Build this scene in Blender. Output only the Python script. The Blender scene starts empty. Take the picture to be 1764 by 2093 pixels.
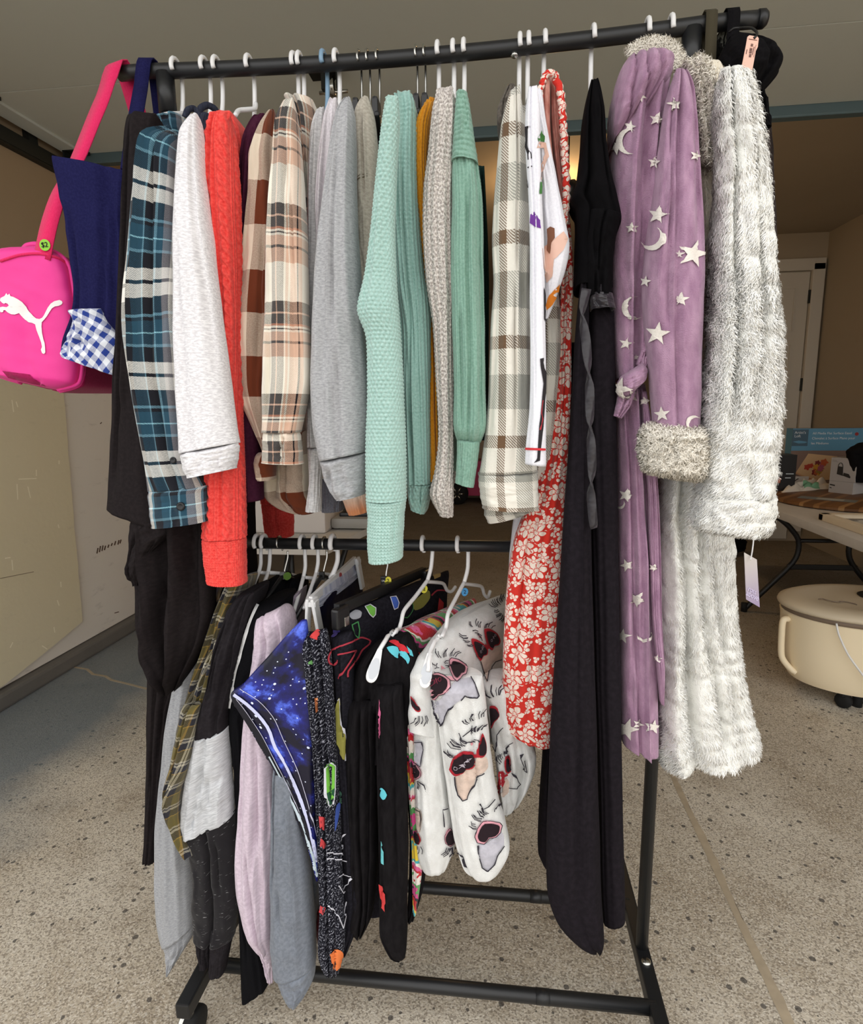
import bpy, bmesh, math, random
import numpy as np
from mathutils import Vector, Matrix
from mathutils.bvhtree import BVHTree
from mathutils.geometry import tessellate_polygon

S = bpy.context.scene
COL = S.collection
PI = math.pi

# ------------------------------------------------------------------ camera
FPX, PITCH, YAW, ROLL = 1208.7, .172, .118, -.0136
CAM = np.array([.1384, -1.0288, 1.1425])
_f = np.array([-math.sin(YAW)*math.cos(PITCH), math.cos(YAW)*math.cos(PITCH), -math.sin(PITCH)])
_r0 = np.array([math.cos(YAW), math.sin(YAW), 0.])
_u0 = np.cross(_r0, _f)
_r = math.cos(ROLL)*_r0 + math.sin(ROLL)*_u0
_u = -math.sin(ROLL)*_r0 + math.cos(ROLL)*_u0
cd = bpy.data.cameras.new('camera'); cam = bpy.data.objects.new('camera', cd); COL.objects.link(cam)
cam.matrix_world = Matrix(((_r[0], _u[0], -_f[0], CAM[0]), (_r[1], _u[1], -_f[1], CAM[1]), (_r[2], _u[2], -_f[2], CAM[2]), (0, 0, 0, 1)))
cd.sensor_fit = 'HORIZONTAL'; cd.sensor_width = 36.; cd.lens = 36.*FPX/1764.
cd.clip_start = .02; cd.clip_end = 100
S.camera = cam

# ------------------------------------------------------------------ light
W = bpy.data.worlds.new('overcast_sky'); S.world = W; W.use_nodes = True
bg = W.node_tree.nodes['Background']; bg.inputs[0].default_value = (1.0, .985, .965, 1); bg.inputs[1].default_value = 1.0
S.view_settings.view_transform = 'Standard'; S.view_settings.look = 'None'; S.view_settings.gamma = 1
S.view_settings.use_curve_mapping = False
S.view_settings.exposure = 1.0


def ray(x, y):
    return _f + _r*(x-882)/FPX - _u*(y-1046.5)/FPX
def onz(x, y, z):
    d = ray(x, y); return CAM + d*(z-CAM[2])/d[2]
def ony(x, y, Y):
    d = ray(x, y); return CAM + d*(Y-CAM[1])/d[1]
def onx(x, y, X):
    d = ray(x, y); return CAM + d*(X-CAM[0])/d[0]

# ------------------------------------------------------------------ materials
def lin(c):
    out = []
    for v in c[:3]:
        v = v/255.
        out.append(v/12.92 if v <= .04045 else ((v+.055)/1.055)**2.4)
    return (out[0], out[1], out[2], 1.)

class NT:
    def __init__(s, name, rough=.9, sheen=0., metal=0., spec=.3):
        s.m = bpy.data.materials.new(name); s.m.use_nodes = True
        s.t = s.m.node_tree; s.b = s.t.nodes['Principled BSDF']
        s.b.inputs['Roughness'].default_value = rough
        s.b.inputs['Metallic'].default_value = metal
        s.b.inputs['Specular IOR Level'].default_value = spec
        if sheen:
            s.b.inputs['Sheen Weight'].default_value = sheen; s.b.inputs['Sheen Roughness'].default_value = .5
    def n(s, ty, inp=None, **kw):
        nd = s.t.nodes.new('ShaderNode'+ty)
        for k, v in kw.items(): setattr(nd, k, v)
        for k, v in (inp or {}).items():
            if isinstance(v, bpy.types.NodeSocket): s.t.links.new(v, nd.inputs[k])
            else: nd.inputs[k].default_value = v
        return nd
    def uv(s): return s.n('UVMap').outputs[0]
    def obj(s): return s.n('TexCoord').outputs['Object']
    def math(s, op, a, b=0., c=0.):
        return s.n('Math', {0: a, 1: b, 2: c}, operation=op).outputs[0]
    def mix(s, f, a, b):
        nd = s.n('Mix', data_type='RGBA')
        for k, v in ((0, f), (6, a), (7, b)):
            if isinstance(v, bpy.types.NodeSocket): s.t.links.new(v, nd.inputs[k])
            else: nd.inputs[k].default_value = v
        return nd.outputs[2]
    def scale(s, v, sc, rot=0.):
        return s.n('Mapping', {0: v, 2: (0, 0, rot), 3: sc}).outputs[0]
    def noise(s, v, sc=1., det=2., rough=.5):
        return s.n('TexNoise', {'Vector': v, 'Scale': sc, 'Detail': det, 'Roughness': rough}).outputs[0]
    def ramp(s, f, stops, interp='LINEAR'):
        r = s.n('ValToRGB', {0: f}); cr = r.color_ramp; cr.interpolation = interp
        while len(cr.elements) < len(stops): cr.elements.new(.5)
        for e, (p, c) in zip(cr.elements, stops):
            e.position = p; e.color = c if len(c) == 4 else (c[0], c[1], c[2], 1)
        return r.outputs[0]
    def step(s, f, lo, hi):
        return s.n('MapRange', {0: f, 1: lo, 2: hi}).outputs[0]
    def base(s, c):
        if isinstance(c, bpy.types.NodeSocket): s.t.links.new(c, s.b.inputs['Base Color'])
        else: s.b.inputs['Base Color'].default_value = c
    def bump(s, h, strength=.3, dist=.002):
        b = s.n('Bump', {'Strength': strength, 'Distance': dist, 'Height': h})
        s.t.links.new(b.outputs[0], s.b.inputs['Normal'])

def solid(name, c, rough=.5, metal=0., spec=.4, var=0.):
    k = NT(name, rough, 0, metal, spec)
    if var:
        f = k.noise(k.obj(), 30., 3.)
        k.base(k.mix(f, lin([v*(1-var) for v in c]), lin([min(255, v*(1+var)) for v in c])))
    else: k.base(lin(c))
    return k.m

def cloth(name, c, c2=None, sc=(350, 350, 1), lo=.42, hi=.62, rough=.92, sheen=.2, bump=.25, bs=700, wr=.5, spec=.2):
    """plain, heathered or melange cloth; UVs are metres"""
    if max(c) < 75: sheen = 0.; spec = .08
    k = NT(name, rough, sheen*.6, 0, spec); uv = k.uv()
    c2 = c2 or [min(255, v*1.08+2) for v in c]
    f = k.step(k.noise(k.scale(uv, sc), 1., 3., .65), lo, hi)
    k.base(k.mix(f, lin(c), lin(c2)))
    h = k.noise(uv, bs, 2.)
    w = k.noise(uv, 22., 3.)
    hh = k.math('ADD', k.math('MULTIPLY', h, .25), k.math('MULTIPLY', w, wr*4))
    k.bump(hh, bump, .004)
    return k.m

def stripes_ramp(k, coord, stripes):
    tot = sum(w for w, _ in stripes)
    f = k.math('FRACT', k.math('DIVIDE', coord, tot/1000.))
    stops = []; p = 0
    for w, c in stripes:
        stops.append((p/tot, lin(c))); p += w
    return k.ramp(f, stops, 'CONSTANT')

def plaid(name, warp, weft, rot=0., tw=420., amt=.38, off=(0, 0), rough=.95, sheen=.2, bump=.25):
    k = NT(name, rough, sheen, 0, .2); uv = k.uv()
    v = k.n('Mapping', {0: uv, 1: (off[0], off[1], 0), 2: (0, 0, rot)}).outputs[0]
    xyz = k.n('SeparateXYZ', {0: v})
    a = stripes_ramp(k, xyz.outputs[0], warp); b = stripes_ramp(k, xyz.outputs[1], weft)
    t = k.math('FRACT', k.math('MULTIPLY', k.math('ADD', xyz.outputs[0], xyz.outputs[1]), tw))
    t = k.math('ADD', k.math('MULTIPLY', k.step(t, .4, .6), amt), .5-amt/2)
    n = k.noise(uv, 600., 2.)
    t = k.math('ADD', t, k.math('MULTIPLY', k.math('SUBTRACT', n, .5), .5))
    k.base(k.mix(t, a, b))
    k.bump(k.math('ADD', k.math('MULTIPLY', k.noise(uv, 700.), .3), k.math('MULTIPLY', k.noise(uv, 25., 3.), 2.)), bump, .004)
    return k.m

def satin(name, c, rough=.4):
    k = NT(name, rough, .1, 0, .5); uv = k.uv(); k.base(lin(c))
    k.bump(k.noise(uv, 30., 3.), .4, .01); return k.m

# ------------------------------------------------------------------ scene-building helpers
ORG = {}
def thing(name, label, cat, loc=(0, 0, 0), group=None):
    o = bpy.data.objects.new(name, None); COL.objects.link(o); o.empty_display_size = .05
    o.location = loc; o['label'] = label; o['category'] = cat
    if group: o['group'] = group
    ORG[o.name] = np.array(loc, float)
    return o
def struct(name, loc=(0, 0, 0)):
    o = bpy.data.objects.new(name, None); COL.objects.link(o); o.location = loc; o['kind'] = 'structure'
    ORG[o.name] = np.array(loc, float); return o

def add(name, verts, faces, mat, parent=None, uv=None, smooth=True, mats=None, midx=None, kind=None, label=None):
    v = np.asarray(verts, float).reshape(-1, 3)
    o0 = ORG[parent.name] if parent is not None else np.zeros(3)
    me = bpy.data.meshes.new(name)
    me.from_pydata((v-o0).tolist(), [], [list(map(int, f)) for f in faces])
    for m in (mats or [mat]): me.materials.append(m)
    if midx is not None: me.polygons.foreach_set('material_index', np.asarray(midx, np.int32))
    if uv is not None:
        l = me.uv_layers.new(name='UVMap')
        li = np.empty(len(me.loops), np.int32); me.loops.foreach_get('vertex_index', li)
        l.data.foreach_set('uv', np.asarray(uv, np.float32)[li].ravel())
    if smooth: me.polygons.foreach_set('use_smooth', np.ones(len(me.polygons), bool))
    me.update()
    o = bpy.data.objects.new(name, me); COL.objects.link(o)
    if parent is not None: o.parent = parent
    ORG[o.name] = o0
    if kind: o['kind'] = kind
    if label: o['label'] = label
    return o

class MB:
    def __init__(s): s.v = []; s.f = []; s.uvs = []
    def put(s, v, f, uv=None):
        b = len(s.v); v = [tuple(p) for p in v]; s.v += v; s.f += [[i+b for i in q] for q in f]
        s.uvs += [tuple(u) for u in uv] if uv is not None else [(p[0]+p[1], p[2]) for p in v]
        return s
    def box(s, c, d, rz=0., rx=0., ry=0., bev=0.):
        bm = bmesh.new(); bmesh.ops.create_cube(bm, size=1)
        bmesh.ops.scale(bm, vec=d, verts=bm.verts)
        if bev: bmesh.ops.bevel(bm, geom=bm.edges[:], offset=bev, segments=2, affect='EDGES', profile=.6)
        M = Matrix.Translation(c) @ Matrix.Rotation(rz, 4, 'Z') @ Matrix.Rotation(ry, 4, 'Y') @ Matrix.Rotation(rx, 4, 'X')
        bm.verts.ensure_lookup_table()
        v = [tuple(M @ q.co) for q in bm.verts]; f = [[q.index for q in p.verts] for p in bm.faces]
        bm.free(); return s.put(v, f)
    def tube(s, pts, r, n=10, closed=False, flat=None):
        """swept tube; r scalar or list; flat=(a,b,axis) elliptical"""
        P = [np.array(p, float) for p in pts]; m = len(P)
        rr = r if hasattr(r, '__len__') else [r]*m
        ts = []
        for i in range(m):
            a = P[(i-1) % m] if (closed or i > 0) else P[i]; b = P[(i+1) % m] if (closed or i < m-1) else P[i]
            t = b-a; ts.append(t/(np.linalg.norm(t)+1e-12))
        ref = np.array([0, 0, 1.]) if abs(ts[0][2]) < .9 else np.array([1., 0, 0])
        nrm = np.cross(ts[0], ref); nrm /= np.linalg.norm(nrm)
        V = []; 
        for i in range(m):
            nrm = nrm - ts[i]*(nrm@ts[i]); nrm /= np.linalg.norm(nrm)+1e-12
            bn = np.cross(ts[i], nrm)
            for k in range(n):
                a = 2*PI*k/n; V.append(P[i]+rr[i]*(math.cos(a)*nrm+math.sin(a)*bn))
        F = []
        for i in range(m if closed else m-1):
            j = (i+1) % m
            for k in range(n): F.append([i*n+k, i*n+(k+1) % n, j*n+(k+1) % n, j*n+k])
        if not closed:
            F.append(list(range(n))[::-1]); F.append([(m-1)*n+k for k in range(n)])
        return s.put(V, F)
    def strap(s, pts, wdir, w, th):
        """flat webbing: path pts, width direction(s) wdir, width w, thickness th"""
        P = [np.array(p, float) for p in pts]; m = len(P); V = []; F = []
        for i in range(m):
            a = P[max(i-1, 0)]; b = P[min(i+1, m-1)]; t = (b-a)/np.linalg.norm(b-a)
            wd = np.array(wdir[i] if hasattr(wdir[0], '__len__') else wdir, float); wd = wd-t*(wd@t); wd /= np.linalg.norm(wd)
            nn = np.cross(t, wd)
            for a1, b1 in ((-1, -1), (1, -1), (1, 1), (-1, 1)): V.append(P[i]+wd*a1*w/2+nn*b1*th/2)
        for i in range(m-1):
            for k in range(4): F.append([i*4+k, i*4+(k+1) % 4, i*4+4+(k+1) % 4, i*4+4+k])
        F.append([3, 2, 1, 0]); F.append([(m-1)*4+k for k in range(4)])
        return s.put(V, F)
    def lathe(s, prof, c, axis=(0, 0, 1), n=24, sx=1., sy=1.):
        ax = np.array(axis, float); ax /= np.linalg.norm(ax)
        q = Vector((0, 0, 1)).rotation_difference(Vector(ax)).to_matrix()
        V = []; F = []; m = len(prof)
        for r, z in prof:
            for k in range(n):
                a = 2*PI*k/n; V.append(tuple(np.array(q @ Vector((r*sx*math.cos(a), r*sy*math.sin(a), z)))+np.array(c)))
        for i in range(m-1):
            for k in range(n): F.append([i*n+k, i*n+(k+1) % n, (i+1)*n+(k+1) % n, (i+1)*n+k])
        F.append(list(range(n))[::-1]); F.append([(m-1)*n+k for k in range(n)])
        return s.put(V, F)
    def build(s, name, mat, parent=None, smooth=False, kind=None, label=None):
        o = add(name, s.v, s.f, mat, parent, s.uvs, smooth, kind=kind, label=label)
        if smooth == 'auto' or smooth is True:
            pass
        return o

def autosmooth(o, ang=40):
    me = o.data
    try: me.set_sharp_from_angle(angle=math.radians(ang))
    except Exception: pass
    return o

def hsh(i, j, s): 
    x = np.sin(i*127.1+j*311.7+s*74.7)*43758.5453
    return x-np.floor(x)
def vn(u, v, s=0):
    i = np.floor(u); j = np.floor(v); a = u-i; b = v-j
    a = a*a*(3-2*a); b = b*b*(3-2*b)
    return (hsh(i, j, s)*(1-a)+hsh(i+1, j, s)*a)*(1-b)+(hsh(i, j+1, s)*(1-a)+hsh(i+1, j+1, s)*a)*b-.5

def crs(P, n):
    P = np.asarray(P, float); m = len(P)
    if m == 2: t = np.linspace(0, 1, n)[:, None]; return P[0]*(1-t)+P[1]*t
    d = np.r_[0, np.cumsum(np.linalg.norm(np.diff(P, axis=0), axis=1))]; d /= d[-1]
    return d, P
def curve(P, n, ts=None):
    """Catmull-Rom through P, n samples uniform in chord length (or at index params ts)"""
    P = np.asarray(P, float); m = len(P)
    if ts is None:
        d = np.r_[0, np.cumsum(np.linalg.norm(np.diff(P, axis=0), axis=1))]
        ts = np.interp(np.linspace(0, d[-1], n), d, np.arange(m))
    i = np.minimum(np.floor(ts).astype(int), m-2); a = (ts-i)[:, None]
    p0 = P[np.maximum(i-1, 0)]; p1 = P[i]; p2 = P[i+1]; p3 = P[np.minimum(i+2, m-1)]
    m1 = (p2-p0)*.4; m2 = (p3-p1)*.4
    return (2*a**3-3*a**2+1)*p1+(a**3-2*a**2+a)*m1+(-2*a**3+3*a**2)*p2+(a**3-a**2)*m2

SURF = {}
def loft(name, L, R, mat, parent, Y=-.15, tf=.03, tb=.04, dirv=(1., 0.), p0=None, nu=64, nv=90, nf=5, amp=.006, seed=1,
         disp=None, AMP=1.35, skew=0., drop=0., ex=1., ey=.75, lip=True, topr=.06, botr=0., wob=.01, folds=(), label=None, world=None, zig=0.):
    """closed cloth tube whose outline L/R (photo pixels) stands in a vertical plane through p0 along dirv"""
    rnd = np.random.RandomState(seed); amp = amp*AMP
    d = np.array([dirv[0], dirv[1], 0.]); d /= np.linalg.norm(d)
    nrm = np.array([-d[1], d[0], 0.])          # away from the camera
    P0 = np.array([p0[0], p0[1], 0.]) if p0 is not None else np.array([0, Y, 0.])
    if len(L) == len(R):
        A = np.asarray(L, float); B = np.asarray(R, float); M = (A+B)/2
        dd = np.r_[0, np.cumsum(np.linalg.norm(np.diff(M, axis=0), axis=1)+1e-6)]
        ts = np.interp(np.linspace(0, dd[-1], nv), dd, np.arange(len(L)))
        lp = curve(L, nv, ts); rp = curve(R, nv, ts)
    else: lp = curve(L, nv); rp = curve(R, nv)
    def un(p):
        if world: return np.array([p[0], P0[1], p[1]])
        dr = ray(p[0], p[1]); return CAM+dr*(((P0-CAM)@nrm)/(dr@nrm))
    PL = np.array([un(p) for p in lp]); PR = np.array([un(p) for p in rp])
    C = (PL+PR)/2; H = (PR-PL)/2
    hw = np.linalg.norm(H, axis=1)
    vv = np.linspace(0, 1, nv)
    if wob: H = H*(1+wob*np.sin(vv*17+seed)+wob*.7*np.sin(vv*41+2*seed))[:, None]
    V = np.r_[0, np.cumsum(np.linalg.norm(np.diff(C, axis=0), axis=1))]
    t = np.linspace(-PI/2, 3*PI/2, nu+1)       # seam at the back
    ct = np.cos(t); st = np.sin(t)
    cp = np.sign(ct)*np.abs(ct)**ex; sp = np.sign(st)*np.abs(st)**ey
    # here front of the tube is st>0
    prof = np.ones(nv)
    if topr: prof *= np.sqrt(np.clip(1-(1-np.clip(vv/topr, 0, 1))**2, .04, 1))
    if botr: prof *= np.sqrt(np.clip(1-(1-np.clip((1-vv)/botr, 0, 1))**2, .04, 1))
    tfr = np.minimum(tf, hw*1.3)*prof; tbr = tb*prof
    dep = np.where(sp[None] > 0, -sp[None]*tfr[:, None], -sp[None]*tbr[:, None])   # along nrm, + = away
    cc = np.broadcast_to(cp[None], (nv, nu+1)); v2 = np.broadcast_to(vv[:, None], (nv, nu+1))
    f = np.zeros((nv, nu+1))
    side = np.where(sp > 0, 0, 7.)[None]
    fl = list(folds)
    for k in range(nf+3):
        fl.append((rnd.uniform(-.9, .9), rnd.uniform(-.35, .35), rnd.uniform(.05, .17), rnd.uniform(-1.2, .8)*amp, rnd.uniform(-.2, .5), rnd.uniform(.6, 1.3)))
    for (c0, dr_, wd, am, va, vb) in fl:
        env = np.clip((v2-va)/.18, 0, 1)*np.clip((vb-v2)/.18, 0, 1); env = env*env*(3-2*env)
        ck = c0+dr_*(v2-.5)+.05*np.sin(v2*9+c0*20)
        f += am*env*np.exp(-((cc-ck)/wd)**2)
    f += amp*.6*vn(cc*2+side+seed*3.1, v2*6+seed, seed)+amp*.35*vn(cc*4+v2*5+side+seed, v2*16-cc*3+seed, seed+9)
    wgt = np.clip(np.abs(sp), 0, 1)[None]**.5
    # ring arc-lengths for UVs
    pts = C[:, None]+H[:, None]*cp[None, :, None]+nrm*dep[..., None]
    seg = np.linalg.norm(np.diff(pts, axis=1), axis=2); arc = np.c_[np.zeros(nv), np.cumsum(seg, axis=1)]
    U = arc[:, [nu//2]]-arc
    if disp is not None:
        g = disp(U, np.broadcast_to(V[:, None], U.shape), cc, v2)
        out = -np.sign(sp)[None]*wgt
        pts = pts+nrm*(g*out)[..., None]+(H/np.maximum(hw, 1e-6)[:, None])[:, None]*(g*cp[None]*(1-wgt))[..., None]
    pts = pts-nrm*(f*np.sign(sp)[None]*wgt)[..., None]
    if skew: pts = pts+d*(dep*skew)[..., None]
    if drop:
        rel = np.where(dep < 0, -dep/max(tf, 1e-6), dep/max(tb, 1e-6))
        pts[..., 2] -= drop*rel**1.2*(1-v2)**3
    if zig: pts[-1, :, 2] += zig*vn(U[-1]*60, U[-1]*0+seed, seed)
    verts = pts.reshape(-1, 3); uv = np.stack([U, -np.broadcast_to(V[:, None], U.shape)], -1).reshape(-1, 2)
    N = nu+1; idx = np.arange(nv*N).reshape(nv, N)
    q = np.stack([idx[:-1, :-1], idx[1:, :-1], idx[1:, 1:], idx[:-1, 1:]], -1).reshape(-1, 4)
    faces = q.tolist(); verts = verts.tolist(); uv = uv.tolist()
    c0 = len(verts); verts.append(pts[0].mean(0).tolist()); uv.append([0, 0])
    for k in range(nu): faces.append([c0, idx[0, k], idx[0, k+1]])
    last = pts[-1]; cen = last.mean(0); b = len(verts)
    if lip:
        up = (C[-2]-C[-1]); up /= np.linalg.norm(up)+1e-9
        inn = cen+(last-cen)*.86+up*.001; inn2 = cen+(last-cen)*.8+up*.03
        verts += inn.tolist()+inn2.tolist(); uv += np.stack([U[-1], -V[-1]+0*U[-1]], -1).tolist()*2
        for k in range(nu):
            faces.append([idx[-1, k], b+k, b+k+1, idx[-1, k+1]]); faces.append([b+k, b+N+k, b+N+k+1, b+k+1])
        c1 = len(verts); verts.append((cen+up*.03).tolist()); uv.append([0, -V[-1]])
        for k in range(nu): faces.append([c1, b+N+k+1, b+N+k])
    else:
        verts.append(cen.tolist()); uv.append([0, -V[-1]])
        for k in range(nu): faces.append([b, idx[-1, k+1], idx[-1, k]])
    faces = [q[::-1] for q in faces]
    o = add(name, verts, faces, mat, parent, uv, True, label=label)
    SURF[o.name] = (np.array(verts), faces, np.array(uv))
    return o

def rear_copy(o, X, parent):
    c = o.copy(); COL.objects.link(c); c.parent = parent
    c.rotation_euler = (0, 0, PI); org = ORG[o.name]
    c.location = (2*(X-org[0]), -2*org[1], 0); ORG[c.name] = org
    return c

_bvh = {}
def bvh(objs):
    out = []
    for o in objs:
        if o.name not in _bvh:
            v, f, u = SURF[o.name]; _bvh[o.name] = BVHTree.FromPolygons([tuple(p) for p in v], [tuple(q) for q in f])
        out.append(_bvh[o.name])
    return out
def hit(x, y, trees, off):
    d = Vector(ray(x, y)).normalized(); o = Vector(CAM); best = None
    for t in trees:
        h = t.ray_cast(o, d)
        if h[0] is not None and (best is None or h[3] < best[3]): best = h
    if best is None: return None
    n = best[1]
    if n.dot(d) > 0: n = -n
    if n.dot(d) > -.12: n = (n*.3-d).normalized()
    return best[0]+n*off

def decal(name, objs, polys, mat, parent, off=.0012, s=9., label=None):
    one = [p for p in polys if len(p) > 4]; ln = [p for p in polys if len(p) <= 4]
    out = None
    for p in one: out = _decal(name, objs, [p], mat, parent, off, s, label) or out
    if ln:
        o = _decal(name, objs, ln, mat, parent, off, s, label)
        if o and len(ln) > 1: o['kind'] = 'stuff'
        out = o or out
    return out
def _decal(name, objs, polys, mat, parent, off=.0012, s=9., label=None):
    """flat print / sewn-on shape: outlines given where the photo shows them, laid onto the cloth surface"""
    objs = objs if isinstance(objs, (list, tuple)) else [objs]
    trees = bvh(objs); V = []; F = []
    for poly in polys:
        bm = bmesh.new(); pv = [Vector((x, y, 0)) for x, y in poly]
        tri = tessellate_polygon([pv]); bv = [bm.verts.new(p) for p in pv]
        for a, b, c in tri:
            try: bm.faces.new((bv[a], bv[b], bv[c]))
            except ValueError: pass
        for _ in range(4):
            le = [e for e in bm.edges if e.calc_length() > s]
            if not le: break
            bmesh.ops.subdivide_edges(bm, edges=le, cuts=1, use_grid_fill=False)
            bmesh.ops.triangulate(bm, faces=[f for f in bm.faces if len(f.verts) > 3])
        bm.verts.ensure_lookup_table(); bm.verts.index_update(); m = {}
        for v in bm.verts:
            h = hit(v.co.x, v.co.y, trees, off)
            if h is not None: m[v.index] = len(V); V.append(tuple(h))
        for f in bm.faces:
            ii = [v.index for v in f.verts]
            if all(i in m for i in ii):
                q = [m[i] for i in ii]; P = [Vector(V[i]) for i in q]
                if max((P[0]-P[1]).length, (P[1]-P[2]).length, (P[2]-P[0]).length) < .05:
                    if (P[1]-P[0]).cross(P[2]-P[0]).dot(Vector(CAM)-P[0]) < 0: q = q[::-1]
                    F.append(q)
        bm.free()
    if not F: return None
    return add(name, V, F, mat, parent, [(p[0], p[2]) for p in V], True, label=label)

def line(pts, w, closed=False):
    """polyline -> list of quads (pixels)"""
    P = [np.array(p, float) for p in pts]; 
    if closed: P.append(P[0])
    out = []
    for a, b in zip(P[:-1], P[1:]):
        t = b-a; L = np.linalg.norm(t)
        if L < 1e-6: continue
        t /= L; n = np.array([-t[1], t[0]])*w/2; a = a-t*w*.2; b = b+t*w*.2
        out.append([tuple(a+n), tuple(b+n), tuple(b-n), tuple(a-n)])
    return out
def sm(pts, n=24): return [tuple(p) for p in curve(pts, n)]
def T(x0, y0, s): return lambda pts: [(x0+x*s, y0+y*s) for x, y in pts]
def smc(p, n=None):
    P = list(p); m = len(P); Q = P[-2:]+P+P[:2]
    return [tuple(q) for q in curve(Q, 0, np.linspace(2, m+2, (n or 3*m)+1)[:-1])]
def shrink(p, k):
    a = np.array(p, float); c = a.mean(0); return [tuple(q) for q in c+(a-c)*k]
def star(cx, cy, r, rot=0., k=.42, n=5, sx=1.):
    return [(cx+sx*(r if i % 2 == 0 else r*k)*math.sin(PI*i/n+rot), cy-(r if i % 2 == 0 else r*k)*math.cos(PI*i/n+rot)) for i in range(2*n)]
def moon(cx, cy, r, rot, th=.35):
    pts = []
    for i in range(13):
        a = -1.9+3.8*i/12; pts.append((r*math.cos(a), r*math.sin(a)))
    for i in range(11):
        a = 1.75-3.5*i/10; pts.append((r*(-.33)+r*.95*math.cos(a)*(1-th*.3)+0, r*.93*math.sin(a)))
    c, s = math.cos(rot), math.sin(rot)
    return [(cx+x*c-y*s, cy+x*s+y*c) for x, y in pts]

def text(body, size, mat, name, parent, M, th=.0003):
    cu = bpy.data.curves.new(name, 'FONT'); cu.body = body; cu.size = size; cu.extrude = th; cu.align_x = 'CENTER'; cu.align_y = 'CENTER'
    to = bpy.data.objects.new(name, cu); COL.objects.link(to)
    dg = bpy.context.evaluated_depsgraph_get(); me = to.evaluated_get(dg).to_mesh()
    V = [tuple(M @ v.co) for v in me.vertices]; F = [list(p.vertices) for p in me.polygons]
    to.to_mesh_clear(); bpy.data.objects.remove(to); bpy.data.curves.remove(cu)
    return add(name, V, F, mat, parent, smooth=False)
def frame3(o, x, y):
    x = Vector(x).normalized(); y = Vector(y); y = (y-x*y.dot(x)).normalized(); z = x.cross(y)
    return Matrix(((x[0], y[0], z[0], o[0]), (x[1], y[1], z[1], o[1]), (x[2], y[2], z[2], o[2]), (0, 0, 0, 1)))

def fur(parent_obj, n, ln, wd, mat, parent, seed=1, name='fur', lay=.6, curl=0., root=0.):
    v, f, u = SURF[parent_obj.name]
    tri = np.array([q[:3] for q in f]+[[q[0], q[2], q[3]] for q in f if len(q) == 4])
    A, B, C = v[tri[:, 0]], v[tri[:, 1]], v[tri[:, 2]]
    nn = np.cross(B-A, C-A); ar = np.linalg.norm(nn, axis=1); nn = nn/np.maximum(ar, 1e-12)[:, None]
    cen = (A+B+C)/3; view = CAM-cen; fac = np.einsum('ij,ij->i', nn, view/np.linalg.norm(view, axis=1)[:, None])
    o0 = v.mean(0)
    if np.einsum('ij,ij->i', A-o0, np.cross(B-o0, C-o0)).sum() < 0: nn = -nn; fac = -fac
    ok = np.abs(fac) > -1; w = ar*np.where(fac > -.35, 1, .08); w /= w.sum()
    rs = np.random.RandomState(seed); i = rs.choice(len(tri), n, p=w)
    a = rs.rand(n, 1); b = rs.rand(n, 1); s = a+b > 1; a = np.where(s, 1-a, a); b = np.where(s, 1-b, b)
    p = A[i]+(B[i]-A[i])*a+(C[i]-A[i])*b; nr = nn[i]
    flow = np.stack([vn(p[:, 0]*14, p[:, 2]*9, 3)*1.6, vn(p[:, 0]*11+5, p[:, 2]*11, 4)*.6, -.75+vn(p[:, 0]*12, p[:, 2]*8, 5)*.9], 1)
    dr = nr*(1-lay)+flow*lay+rs.randn(n, 3)*(.16+curl)
    dr /= np.linalg.norm(dr, axis=1)[:, None]
    l = ln*(.6+.8*rs.rand(n, 1)); side = np.cross(dr, nr); side /= np.linalg.norm(side, axis=1)[:, None]+1e-9
    p = p-nr*root
    mid = p+dr*l*.55+nr*l*.18
    tip = p+dr*l-nr*l*.1+(side*rs.randn(n, 1)*l*.5*curl*2)
    V = np.stack([p-side*wd/2, p+side*wd/2, mid+side*wd*.4, mid-side*wd*.4, tip], 1).reshape(-1, 3)
    k = np.arange(n)[:, None]*5
    F = (k+np.array([[0, 1, 2, 3]])).tolist()+(k+np.array([[3, 2, 4]])).tolist()
    o = add(name, V, F, mat, parent, smooth=True, kind='stuff')
    cn = nr+dr*.2+rs.randn(n, 3)*.06; cn /= np.linalg.norm(cn, axis=1)[:, None]
    o.data.normals_split_custom_set_from_vertices(np.repeat(cn, 5, axis=0).tolist())
    # strand shading follows the pile underneath
    return o

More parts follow.
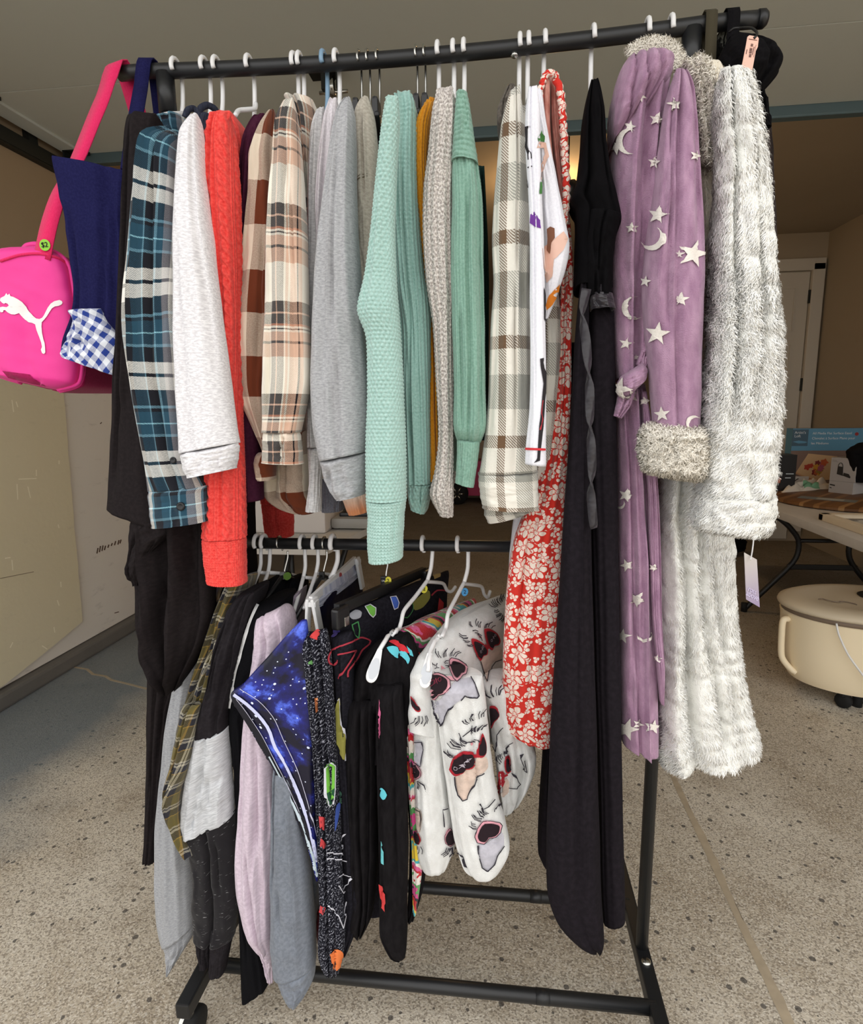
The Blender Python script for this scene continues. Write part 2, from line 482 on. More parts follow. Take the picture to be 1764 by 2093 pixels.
# ================================================================== the setting
def concrete():
    k = NT('exposed_aggregate_concrete', .92, 0, 0, .25); o = k.obj()
    big = k.noise(o, 1.3, 4.); mid = k.noise(o, 9., 4.)
    c = k.mix(k.step(big, .35, .65), lin((176, 164, 145)), lin((212, 204, 189)))
    c = k.mix(k.math('MULTIPLY', k.step(mid, .48, .75), .6), c, lin((150, 135, 114)))
    v = k.n('TexVoronoi', {'Vector': o, 'Scale': 300.}); r = k.n('SeparateColor', {0: v.outputs['Color']})
    c = k.mix(k.math('MULTIPLY', k.math('LESS_THAN', r.outputs[0], .34), .55), c, lin((112, 102, 90)))
    c = k.mix(k.math('MULTIPLY', k.math('GREATER_THAN', r.outputs[1], .74), .55), c, lin((222, 215, 202)))
    v2 = k.n('TexVoronoi', {'Vector': o, 'Scale': 62., 'Randomness': 1.}); r2 = k.n('SeparateColor', {0: v2.outputs['Color']})
    peb = k.math('MULTIPLY', k.math('LESS_THAN', v2.outputs['Distance'], k.math('MULTIPLY', r2.outputs[1], .42)), k.math('LESS_THAN', r2.outputs[0], .2))
    c = k.mix(k.math('MULTIPLY', peb, .8), c, lin((66, 63, 62)))
    grit = k.noise(o, 150., 3., .7); c = k.mix(k.math('MULTIPLY', k.step(grit, .55, .7), .45), c, lin((110, 98, 84)))
    # old blue-grey paint spilled along the left wall
    x = k.n('SeparateXYZ', {0: o})
    ed = k.math('ADD', x.outputs[0], k.math('MULTIPLY', k.noise(o, 2.5, 5.), .55))
    c = k.mix(k.math('MULTIPLY', k.step(ed, -.85, -1.15), .85), c, lin((110, 120, 128)))
    # floor colour turns browner and darker towards the back of the garage
    c = k.mix(k.math('MULTIPLY', k.step(k.math('ADD', x.outputs[1], k.noise(o, 2., 4.)), 1.9, 3.2), .7), c, lin((104, 92, 76)))
    k.base(c)
    k.bump(k.math('ADD', k.noise(o, 220., 3.), k.math('MULTIPLY', k.noise(o, 60., 3.), .8)), .55, .004)
    return k.m
M_floor = concrete()
def painted(name, c, c2, grime=.35, gs=1.6, gc=(90, 80, 66), bump=.15):
    k = NT(name, .85, 0, 0, .25); o = k.obj()
    f = k.noise(o, gs, 5., .6)
    col = k.mix(f, lin(c), lin(c2))
    g = k.noise(k.scale(o, (3, 3, 11)), 2.2, 5., .65)
    col = k.mix(k.math('MULTIPLY', k.step(g, .6, .78), grime), col, lin(gc))
    k.base(col); k.bump(k.noise(o, 40., 4.), bump, .003); return k.m
M_wall = painted('old_white_wall_paint', (238, 234, 227), (224, 219, 211), .3)
M_board = painted('beige_painted_plywood', (230, 221, 192), (218, 209, 180), .12, bump=.3)
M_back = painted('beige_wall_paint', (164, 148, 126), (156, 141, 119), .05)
M_ceil = painted('beige_ceiling_paint', (172, 156, 134), (164, 149, 128), .04)
M_door = painted('grey_steel_door_skin', (216, 220, 214), (210, 214, 208), .04, bump=.1)
M_strip = solid('slate_blue_steel', (92, 110, 114), .5, .2)
M_black = solid('black_powder_coat', (24, 25, 27), .42, .0, .5)
M_track = solid('dark_galvanised_steel', (48, 50, 48), .5, .6)
M_chrome = solid('bright_steel', (190, 190, 186), .25, 1.)
M_white_pl = solid('white_plastic', (232, 232, 232), .35, 0, .5)
M_blue_pl = solid('pale_blue_plastic', (128, 160, 186), .4)
M_black_pl = solid('black_plastic', (22, 22, 24), .4, 0, .5)
M_rubber = solid('black_rubber', (20, 20, 20), .8)
M_doorw = painted('off_white_door_paint', (196, 188, 174), (190, 182, 168), .05)

XL, XR, YB, YJ, ZC = -1.835, 2.665, 6.6, 4.2, 2.46
fl = struct('floor')
NXf = 2
add('concrete_slab', [(-12, -14, 0), (.672, -14, 0), (.672, YB, 0), (-12, YB, 0)], [[0, 1, 2, 3]], M_floor, fl, smooth=False)
add('concrete_slab', [(.688, -14, 0), (14, -14, 0), (14, YB, 0), (.688, YB, 0)], [[0, 1, 2, 3]], M_floor, fl, smooth=False)
M_joint = solid('sandy_joint_filler', (168, 154, 132), .95, var=.12)
jp = []
for i in range(60):
    y = -14+(YB+14)*i/59.
    jp.append((.672, y, -.004)); jp.append((.688, y, -.004))
add('expansion_joint', [(.60, -14, -.003), (.76, -14, -.003), (.76, YB, -.003), (.60, YB, -.003)], [[0, 1, 2, 3]], M_joint, fl, smooth=False)
# raised smear of filler along the joint
random.seed(4); mb = MB(); V = []; F = []
for i in range(160):
    y = -.9+i*.02; w = .004+.006*random.random(); V += [(.672-w*.2, y, .0006), (.686+w*.6+.003*math.sin(i*.31), y, .0006)]
for i in range(159): F.append([2*i, 2*i+1, 2*i+3, 2*i+2])
add('joint_filler_smear', V, F, M_joint, fl, smooth=False)
# hairline crack running out from the left kerb
cp = [onz(*q, .0008) for q in [(143, 1362), (178, 1368), (190, 1378), (215, 1382), (228, 1390), (262, 1398), (300, 1408)]]
MB().strap([tuple(p) for p in cp], (0, 1, 0), .012, .0012).build('crack_ridge', M_joint, fl)

wl = struct('wall_left')
add('wall_face', [(XL, -.5, .07), (XL, YB, .07), (XL, YB, ZC+.4), (XL, -.5, ZC+.4), (XL-.1, -.5, .07), (XL-.1, YB, .07), (XL-.1, YB, ZC+.4), (XL-.1, -.5, ZC+.4)],
    [[0, 1, 2, 3], [4, 7, 6, 5], [0, 3, 7, 4], [0, 4, 5, 1]], M_wall, wl, smooth=False)
M_kerb = painted('stained_concrete_kerb', (120, 116, 110), (98, 96, 92), .5, 6.)
MB().box((XL-.02, YB/2-.25, .033), (.13, YB+.5, .066), bev=.012).build('kerb', M_kerb, wl)
# the plywood sheet screwed on the wall: chipped right edge, gouges
rnd = random.Random(3); bz = [onx(0, 1408, XL+.02)[2]]
ed = []
yb0, zb0 = onx(0, 1408, XL)[1], .082
rr = [(1.424, .178), (1.43, .30), (1.436, .45), (1.442, .62), (1.452, .80), (1.462, .98), (1.470, 1.15), (1.476, 1.3), (1.48, 1.46)]
for i in range(len(rr)-1):
    for j in range(5):
        a = j/5; ed.append((rr[i][0]*(1-a)+rr[i+1][0]*a+rnd.uniform(-.004, .003), rr[i][1]*(1-a)+rr[i+1][1]*a))
outl = [(-.4, .07), (.45, .075), (.95, .083), (1.2, .13)]+ed+[(1.48, 1.46), (-.4, 1.5)]
n = len(outl)
V = [(XL+.018, y, z) for y, z in outl]+[(XL+.001, y, z) for y, z in outl]
tri = tessellate_polygon([[Vector((y, z, 0)) for y, z in outl]])
F = [list(t) for t in tri]+[[i, (i+1) % n, n+(i+1) % n, n+i] for i in range(n)]
board = add('plywood_sheet', V, F, M_board, wl, smooth=False)
SURF[board.name] = (np.array(V), F, np.zeros((len(V), 2)))
q = T(0, 780, 420/1221.)
gl = []
for a in ([(70, 240), (365, 195)], [(270, 470), (350, 470), (350, 490), (270, 500)], [(215, 525), (215, 560)], [(215, 525), (365, 522)], [(110, 580), (215, 575)],
          [(100, 610), (105, 700)], [(120, 620), (130, 695)], [(165, 625), (180, 690)], [(10, 640), (40, 790)], [(280, 800), (400, 795)], [(70, 1060), (75, 1120)], [(30, 1050), (60, 1045)],
          [(440, 1100), (465, 1180), (445, 1260)], [(340, 1300), (350, 1330)], [(360, 1190), (362, 1220)], [(250, 1570), (280, 1590)], [(300, 1560), (320, 1575)], [(60, 1580), (75, 1550)],
          [(320, 1460), (325, 1490)], [(440, 1380), (455, 1440)], [(20, 250), (90, 238)], [(35, 110), (40, 190)], [(70, 110), (80, 180)], [(95, 120), (105, 150)], [(345, 850), (350, 870)]):
    gl += line(q(a), 2.2)
M_gouge = solid('raw_scuffed_plywood', (250, 243, 220), .9)
decal('scratch_marks', board, gl, M_gouge, board, .0006, 30)
gl = line(q([(0, 1170), (200, 1130), (330, 1050), (465, 985)]), 1.2)
M_dk = solid('dirty_scuff', (120, 106, 84), .9)
decal('scuff_mark', board, gl, M_dk, board, .0006, 30)
MB().box((XL+.004, 3.0, 2.08), (.008, 7.0, 1.36)).build('darker_upper_wall', painted('tan_upper_wall', (172, 152, 126), (162, 143, 118), .1), wl)  # thin sheet over the wall: darker tan tone from chest height up
# rusty scuffs on the wall behind
wf = bpy.data.objects['wall_face']
SURF['wall_face'] = (np.array([(XL, -.5, .07), (XL, YB, .07), (XL, YB, 2.8), (XL, -.5, 2.8)]), [[0, 1, 2, 3]], np.zeros((4, 2)))
gl = []
for x, y, h in [(575, 1005, 30), (590, 995, 34), (605, 990, 30), (620, 988, 24), (640, 978, 16), (660, 968, 14), (680, 960, 22), (700, 955, 24), (712, 950, 20)]: gl += line(q([(x, y+h/2), (x+6, y-h/2)]), 2.6)
gl += line(q([(480, 1040), (560, 1020), (780, 925)]), 1.3)+line(q([(625, 590), (645, 650)]), 1.4)+line(q([(595, 250), (603, 243)]), 2)+line(q([(680, 1375), (705, 1368)]), 1.6)+line(q([(720, 1300), (780, 1400)]), 1)
decal('rust_scuffs', wf, gl, solid('rust_smudge', (96, 76, 62), .9), wl, .001, 30)

wb = struct('wall_back')
MB().box((0.4, YB+.05, ZC/2+.2), (XR-XL+3, .1, ZC+.4)).build('wall_face', M_back, wb)
wd = struct('wall_entry')
MB().box(((1.55+XR)/2, YJ+.05, (ZC+.2)/2), (XR-1.55, .1, ZC+.2)).build('wall_face', M_back, wd)
MB().box((1.55+.05, (YJ+YB)/2+.06, (ZC+.2)/2), (.1, YB-YJ-.0, ZC+.2)).build('return_wall', M_back, wd)
wr = struct('wall_right')
MB().box((XR+.05, (YJ-.5)/2, (ZC+.4)/2), (.1, YJ+.5, ZC+.4)).build('wall_face', M_back, wr)
ce = struct('ceiling')
MB().box(((XL+XR)/2, (YB-.6)/2, ZC+.05), (XR-XL+.3, YB+.6, .1)).build('ceiling_panel', M_ceil, ce)
wfr = struct('wall_front')
MB().box(((XL+XR)/2, -.56, 2.62), (XR-XL+.6, .12, .64)).build('lintel', M_wall, wfr)
# low ceiling board line on the back wall: trim
tr = struct('trim_1')
MB().box((-.2, YB-.02, 1.62), (2.6, .04, .05)).build('trim_board', M_doorw, tr)
MB().box((-.2, YB-.02, 1.3), (2.6, .03, .22)).build('shelf_back', M_ceil, tr)

# overhead door, rolled up under the ceiling: four sections with seams, slate top rail
d1 = struct('door_1')
x0, x1, zd = -1.785, 2.62, 2.292
yy = [-.42, .10, .62, 1.145, 1.665]
for i in range(4):
    mb = MB(); mb.box(((x0+x1)/2, (yy[i]+yy[i+1])/2, zd+.02), (x1-x0, yy[i+1]-yy[i]-.004, .04), bev=.0015); mb.build('panel', M_door, d1)
MB().box(((x0+x1)/2, 1.69, zd+.0), (x1-x0, .05, .075), bev=.004).build('top_rail', M_strip, d1)
MB().box(((x0+x1)/2, 1.672, zd-.036), (x1-x0, .012, .01)).build('rail_flange', M_strip, d1)
MB().box((x0+.03, .6, zd-.004), (.075, 2.1, .012)).build('end_stile', M_door, d1)
# brackets with rollers at the left end, and a cable pulley on the middle seam
def bracket(p):
    mb = MB(); mb.box((p[0], p[1], p[2]), (.09, .06, .012)); mb.box((p[0]-.04, p[1], p[2]-.02), (.008, .06, .05)); mb.tube([(p[0]-.13, p[1], p[2]-.03), (p[0]-.04, p[1], p[2]-.03)], .006, 8)
    mb.lathe([(.012, -.008), (.022, -.004), (.022, .004), (.012, .008)], (p[0]-.125, p[1], p[2]-.03), (1, 0, 0), 12)
    return mb.build('roller_bracket', M_track, d1)
for y in (1.62, 1.14): bracket((x0+.05, y, zd-.008))
pp = ony(660, 168, .62)
zz = zd-.012; px = onz(663, 150, zz)
mb = MB(); mb.box((px[0], px[1], zz), (.10, .06, .014)); mb.box((px[0], px[1], zz-.03), (.012, .05, .06)); mb.box((px[0]+.05, px[1], zz-.03), (.008, .05, .06))
pul = mb.build('cable_bracket', M_track, d1)
MB().lathe([(.012, -.012), (.032, -.01), (.026, 0), (.032, .01), (.012, .012)], (px[0]+.025, px[1], zz-.045), (1, 0, 0), 20).build('pulley_wheel', M_chrome, d1, True)
MB().tube([(px[0]-.02, px[1], zz-.06), (px[0]+.08, px[1], zz-.06)], .006, 8).build('pulley_pin', M_chrome, d1, True)
# side track of the door along the left wall
tk = struct('trim_2')
mb = MB(); mb.box((XL+.035, .7, 2.225), (.012, 2.6, .055)); mb.box((XL+.018, .7, 2.195), (.04, 2.6, .008)); mb.box((XL+.018, .7, 2.25), (.04, 2.6, .006))
mb.build('door_track', M_track, tk)
mb = MB()
for y in (.5, 1.45): mb.box((XL+.02, y, 2.28), (.03, .05, .09))
mb.build('track_hanger', M_track, tk)

# house door in the entry wall
d2 = struct('door_2')
ax0, ax1 = 1.70, 2.555; zb_, zt_ = .02, 2.17
def dbox(nm, x0_, x1_, z0_, z1_, th, mat=M_doorw): return MB().box(((x0_+x1_)/2, YJ-th/2, (z0_+z1_)/2), (x1_-x0_, th, z1_-z0_), bev=min(.004, th*.3)).build(nm, mat, d2)
dbox('leaf', ax0, ax1-.008, zb_, zt_, .012)
for (a, b, c, e) in [(.1, .42, .07, .58), (.52, .82, .07, .58), (.1, .42, .68, .99), (.52, .82, .68, .99)]: pass
for (xa, xb) in ((ax0+.1, ax0+.39), (ax0+.47, ax1-.11)):
    for (za, zb2) in ((.28, .85), (.97, 1.62), (1.72, 2.05)):
        mb = MB()
        for (p, s_) in ((((xa+xb)/2, za), (xb-xa, .012)), (((xa+xb)/2, zb2), (xb-xa, .012)), ((xa, (za+zb2)/2), (.012, zb2-za)), ((xb, (za+zb2)/2), (.012, zb2-za))):
            mb.box((p[0], YJ-.015, p[1]), (s_[0], .008, s_[1]))
        mb.build('panel_moulding', M_doorw, d2)
MB().box((ax1+.045, YJ-.02, 1.16), (.09, .04, 2.14), bev=.006).build('door_casing', M_doorw, d2)
MB().box(((ax0+ax1)/2, YJ-.02, zt_+.05), (ax1-ax0+.18, .04, .09), bev=.006).build('door_casing', M_doorw, d2)
for z in (1.98, 1.3, .4): MB().box((ax1-.004, YJ-.022, z), (.016, .02, .1)).build('hinge', M_track, d2)

# the lit ceiling lamp further in, and a grey jacket-hook of cable hanging beside it
lp = thing('ceiling_lamp', 'warm glowing globe ceiling lamp half hidden behind the black robe', 'lamp', tuple(np.array([.42, 2.75, ZC])))
def emis(name, c, s):
    k = NT(name); k.b.inputs['Emission Color'].default_value = c; k.b.inputs['Emission Strength'].default_value = s; k.base((1, .8, .5, 1)); return k.m
MB().lathe([(.001, -.115), (.04, -.11), (.065, -.085), (.07, -.055), (.055, -.025), (.03, -.015)], (.42, 2.75, ZC), n=24).build('globe', emis('warm_bulb_glass', (1, .62, .25, 1), 9.), lp, True)
MB().lathe([(.075, -.02), (.075, 0)], (.42, 2.75, ZC), n=24).build('lamp_base', M_white_pl, lp, True)
pl = bpy.data.lights.new('lamp_light', 'POINT'); pl.energy = 7; pl.color = (1, .66, .34); pl.shadow_soft_size = .07
po = bpy.data.objects.new('lamp_light', pl); COL.objects.link(po); po.parent = lp; po.location = (0, 0, -.16)
pc = [ony(x, y, 2.2) for x, y in [(1160, 392), (1152, 405), (1160, 418), (1176, 428)]]
tg = thing('pull_cord', 'dark pull handle on a thin cord beside the red floral dress', 'cord', tuple(pc[0]))
a = ony(1161, 388, 2.2)
MB().tube([tuple(p) for p in curve(np.array(pc), 10)], .006, 6).build('cord', M_black_pl, tg, True)
MB().lathe([(.01, -.05), (.03, -.035), (.045, -.01), (.04, .02), (.02, .05)], tuple(a), (.5, 0, .4), 14).build('handle', M_black_pl, tg, True)
MB().tube([tuple(a), (a[0], a[1], ZC)], .004, 6).build('hanging_cord', M_black_pl, tg)

# ================================================================== the rack
RW, RH = .417, 1.70
def zbar(x): return RH-.012*(1-(x/.45)**2) if abs(x) < .45 else RH
rk = thing('garment_rack', 'black steel rolling garment rack crowded with hanging clothes', 'clothes rack', (0, 0, 0))
tb_ = MB().tube([(x, 0, zbar(x)) for x in np.linspace(-.497, .512, 41)], .0115, 20).build('top_bar', M_black, rk, True)
MB().lathe([(.0125, -.003), (.0125, .006), (.009, .0105), (.003, .012)], (.511, 0, RH), (1, 0, 0), 20).build('end_cap', M_black_pl, rk, True)
for s in (-1, 1):
    pt = [(s*RW, 0, .10), (s*RW, 0, 1.69)]
    MB().tube(pt, .0115, 18).build('post', M_black, rk, True)
    MB().lathe([(.0145, -.03), (.0145, .03)], (s*RW, 0, 1.664), n=18).build('collar', M_black, rk, True)
    MB().box((s*RW, .025, .093), (.026, .46, .03), bev=.003).build('foot', M_black, rk)
    MB().lathe([(.009, -.004), (.009, .002), (.006, .0045)], (s*RW+.0, -.035, .109), n=14).build('bolt', M_chrome, rk, True)
    for e in (-1, 1):
        c = (s*RW, .025+e*.205, .03)
        w = MB(); w.lathe([(.012, -.012), (.028, -.011), (.03, -.006), (.03, .006), (.028, .011), (.012, .012)], (c[0], c[1]+.008, c[2]), (1, 0, 0), 22)
        ww = w.build('caster', M_rubber, rk, True)
        h = MB(); h.lathe([(.006, -.004), (.022, -.002), (.027, .006), (.012, .012)], (c[0]-.014, c[1]+.008, c[2]+.006), (-1, 0, .2), 18); h.tube([(c[0], c[1], .05), (c[0], c[1], .08)], .006, 10)
        h.build('caster_hood', M_chrome, ww, True)
MB().tube([(-RW, 0, .9016), (RW, 0, .9016)], .0105, 18).build('lower_bar', M_black, rk, True)
for s in (-1, 1):
    MB().tube([(-RW, s*.112, .096), (RW, s*.112, .096)], .0125, 18).build('base_bar', M_black, rk, True)
    for x in (-.22, .22): MB().lathe([(.0131, -.012), (.0131, .012)], (x, s*.112, .096), (1, 0, 0), 18).build('sleeve_joint', M_black, rk, True)
sc = ony(1052, 100, -.012)
MB().lathe([(.006, -.002), (.006, .002), (.003, .004)], (sc[0], -.003, zbar(sc[0])-.0115), (0, 0, -1), 12).build('screw', M_chrome, rk, True)

# ------------------------------------------------------------------ hangers
def hook_path(x, z, Yb=0., R=.0155, tip=-.35, r0=.0115):
    pts = []
    for i in range(15):
        a = PI+tip*0+.05-(PI+.05)*i/14
        pts.append((x, Yb+R*math.cos(a), z+.0+R*math.sin(a)+.0))
    pts.insert(0, (x+.001, Yb-R*.92, z-.006))
    return pts
def hanger(hx, hy, kind, label, group=None, bar='top', front=None, drop=.075, neck=.08, cat='hanger', arm=.09, lean=0.):
    """hook centre at pixel (hx,hy) on the bar; front = world xy offset direction of the near arm"""
    if bar == 'top': X = ony(hx, hy, -.012)[0]; zb = zbar(X)
    else: X = ony(hx, hy, -.012)[0]; zb = .9016
    metal = kind == 'metal'
    r = .0019 if metal else .0037
    R = .0115+r+.0012
    mat = {'white': M_white_pl, 'blue': M_blue_pl, 'metal': M_chrome, 'clear': M_white_pl}[kind]
    h = thing('clothes_hanger', label, cat, (X, 0, zb-neck), group)
    hp = hook_path(X, zb, 0, R)
    st = hp+[(X+lean*.2, R*.98, zb-.02), (X+lean*.5, R*.7, zb-neck*.6), (X+lean, 0, zb-neck)]
    MB().tube([tuple(p) for p in curve(np.array(st), 40)], r, 8).build('hook', mat, h, True)
    dx, dy = front if front is not None else (0, -1)
    L = math.hypot(dx, dy); dx, dy = dx/L, dy/L
    am = M_black_pl if metal else mat
    ra = .0045 if metal else .0037
    X2 = X+lean
    for s in (1, -1):
        q = [(X2, 0, zb-neck), (X2+s*dx*.03, s*dy*.03, zb-neck-.006), (X2+s*dx*arm*.6, s*dy*arm*.6, zb-neck-drop*.55), (X2+s*dx*arm, s*dy*arm, zb-neck-drop)]
        MB().tube([tuple(p) for p in curve(np.array(q), 14)], ra, 8).build('arm', am, h, True)
    MB().tube([(X2+dx*arm, dy*arm, zb-neck-drop), (X2-dx*arm, -dy*arm, zb-neck-drop)], ra*.9, 8).build('cross_bar', am, h, True)
    return h, X2

# ================================================================== clothes on the top bar
TP = 2*PI
def rib(p, a, q=None, b=0.):
    def f(U, V, c, v):
        g = a*(np.abs(np.sin(PI*U/p))-.6)
        if q: g = g+b*np.cos(TP*V/q+1.4*np.cos(TP*U/p))
        return g
    return f
def moss(p, q, a):
    def f(U, V, c, v):
        r = np.floor(V/q); return a*(np.abs(np.sin(PI*(U/p+.5*(r % 2))))*np.abs(np.sin(PI*V/q))-.4)
    return f
def stitch(p, q, a):
    def f(U, V, c, v):
        x = U/p; k = np.abs((x-np.floor(x))-.5)*2      # 0 at the wale centre
        w = V/q+.45*k
        return a*((np.abs(np.sin(PI*x)))*.6+.5*np.abs(np.sin(PI*w))-.6)
    return f
def cable(p, q, a):
    def f(U, V, c, v):
        x = U/.030; x0 = (x-np.floor(x)-.5)*.030
        g = .75*np.abs(np.sin(PI*U/p))*np.where(np.abs(x0) > .0095, 1, .0)
        for k in range(2):
            xc = .0048*np.sin(TP*V/q+k*PI); lift = 1.+.35*np.cos(TP*V/q+k*PI)
            g = np.maximum(g, np.exp(-((x0-xc)/.0042)**2)*1.5*lift)
        return a*(g-.6+.16*np.cos(TP*V/.0045+3*x0/.004))
    return f
def lumps(p, a, s=0):
    def f(U, V, c, v): return a*(np.abs(vn(U/p, V/p, s))*2+vn(U/p*2.1, V/p*2.1, s+1)*.6-.4)
    return f
def both(f, g): return lambda U, V, c, v: f(U, V, c, v)+g(U, V, c, v)

def garment(name, label, cat, hook, zy=None, group=None):
    X = ony(hook[0], hook[1], 0)[0]
    return thing(name, label, cat, (X, 0, ony(hook[0], zy or 1000, 0)[2])), X
def xs(L, R, Y, i=1):
    a = ony((L[i][0]+R[i][0])/2, (L[i][1]+R[i][1])/2, Y); return a[0]
def torso(g, X, hemy, mat, k=0., w=.03, tf=.13, tb=.17, top=.082, drop=.05, seed=1, name='body', hx=None, **kw):
    zt = zbar(X)-top; zh = ony(hx or 900, hemy, 0)[2]
    L = [(X-w*.35, zt), (X-w*.9, zt-.06), (X-w, (zt+zh)/2), (X-w, zh)]
    R = [(X+w*.35, zt), (X+w*.9, zt-.06), (X+w, (zt+zh)/2), (X+w*.9, zh)]
    return loft(name, L, R, mat, g, Y=0., tf=tf, tb=tb, world=True, skew=k, drop=drop, seed=seed, ey=.6, topr=.1, **kw)
WHG = 'white plastic hangers on the top bar'
BKG = 'black clip hangers on the top bar'

# ---- blue plaid flannel shirt
NAVY, INK, TEAL, SKY, CRM, GRY = (34, 36, 48), (24, 25, 32), (36, 70, 88), (108, 150, 168), (236, 233, 225), (134, 132, 138)
M_plaid1 = plaid('blue_teal_plaid_flannel', [(12, TEAL), (2, SKY), (12, INK), (3, SKY), (9, TEAL), (13, GRY), (9, CRM), (4, SKY), (14, INK)],
                 [(22, INK), (18, CRM), (5, INK), (16, CRM), (20, INK), (4, SKY), (14, TEAL), (2, (150, 205, 220)), (16, TEAL), (5, INK), (4, SKY)], off=(.012, .0))
g, X = garment('plaid_shirt', 'blue and teal plaid flannel shirt with buttoned cuff beside black dress', 'shirt', (375, 200))
L = [(338, 262), (305, 285), (285, 370), (271, 500), (260, 640), (266, 730), (280, 830), (300, 930), (309, 1003)]
R = [(358, 268), (361, 300), (362, 380), (364, 500), (367, 620), (371, 730), (376, 830), (384, 930), (424, 995)]
s1 = loft('sleeve', L, R, M_plaid1, g, Y=-.19, tf=.03, tb=.03, nf=6, amp=.007, seed=11, folds=[(-.35, .1, .09, .012, -.1, 1.2), (.25, .2, .08, -.012, -.1, 1.2)])
c1 = loft('cuff', [(308, 1000), (312, 1040), (316, 1077)], [(422, 992), (424, 1028), (426, 1064)], M_plaid1, g, Y=-.195, tf=.03, tb=.03, nf=3, amp=.003, topr=.2, seed=3)
torso(g, X, 1010, M_plaid1, k=(xs(L, R, -.19)-X)/-.19, w=.026, seed=2)
loft('collar', [(318, 262), (322, 285), (340, 330)], [(372, 236), (376, 262), (372, 320)], M_plaid1, g, Y=-.06, tf=.03, tb=.05, seed=5)
M_btn = solid('black_button', (20, 20, 22), .3)
for (x, y, r) in ((354, 941, 6), (370, 1035, 8)):
    h = hit(x, y, bvh([s1, c1]), .001)
    bt = MB().lathe([(r*.0008, -.001), (r*.00082, .001), (r*.0006, .0022), (r*.00045, .0016), (r*.0001, .0016)], tuple(h), (0, -1, .1), 18).build('button', M_btn, g, True)
h0, _ = hanger(352, 128, 'white', 'white plastic hanger farthest left on the top bar, holding blue plaid shirt', WHG, front=(xs(L, R, -.19)-X, -.19))
mb = MB().tube([tuple(ony(x, y, Y)) for x, y, Y in ((378, 232, .0), (345, 233, -.02), (330, 237, -.05), (322, 250, -.09))], .0038, 8).build('bent_arm', M_white_pl, h0, True)

# ---- pale grey fleece sweatshirt
M_fleece = cloth('pale_grey_heather_fleece', (206, 204, 208), (236, 235, 238), (150, 420, 1), .4, .6, bump=.5, bs=300, wr=.3, sheen=.35)
g, X = garment('fleece_sweatshirt', 'pale grey heathered fleece sweatshirt between plaid shirt and coral sweater', 'sweatshirt', (425, 190))
L = [(390, 232), (370, 272), (363, 350), (361, 500), (363, 650), (367, 800), (373, 927)]
R = [(402, 232), (408, 280), (414, 360), (433, 500), (452, 650), (471, 800), (487, 905)]
loft('sleeve', L, R, M_fleece, g, Y=-.21, tf=.035, tb=.03, nf=4, amp=.005, seed=21)
loft('cuff', [(374, 925), (381, 955), (391, 976)], [(486, 905), (484, 935), (478, 958)], M_fleece, g, Y=-.213, tf=.034, tb=.03, nf=4, amp=.004, topr=.25, seed=22)
torso(g, X, 980, M_fleece, k=(xs(L, R, -.21)-X)/-.21, w=.024, seed=23)
hanger(411, 122, 'white', 'white plastic hanger second from the left on the top bar', WHG, front=(xs(L, R, -.21)-X, -.21))

# ---- dark denim jacket tucked behind
M_denim = cloth('dark_indigo_denim', (42, 44, 56), (56, 60, 74), (600, 90, 1), .4, .6, bump=.3)
g, X = garment('denim_jacket', 'dark indigo denim jacket, only collar and shoulder showing beside coral sweater', 'jacket', (440, 190))
k = .30
torso(g, X, 1000, M_denim, k=k, w=.022, seed=31, tf=.10)
loft('shoulder', [(406, 232), (404, 280), (414, 400), (440, 600)], [(432, 232), (428, 280), (430, 400), (452, 600)], M_denim, g, Y=-.12, tf=.02, tb=.05, seed=32)
cp = [ony(x, y, Y) for x, y, Y in ((378, 240, -.1), (384, 225, -.1), (396, 222, -.09), (404, 232, -.09), (410, 245, -.09))]
MB().tube([tuple(p) for p in curve(np.array(cp), 16)], .0045, 8).build('collar', M_denim, g, True)
cp = [ony(x, y, Y) for x, y, Y in ((405, 240, -.06), (410, 222, -.06), (424, 215, -.05), (438, 222, -.04), (446, 236, -.03), (450, 250, -.02))]
MB().tube([tuple(p) for p in curve(np.array(cp), 16)], .005, 8).build('collar', M_denim, g, True)

# ---- coral cable-knit sweater
M_coral = cloth('coral_red_cable_knit', (222, 62, 58), (236, 86, 78), (250, 250, 1), .4, .6, bump=.35, bs=500)
g, X = garment('cable_knit_sweater', 'coral red cable-knit sweater with long ribbed cuff reaching the lower bar', 'sweater', (458, 190))
L = [(434, 230), (425, 300), (423, 400), (433, 540), (441, 700), (432, 850), (424, 960), (419, 1098)]
R = [(466, 226), (478, 300), (487, 410), (487, 540), (485, 700), (491, 850), (497, 960), (500, 1098)]
s1 = loft('sleeve', L, R, M_coral, g, Y=-.17, tf=.03, tb=.03, nu=230, nv=330, nf=4, amp=.004, seed=41, disp=cable(.0050, .034, .0030))
s2 = loft('cuff', [(418, 1096), (421, 1140), (428, 1187)], [(499, 1096), (500, 1140), (501, 1192)], M_coral, g, Y=-.17, tf=.028, tb=.028, nu=200, nv=90, nf=1, amp=.002, seed=42, disp=rib(.0038, .0014, .004, .0004), topr=.1)
kk = (xs(L, R, -.17)-X)/-.17
torso(g, X, 1010, M_coral, k=kk, w=.028, tb=.15, seed=43, nu=200, nv=110, disp=rib(.006, .002))
loft('shoulder', [(464, 226), (476, 260), (484, 340), (486, 480), (486, 700)], [(474, 230), (488, 265), (498, 340), (497, 480), (490, 700)], M_coral, g, Y=-.12, tf=.02, tb=.08, nu=90, nv=90, seed=44, disp=rib(.006, .0018))
rear_copy(s1, X+.005, g); rear_copy(s2, X+.005, g)
hanger(436, 120, 'white', 'white plastic hanger third from the left on the top bar, in coral sweater', WHG, front=(xs(L, R, -.17)-X, -.17))

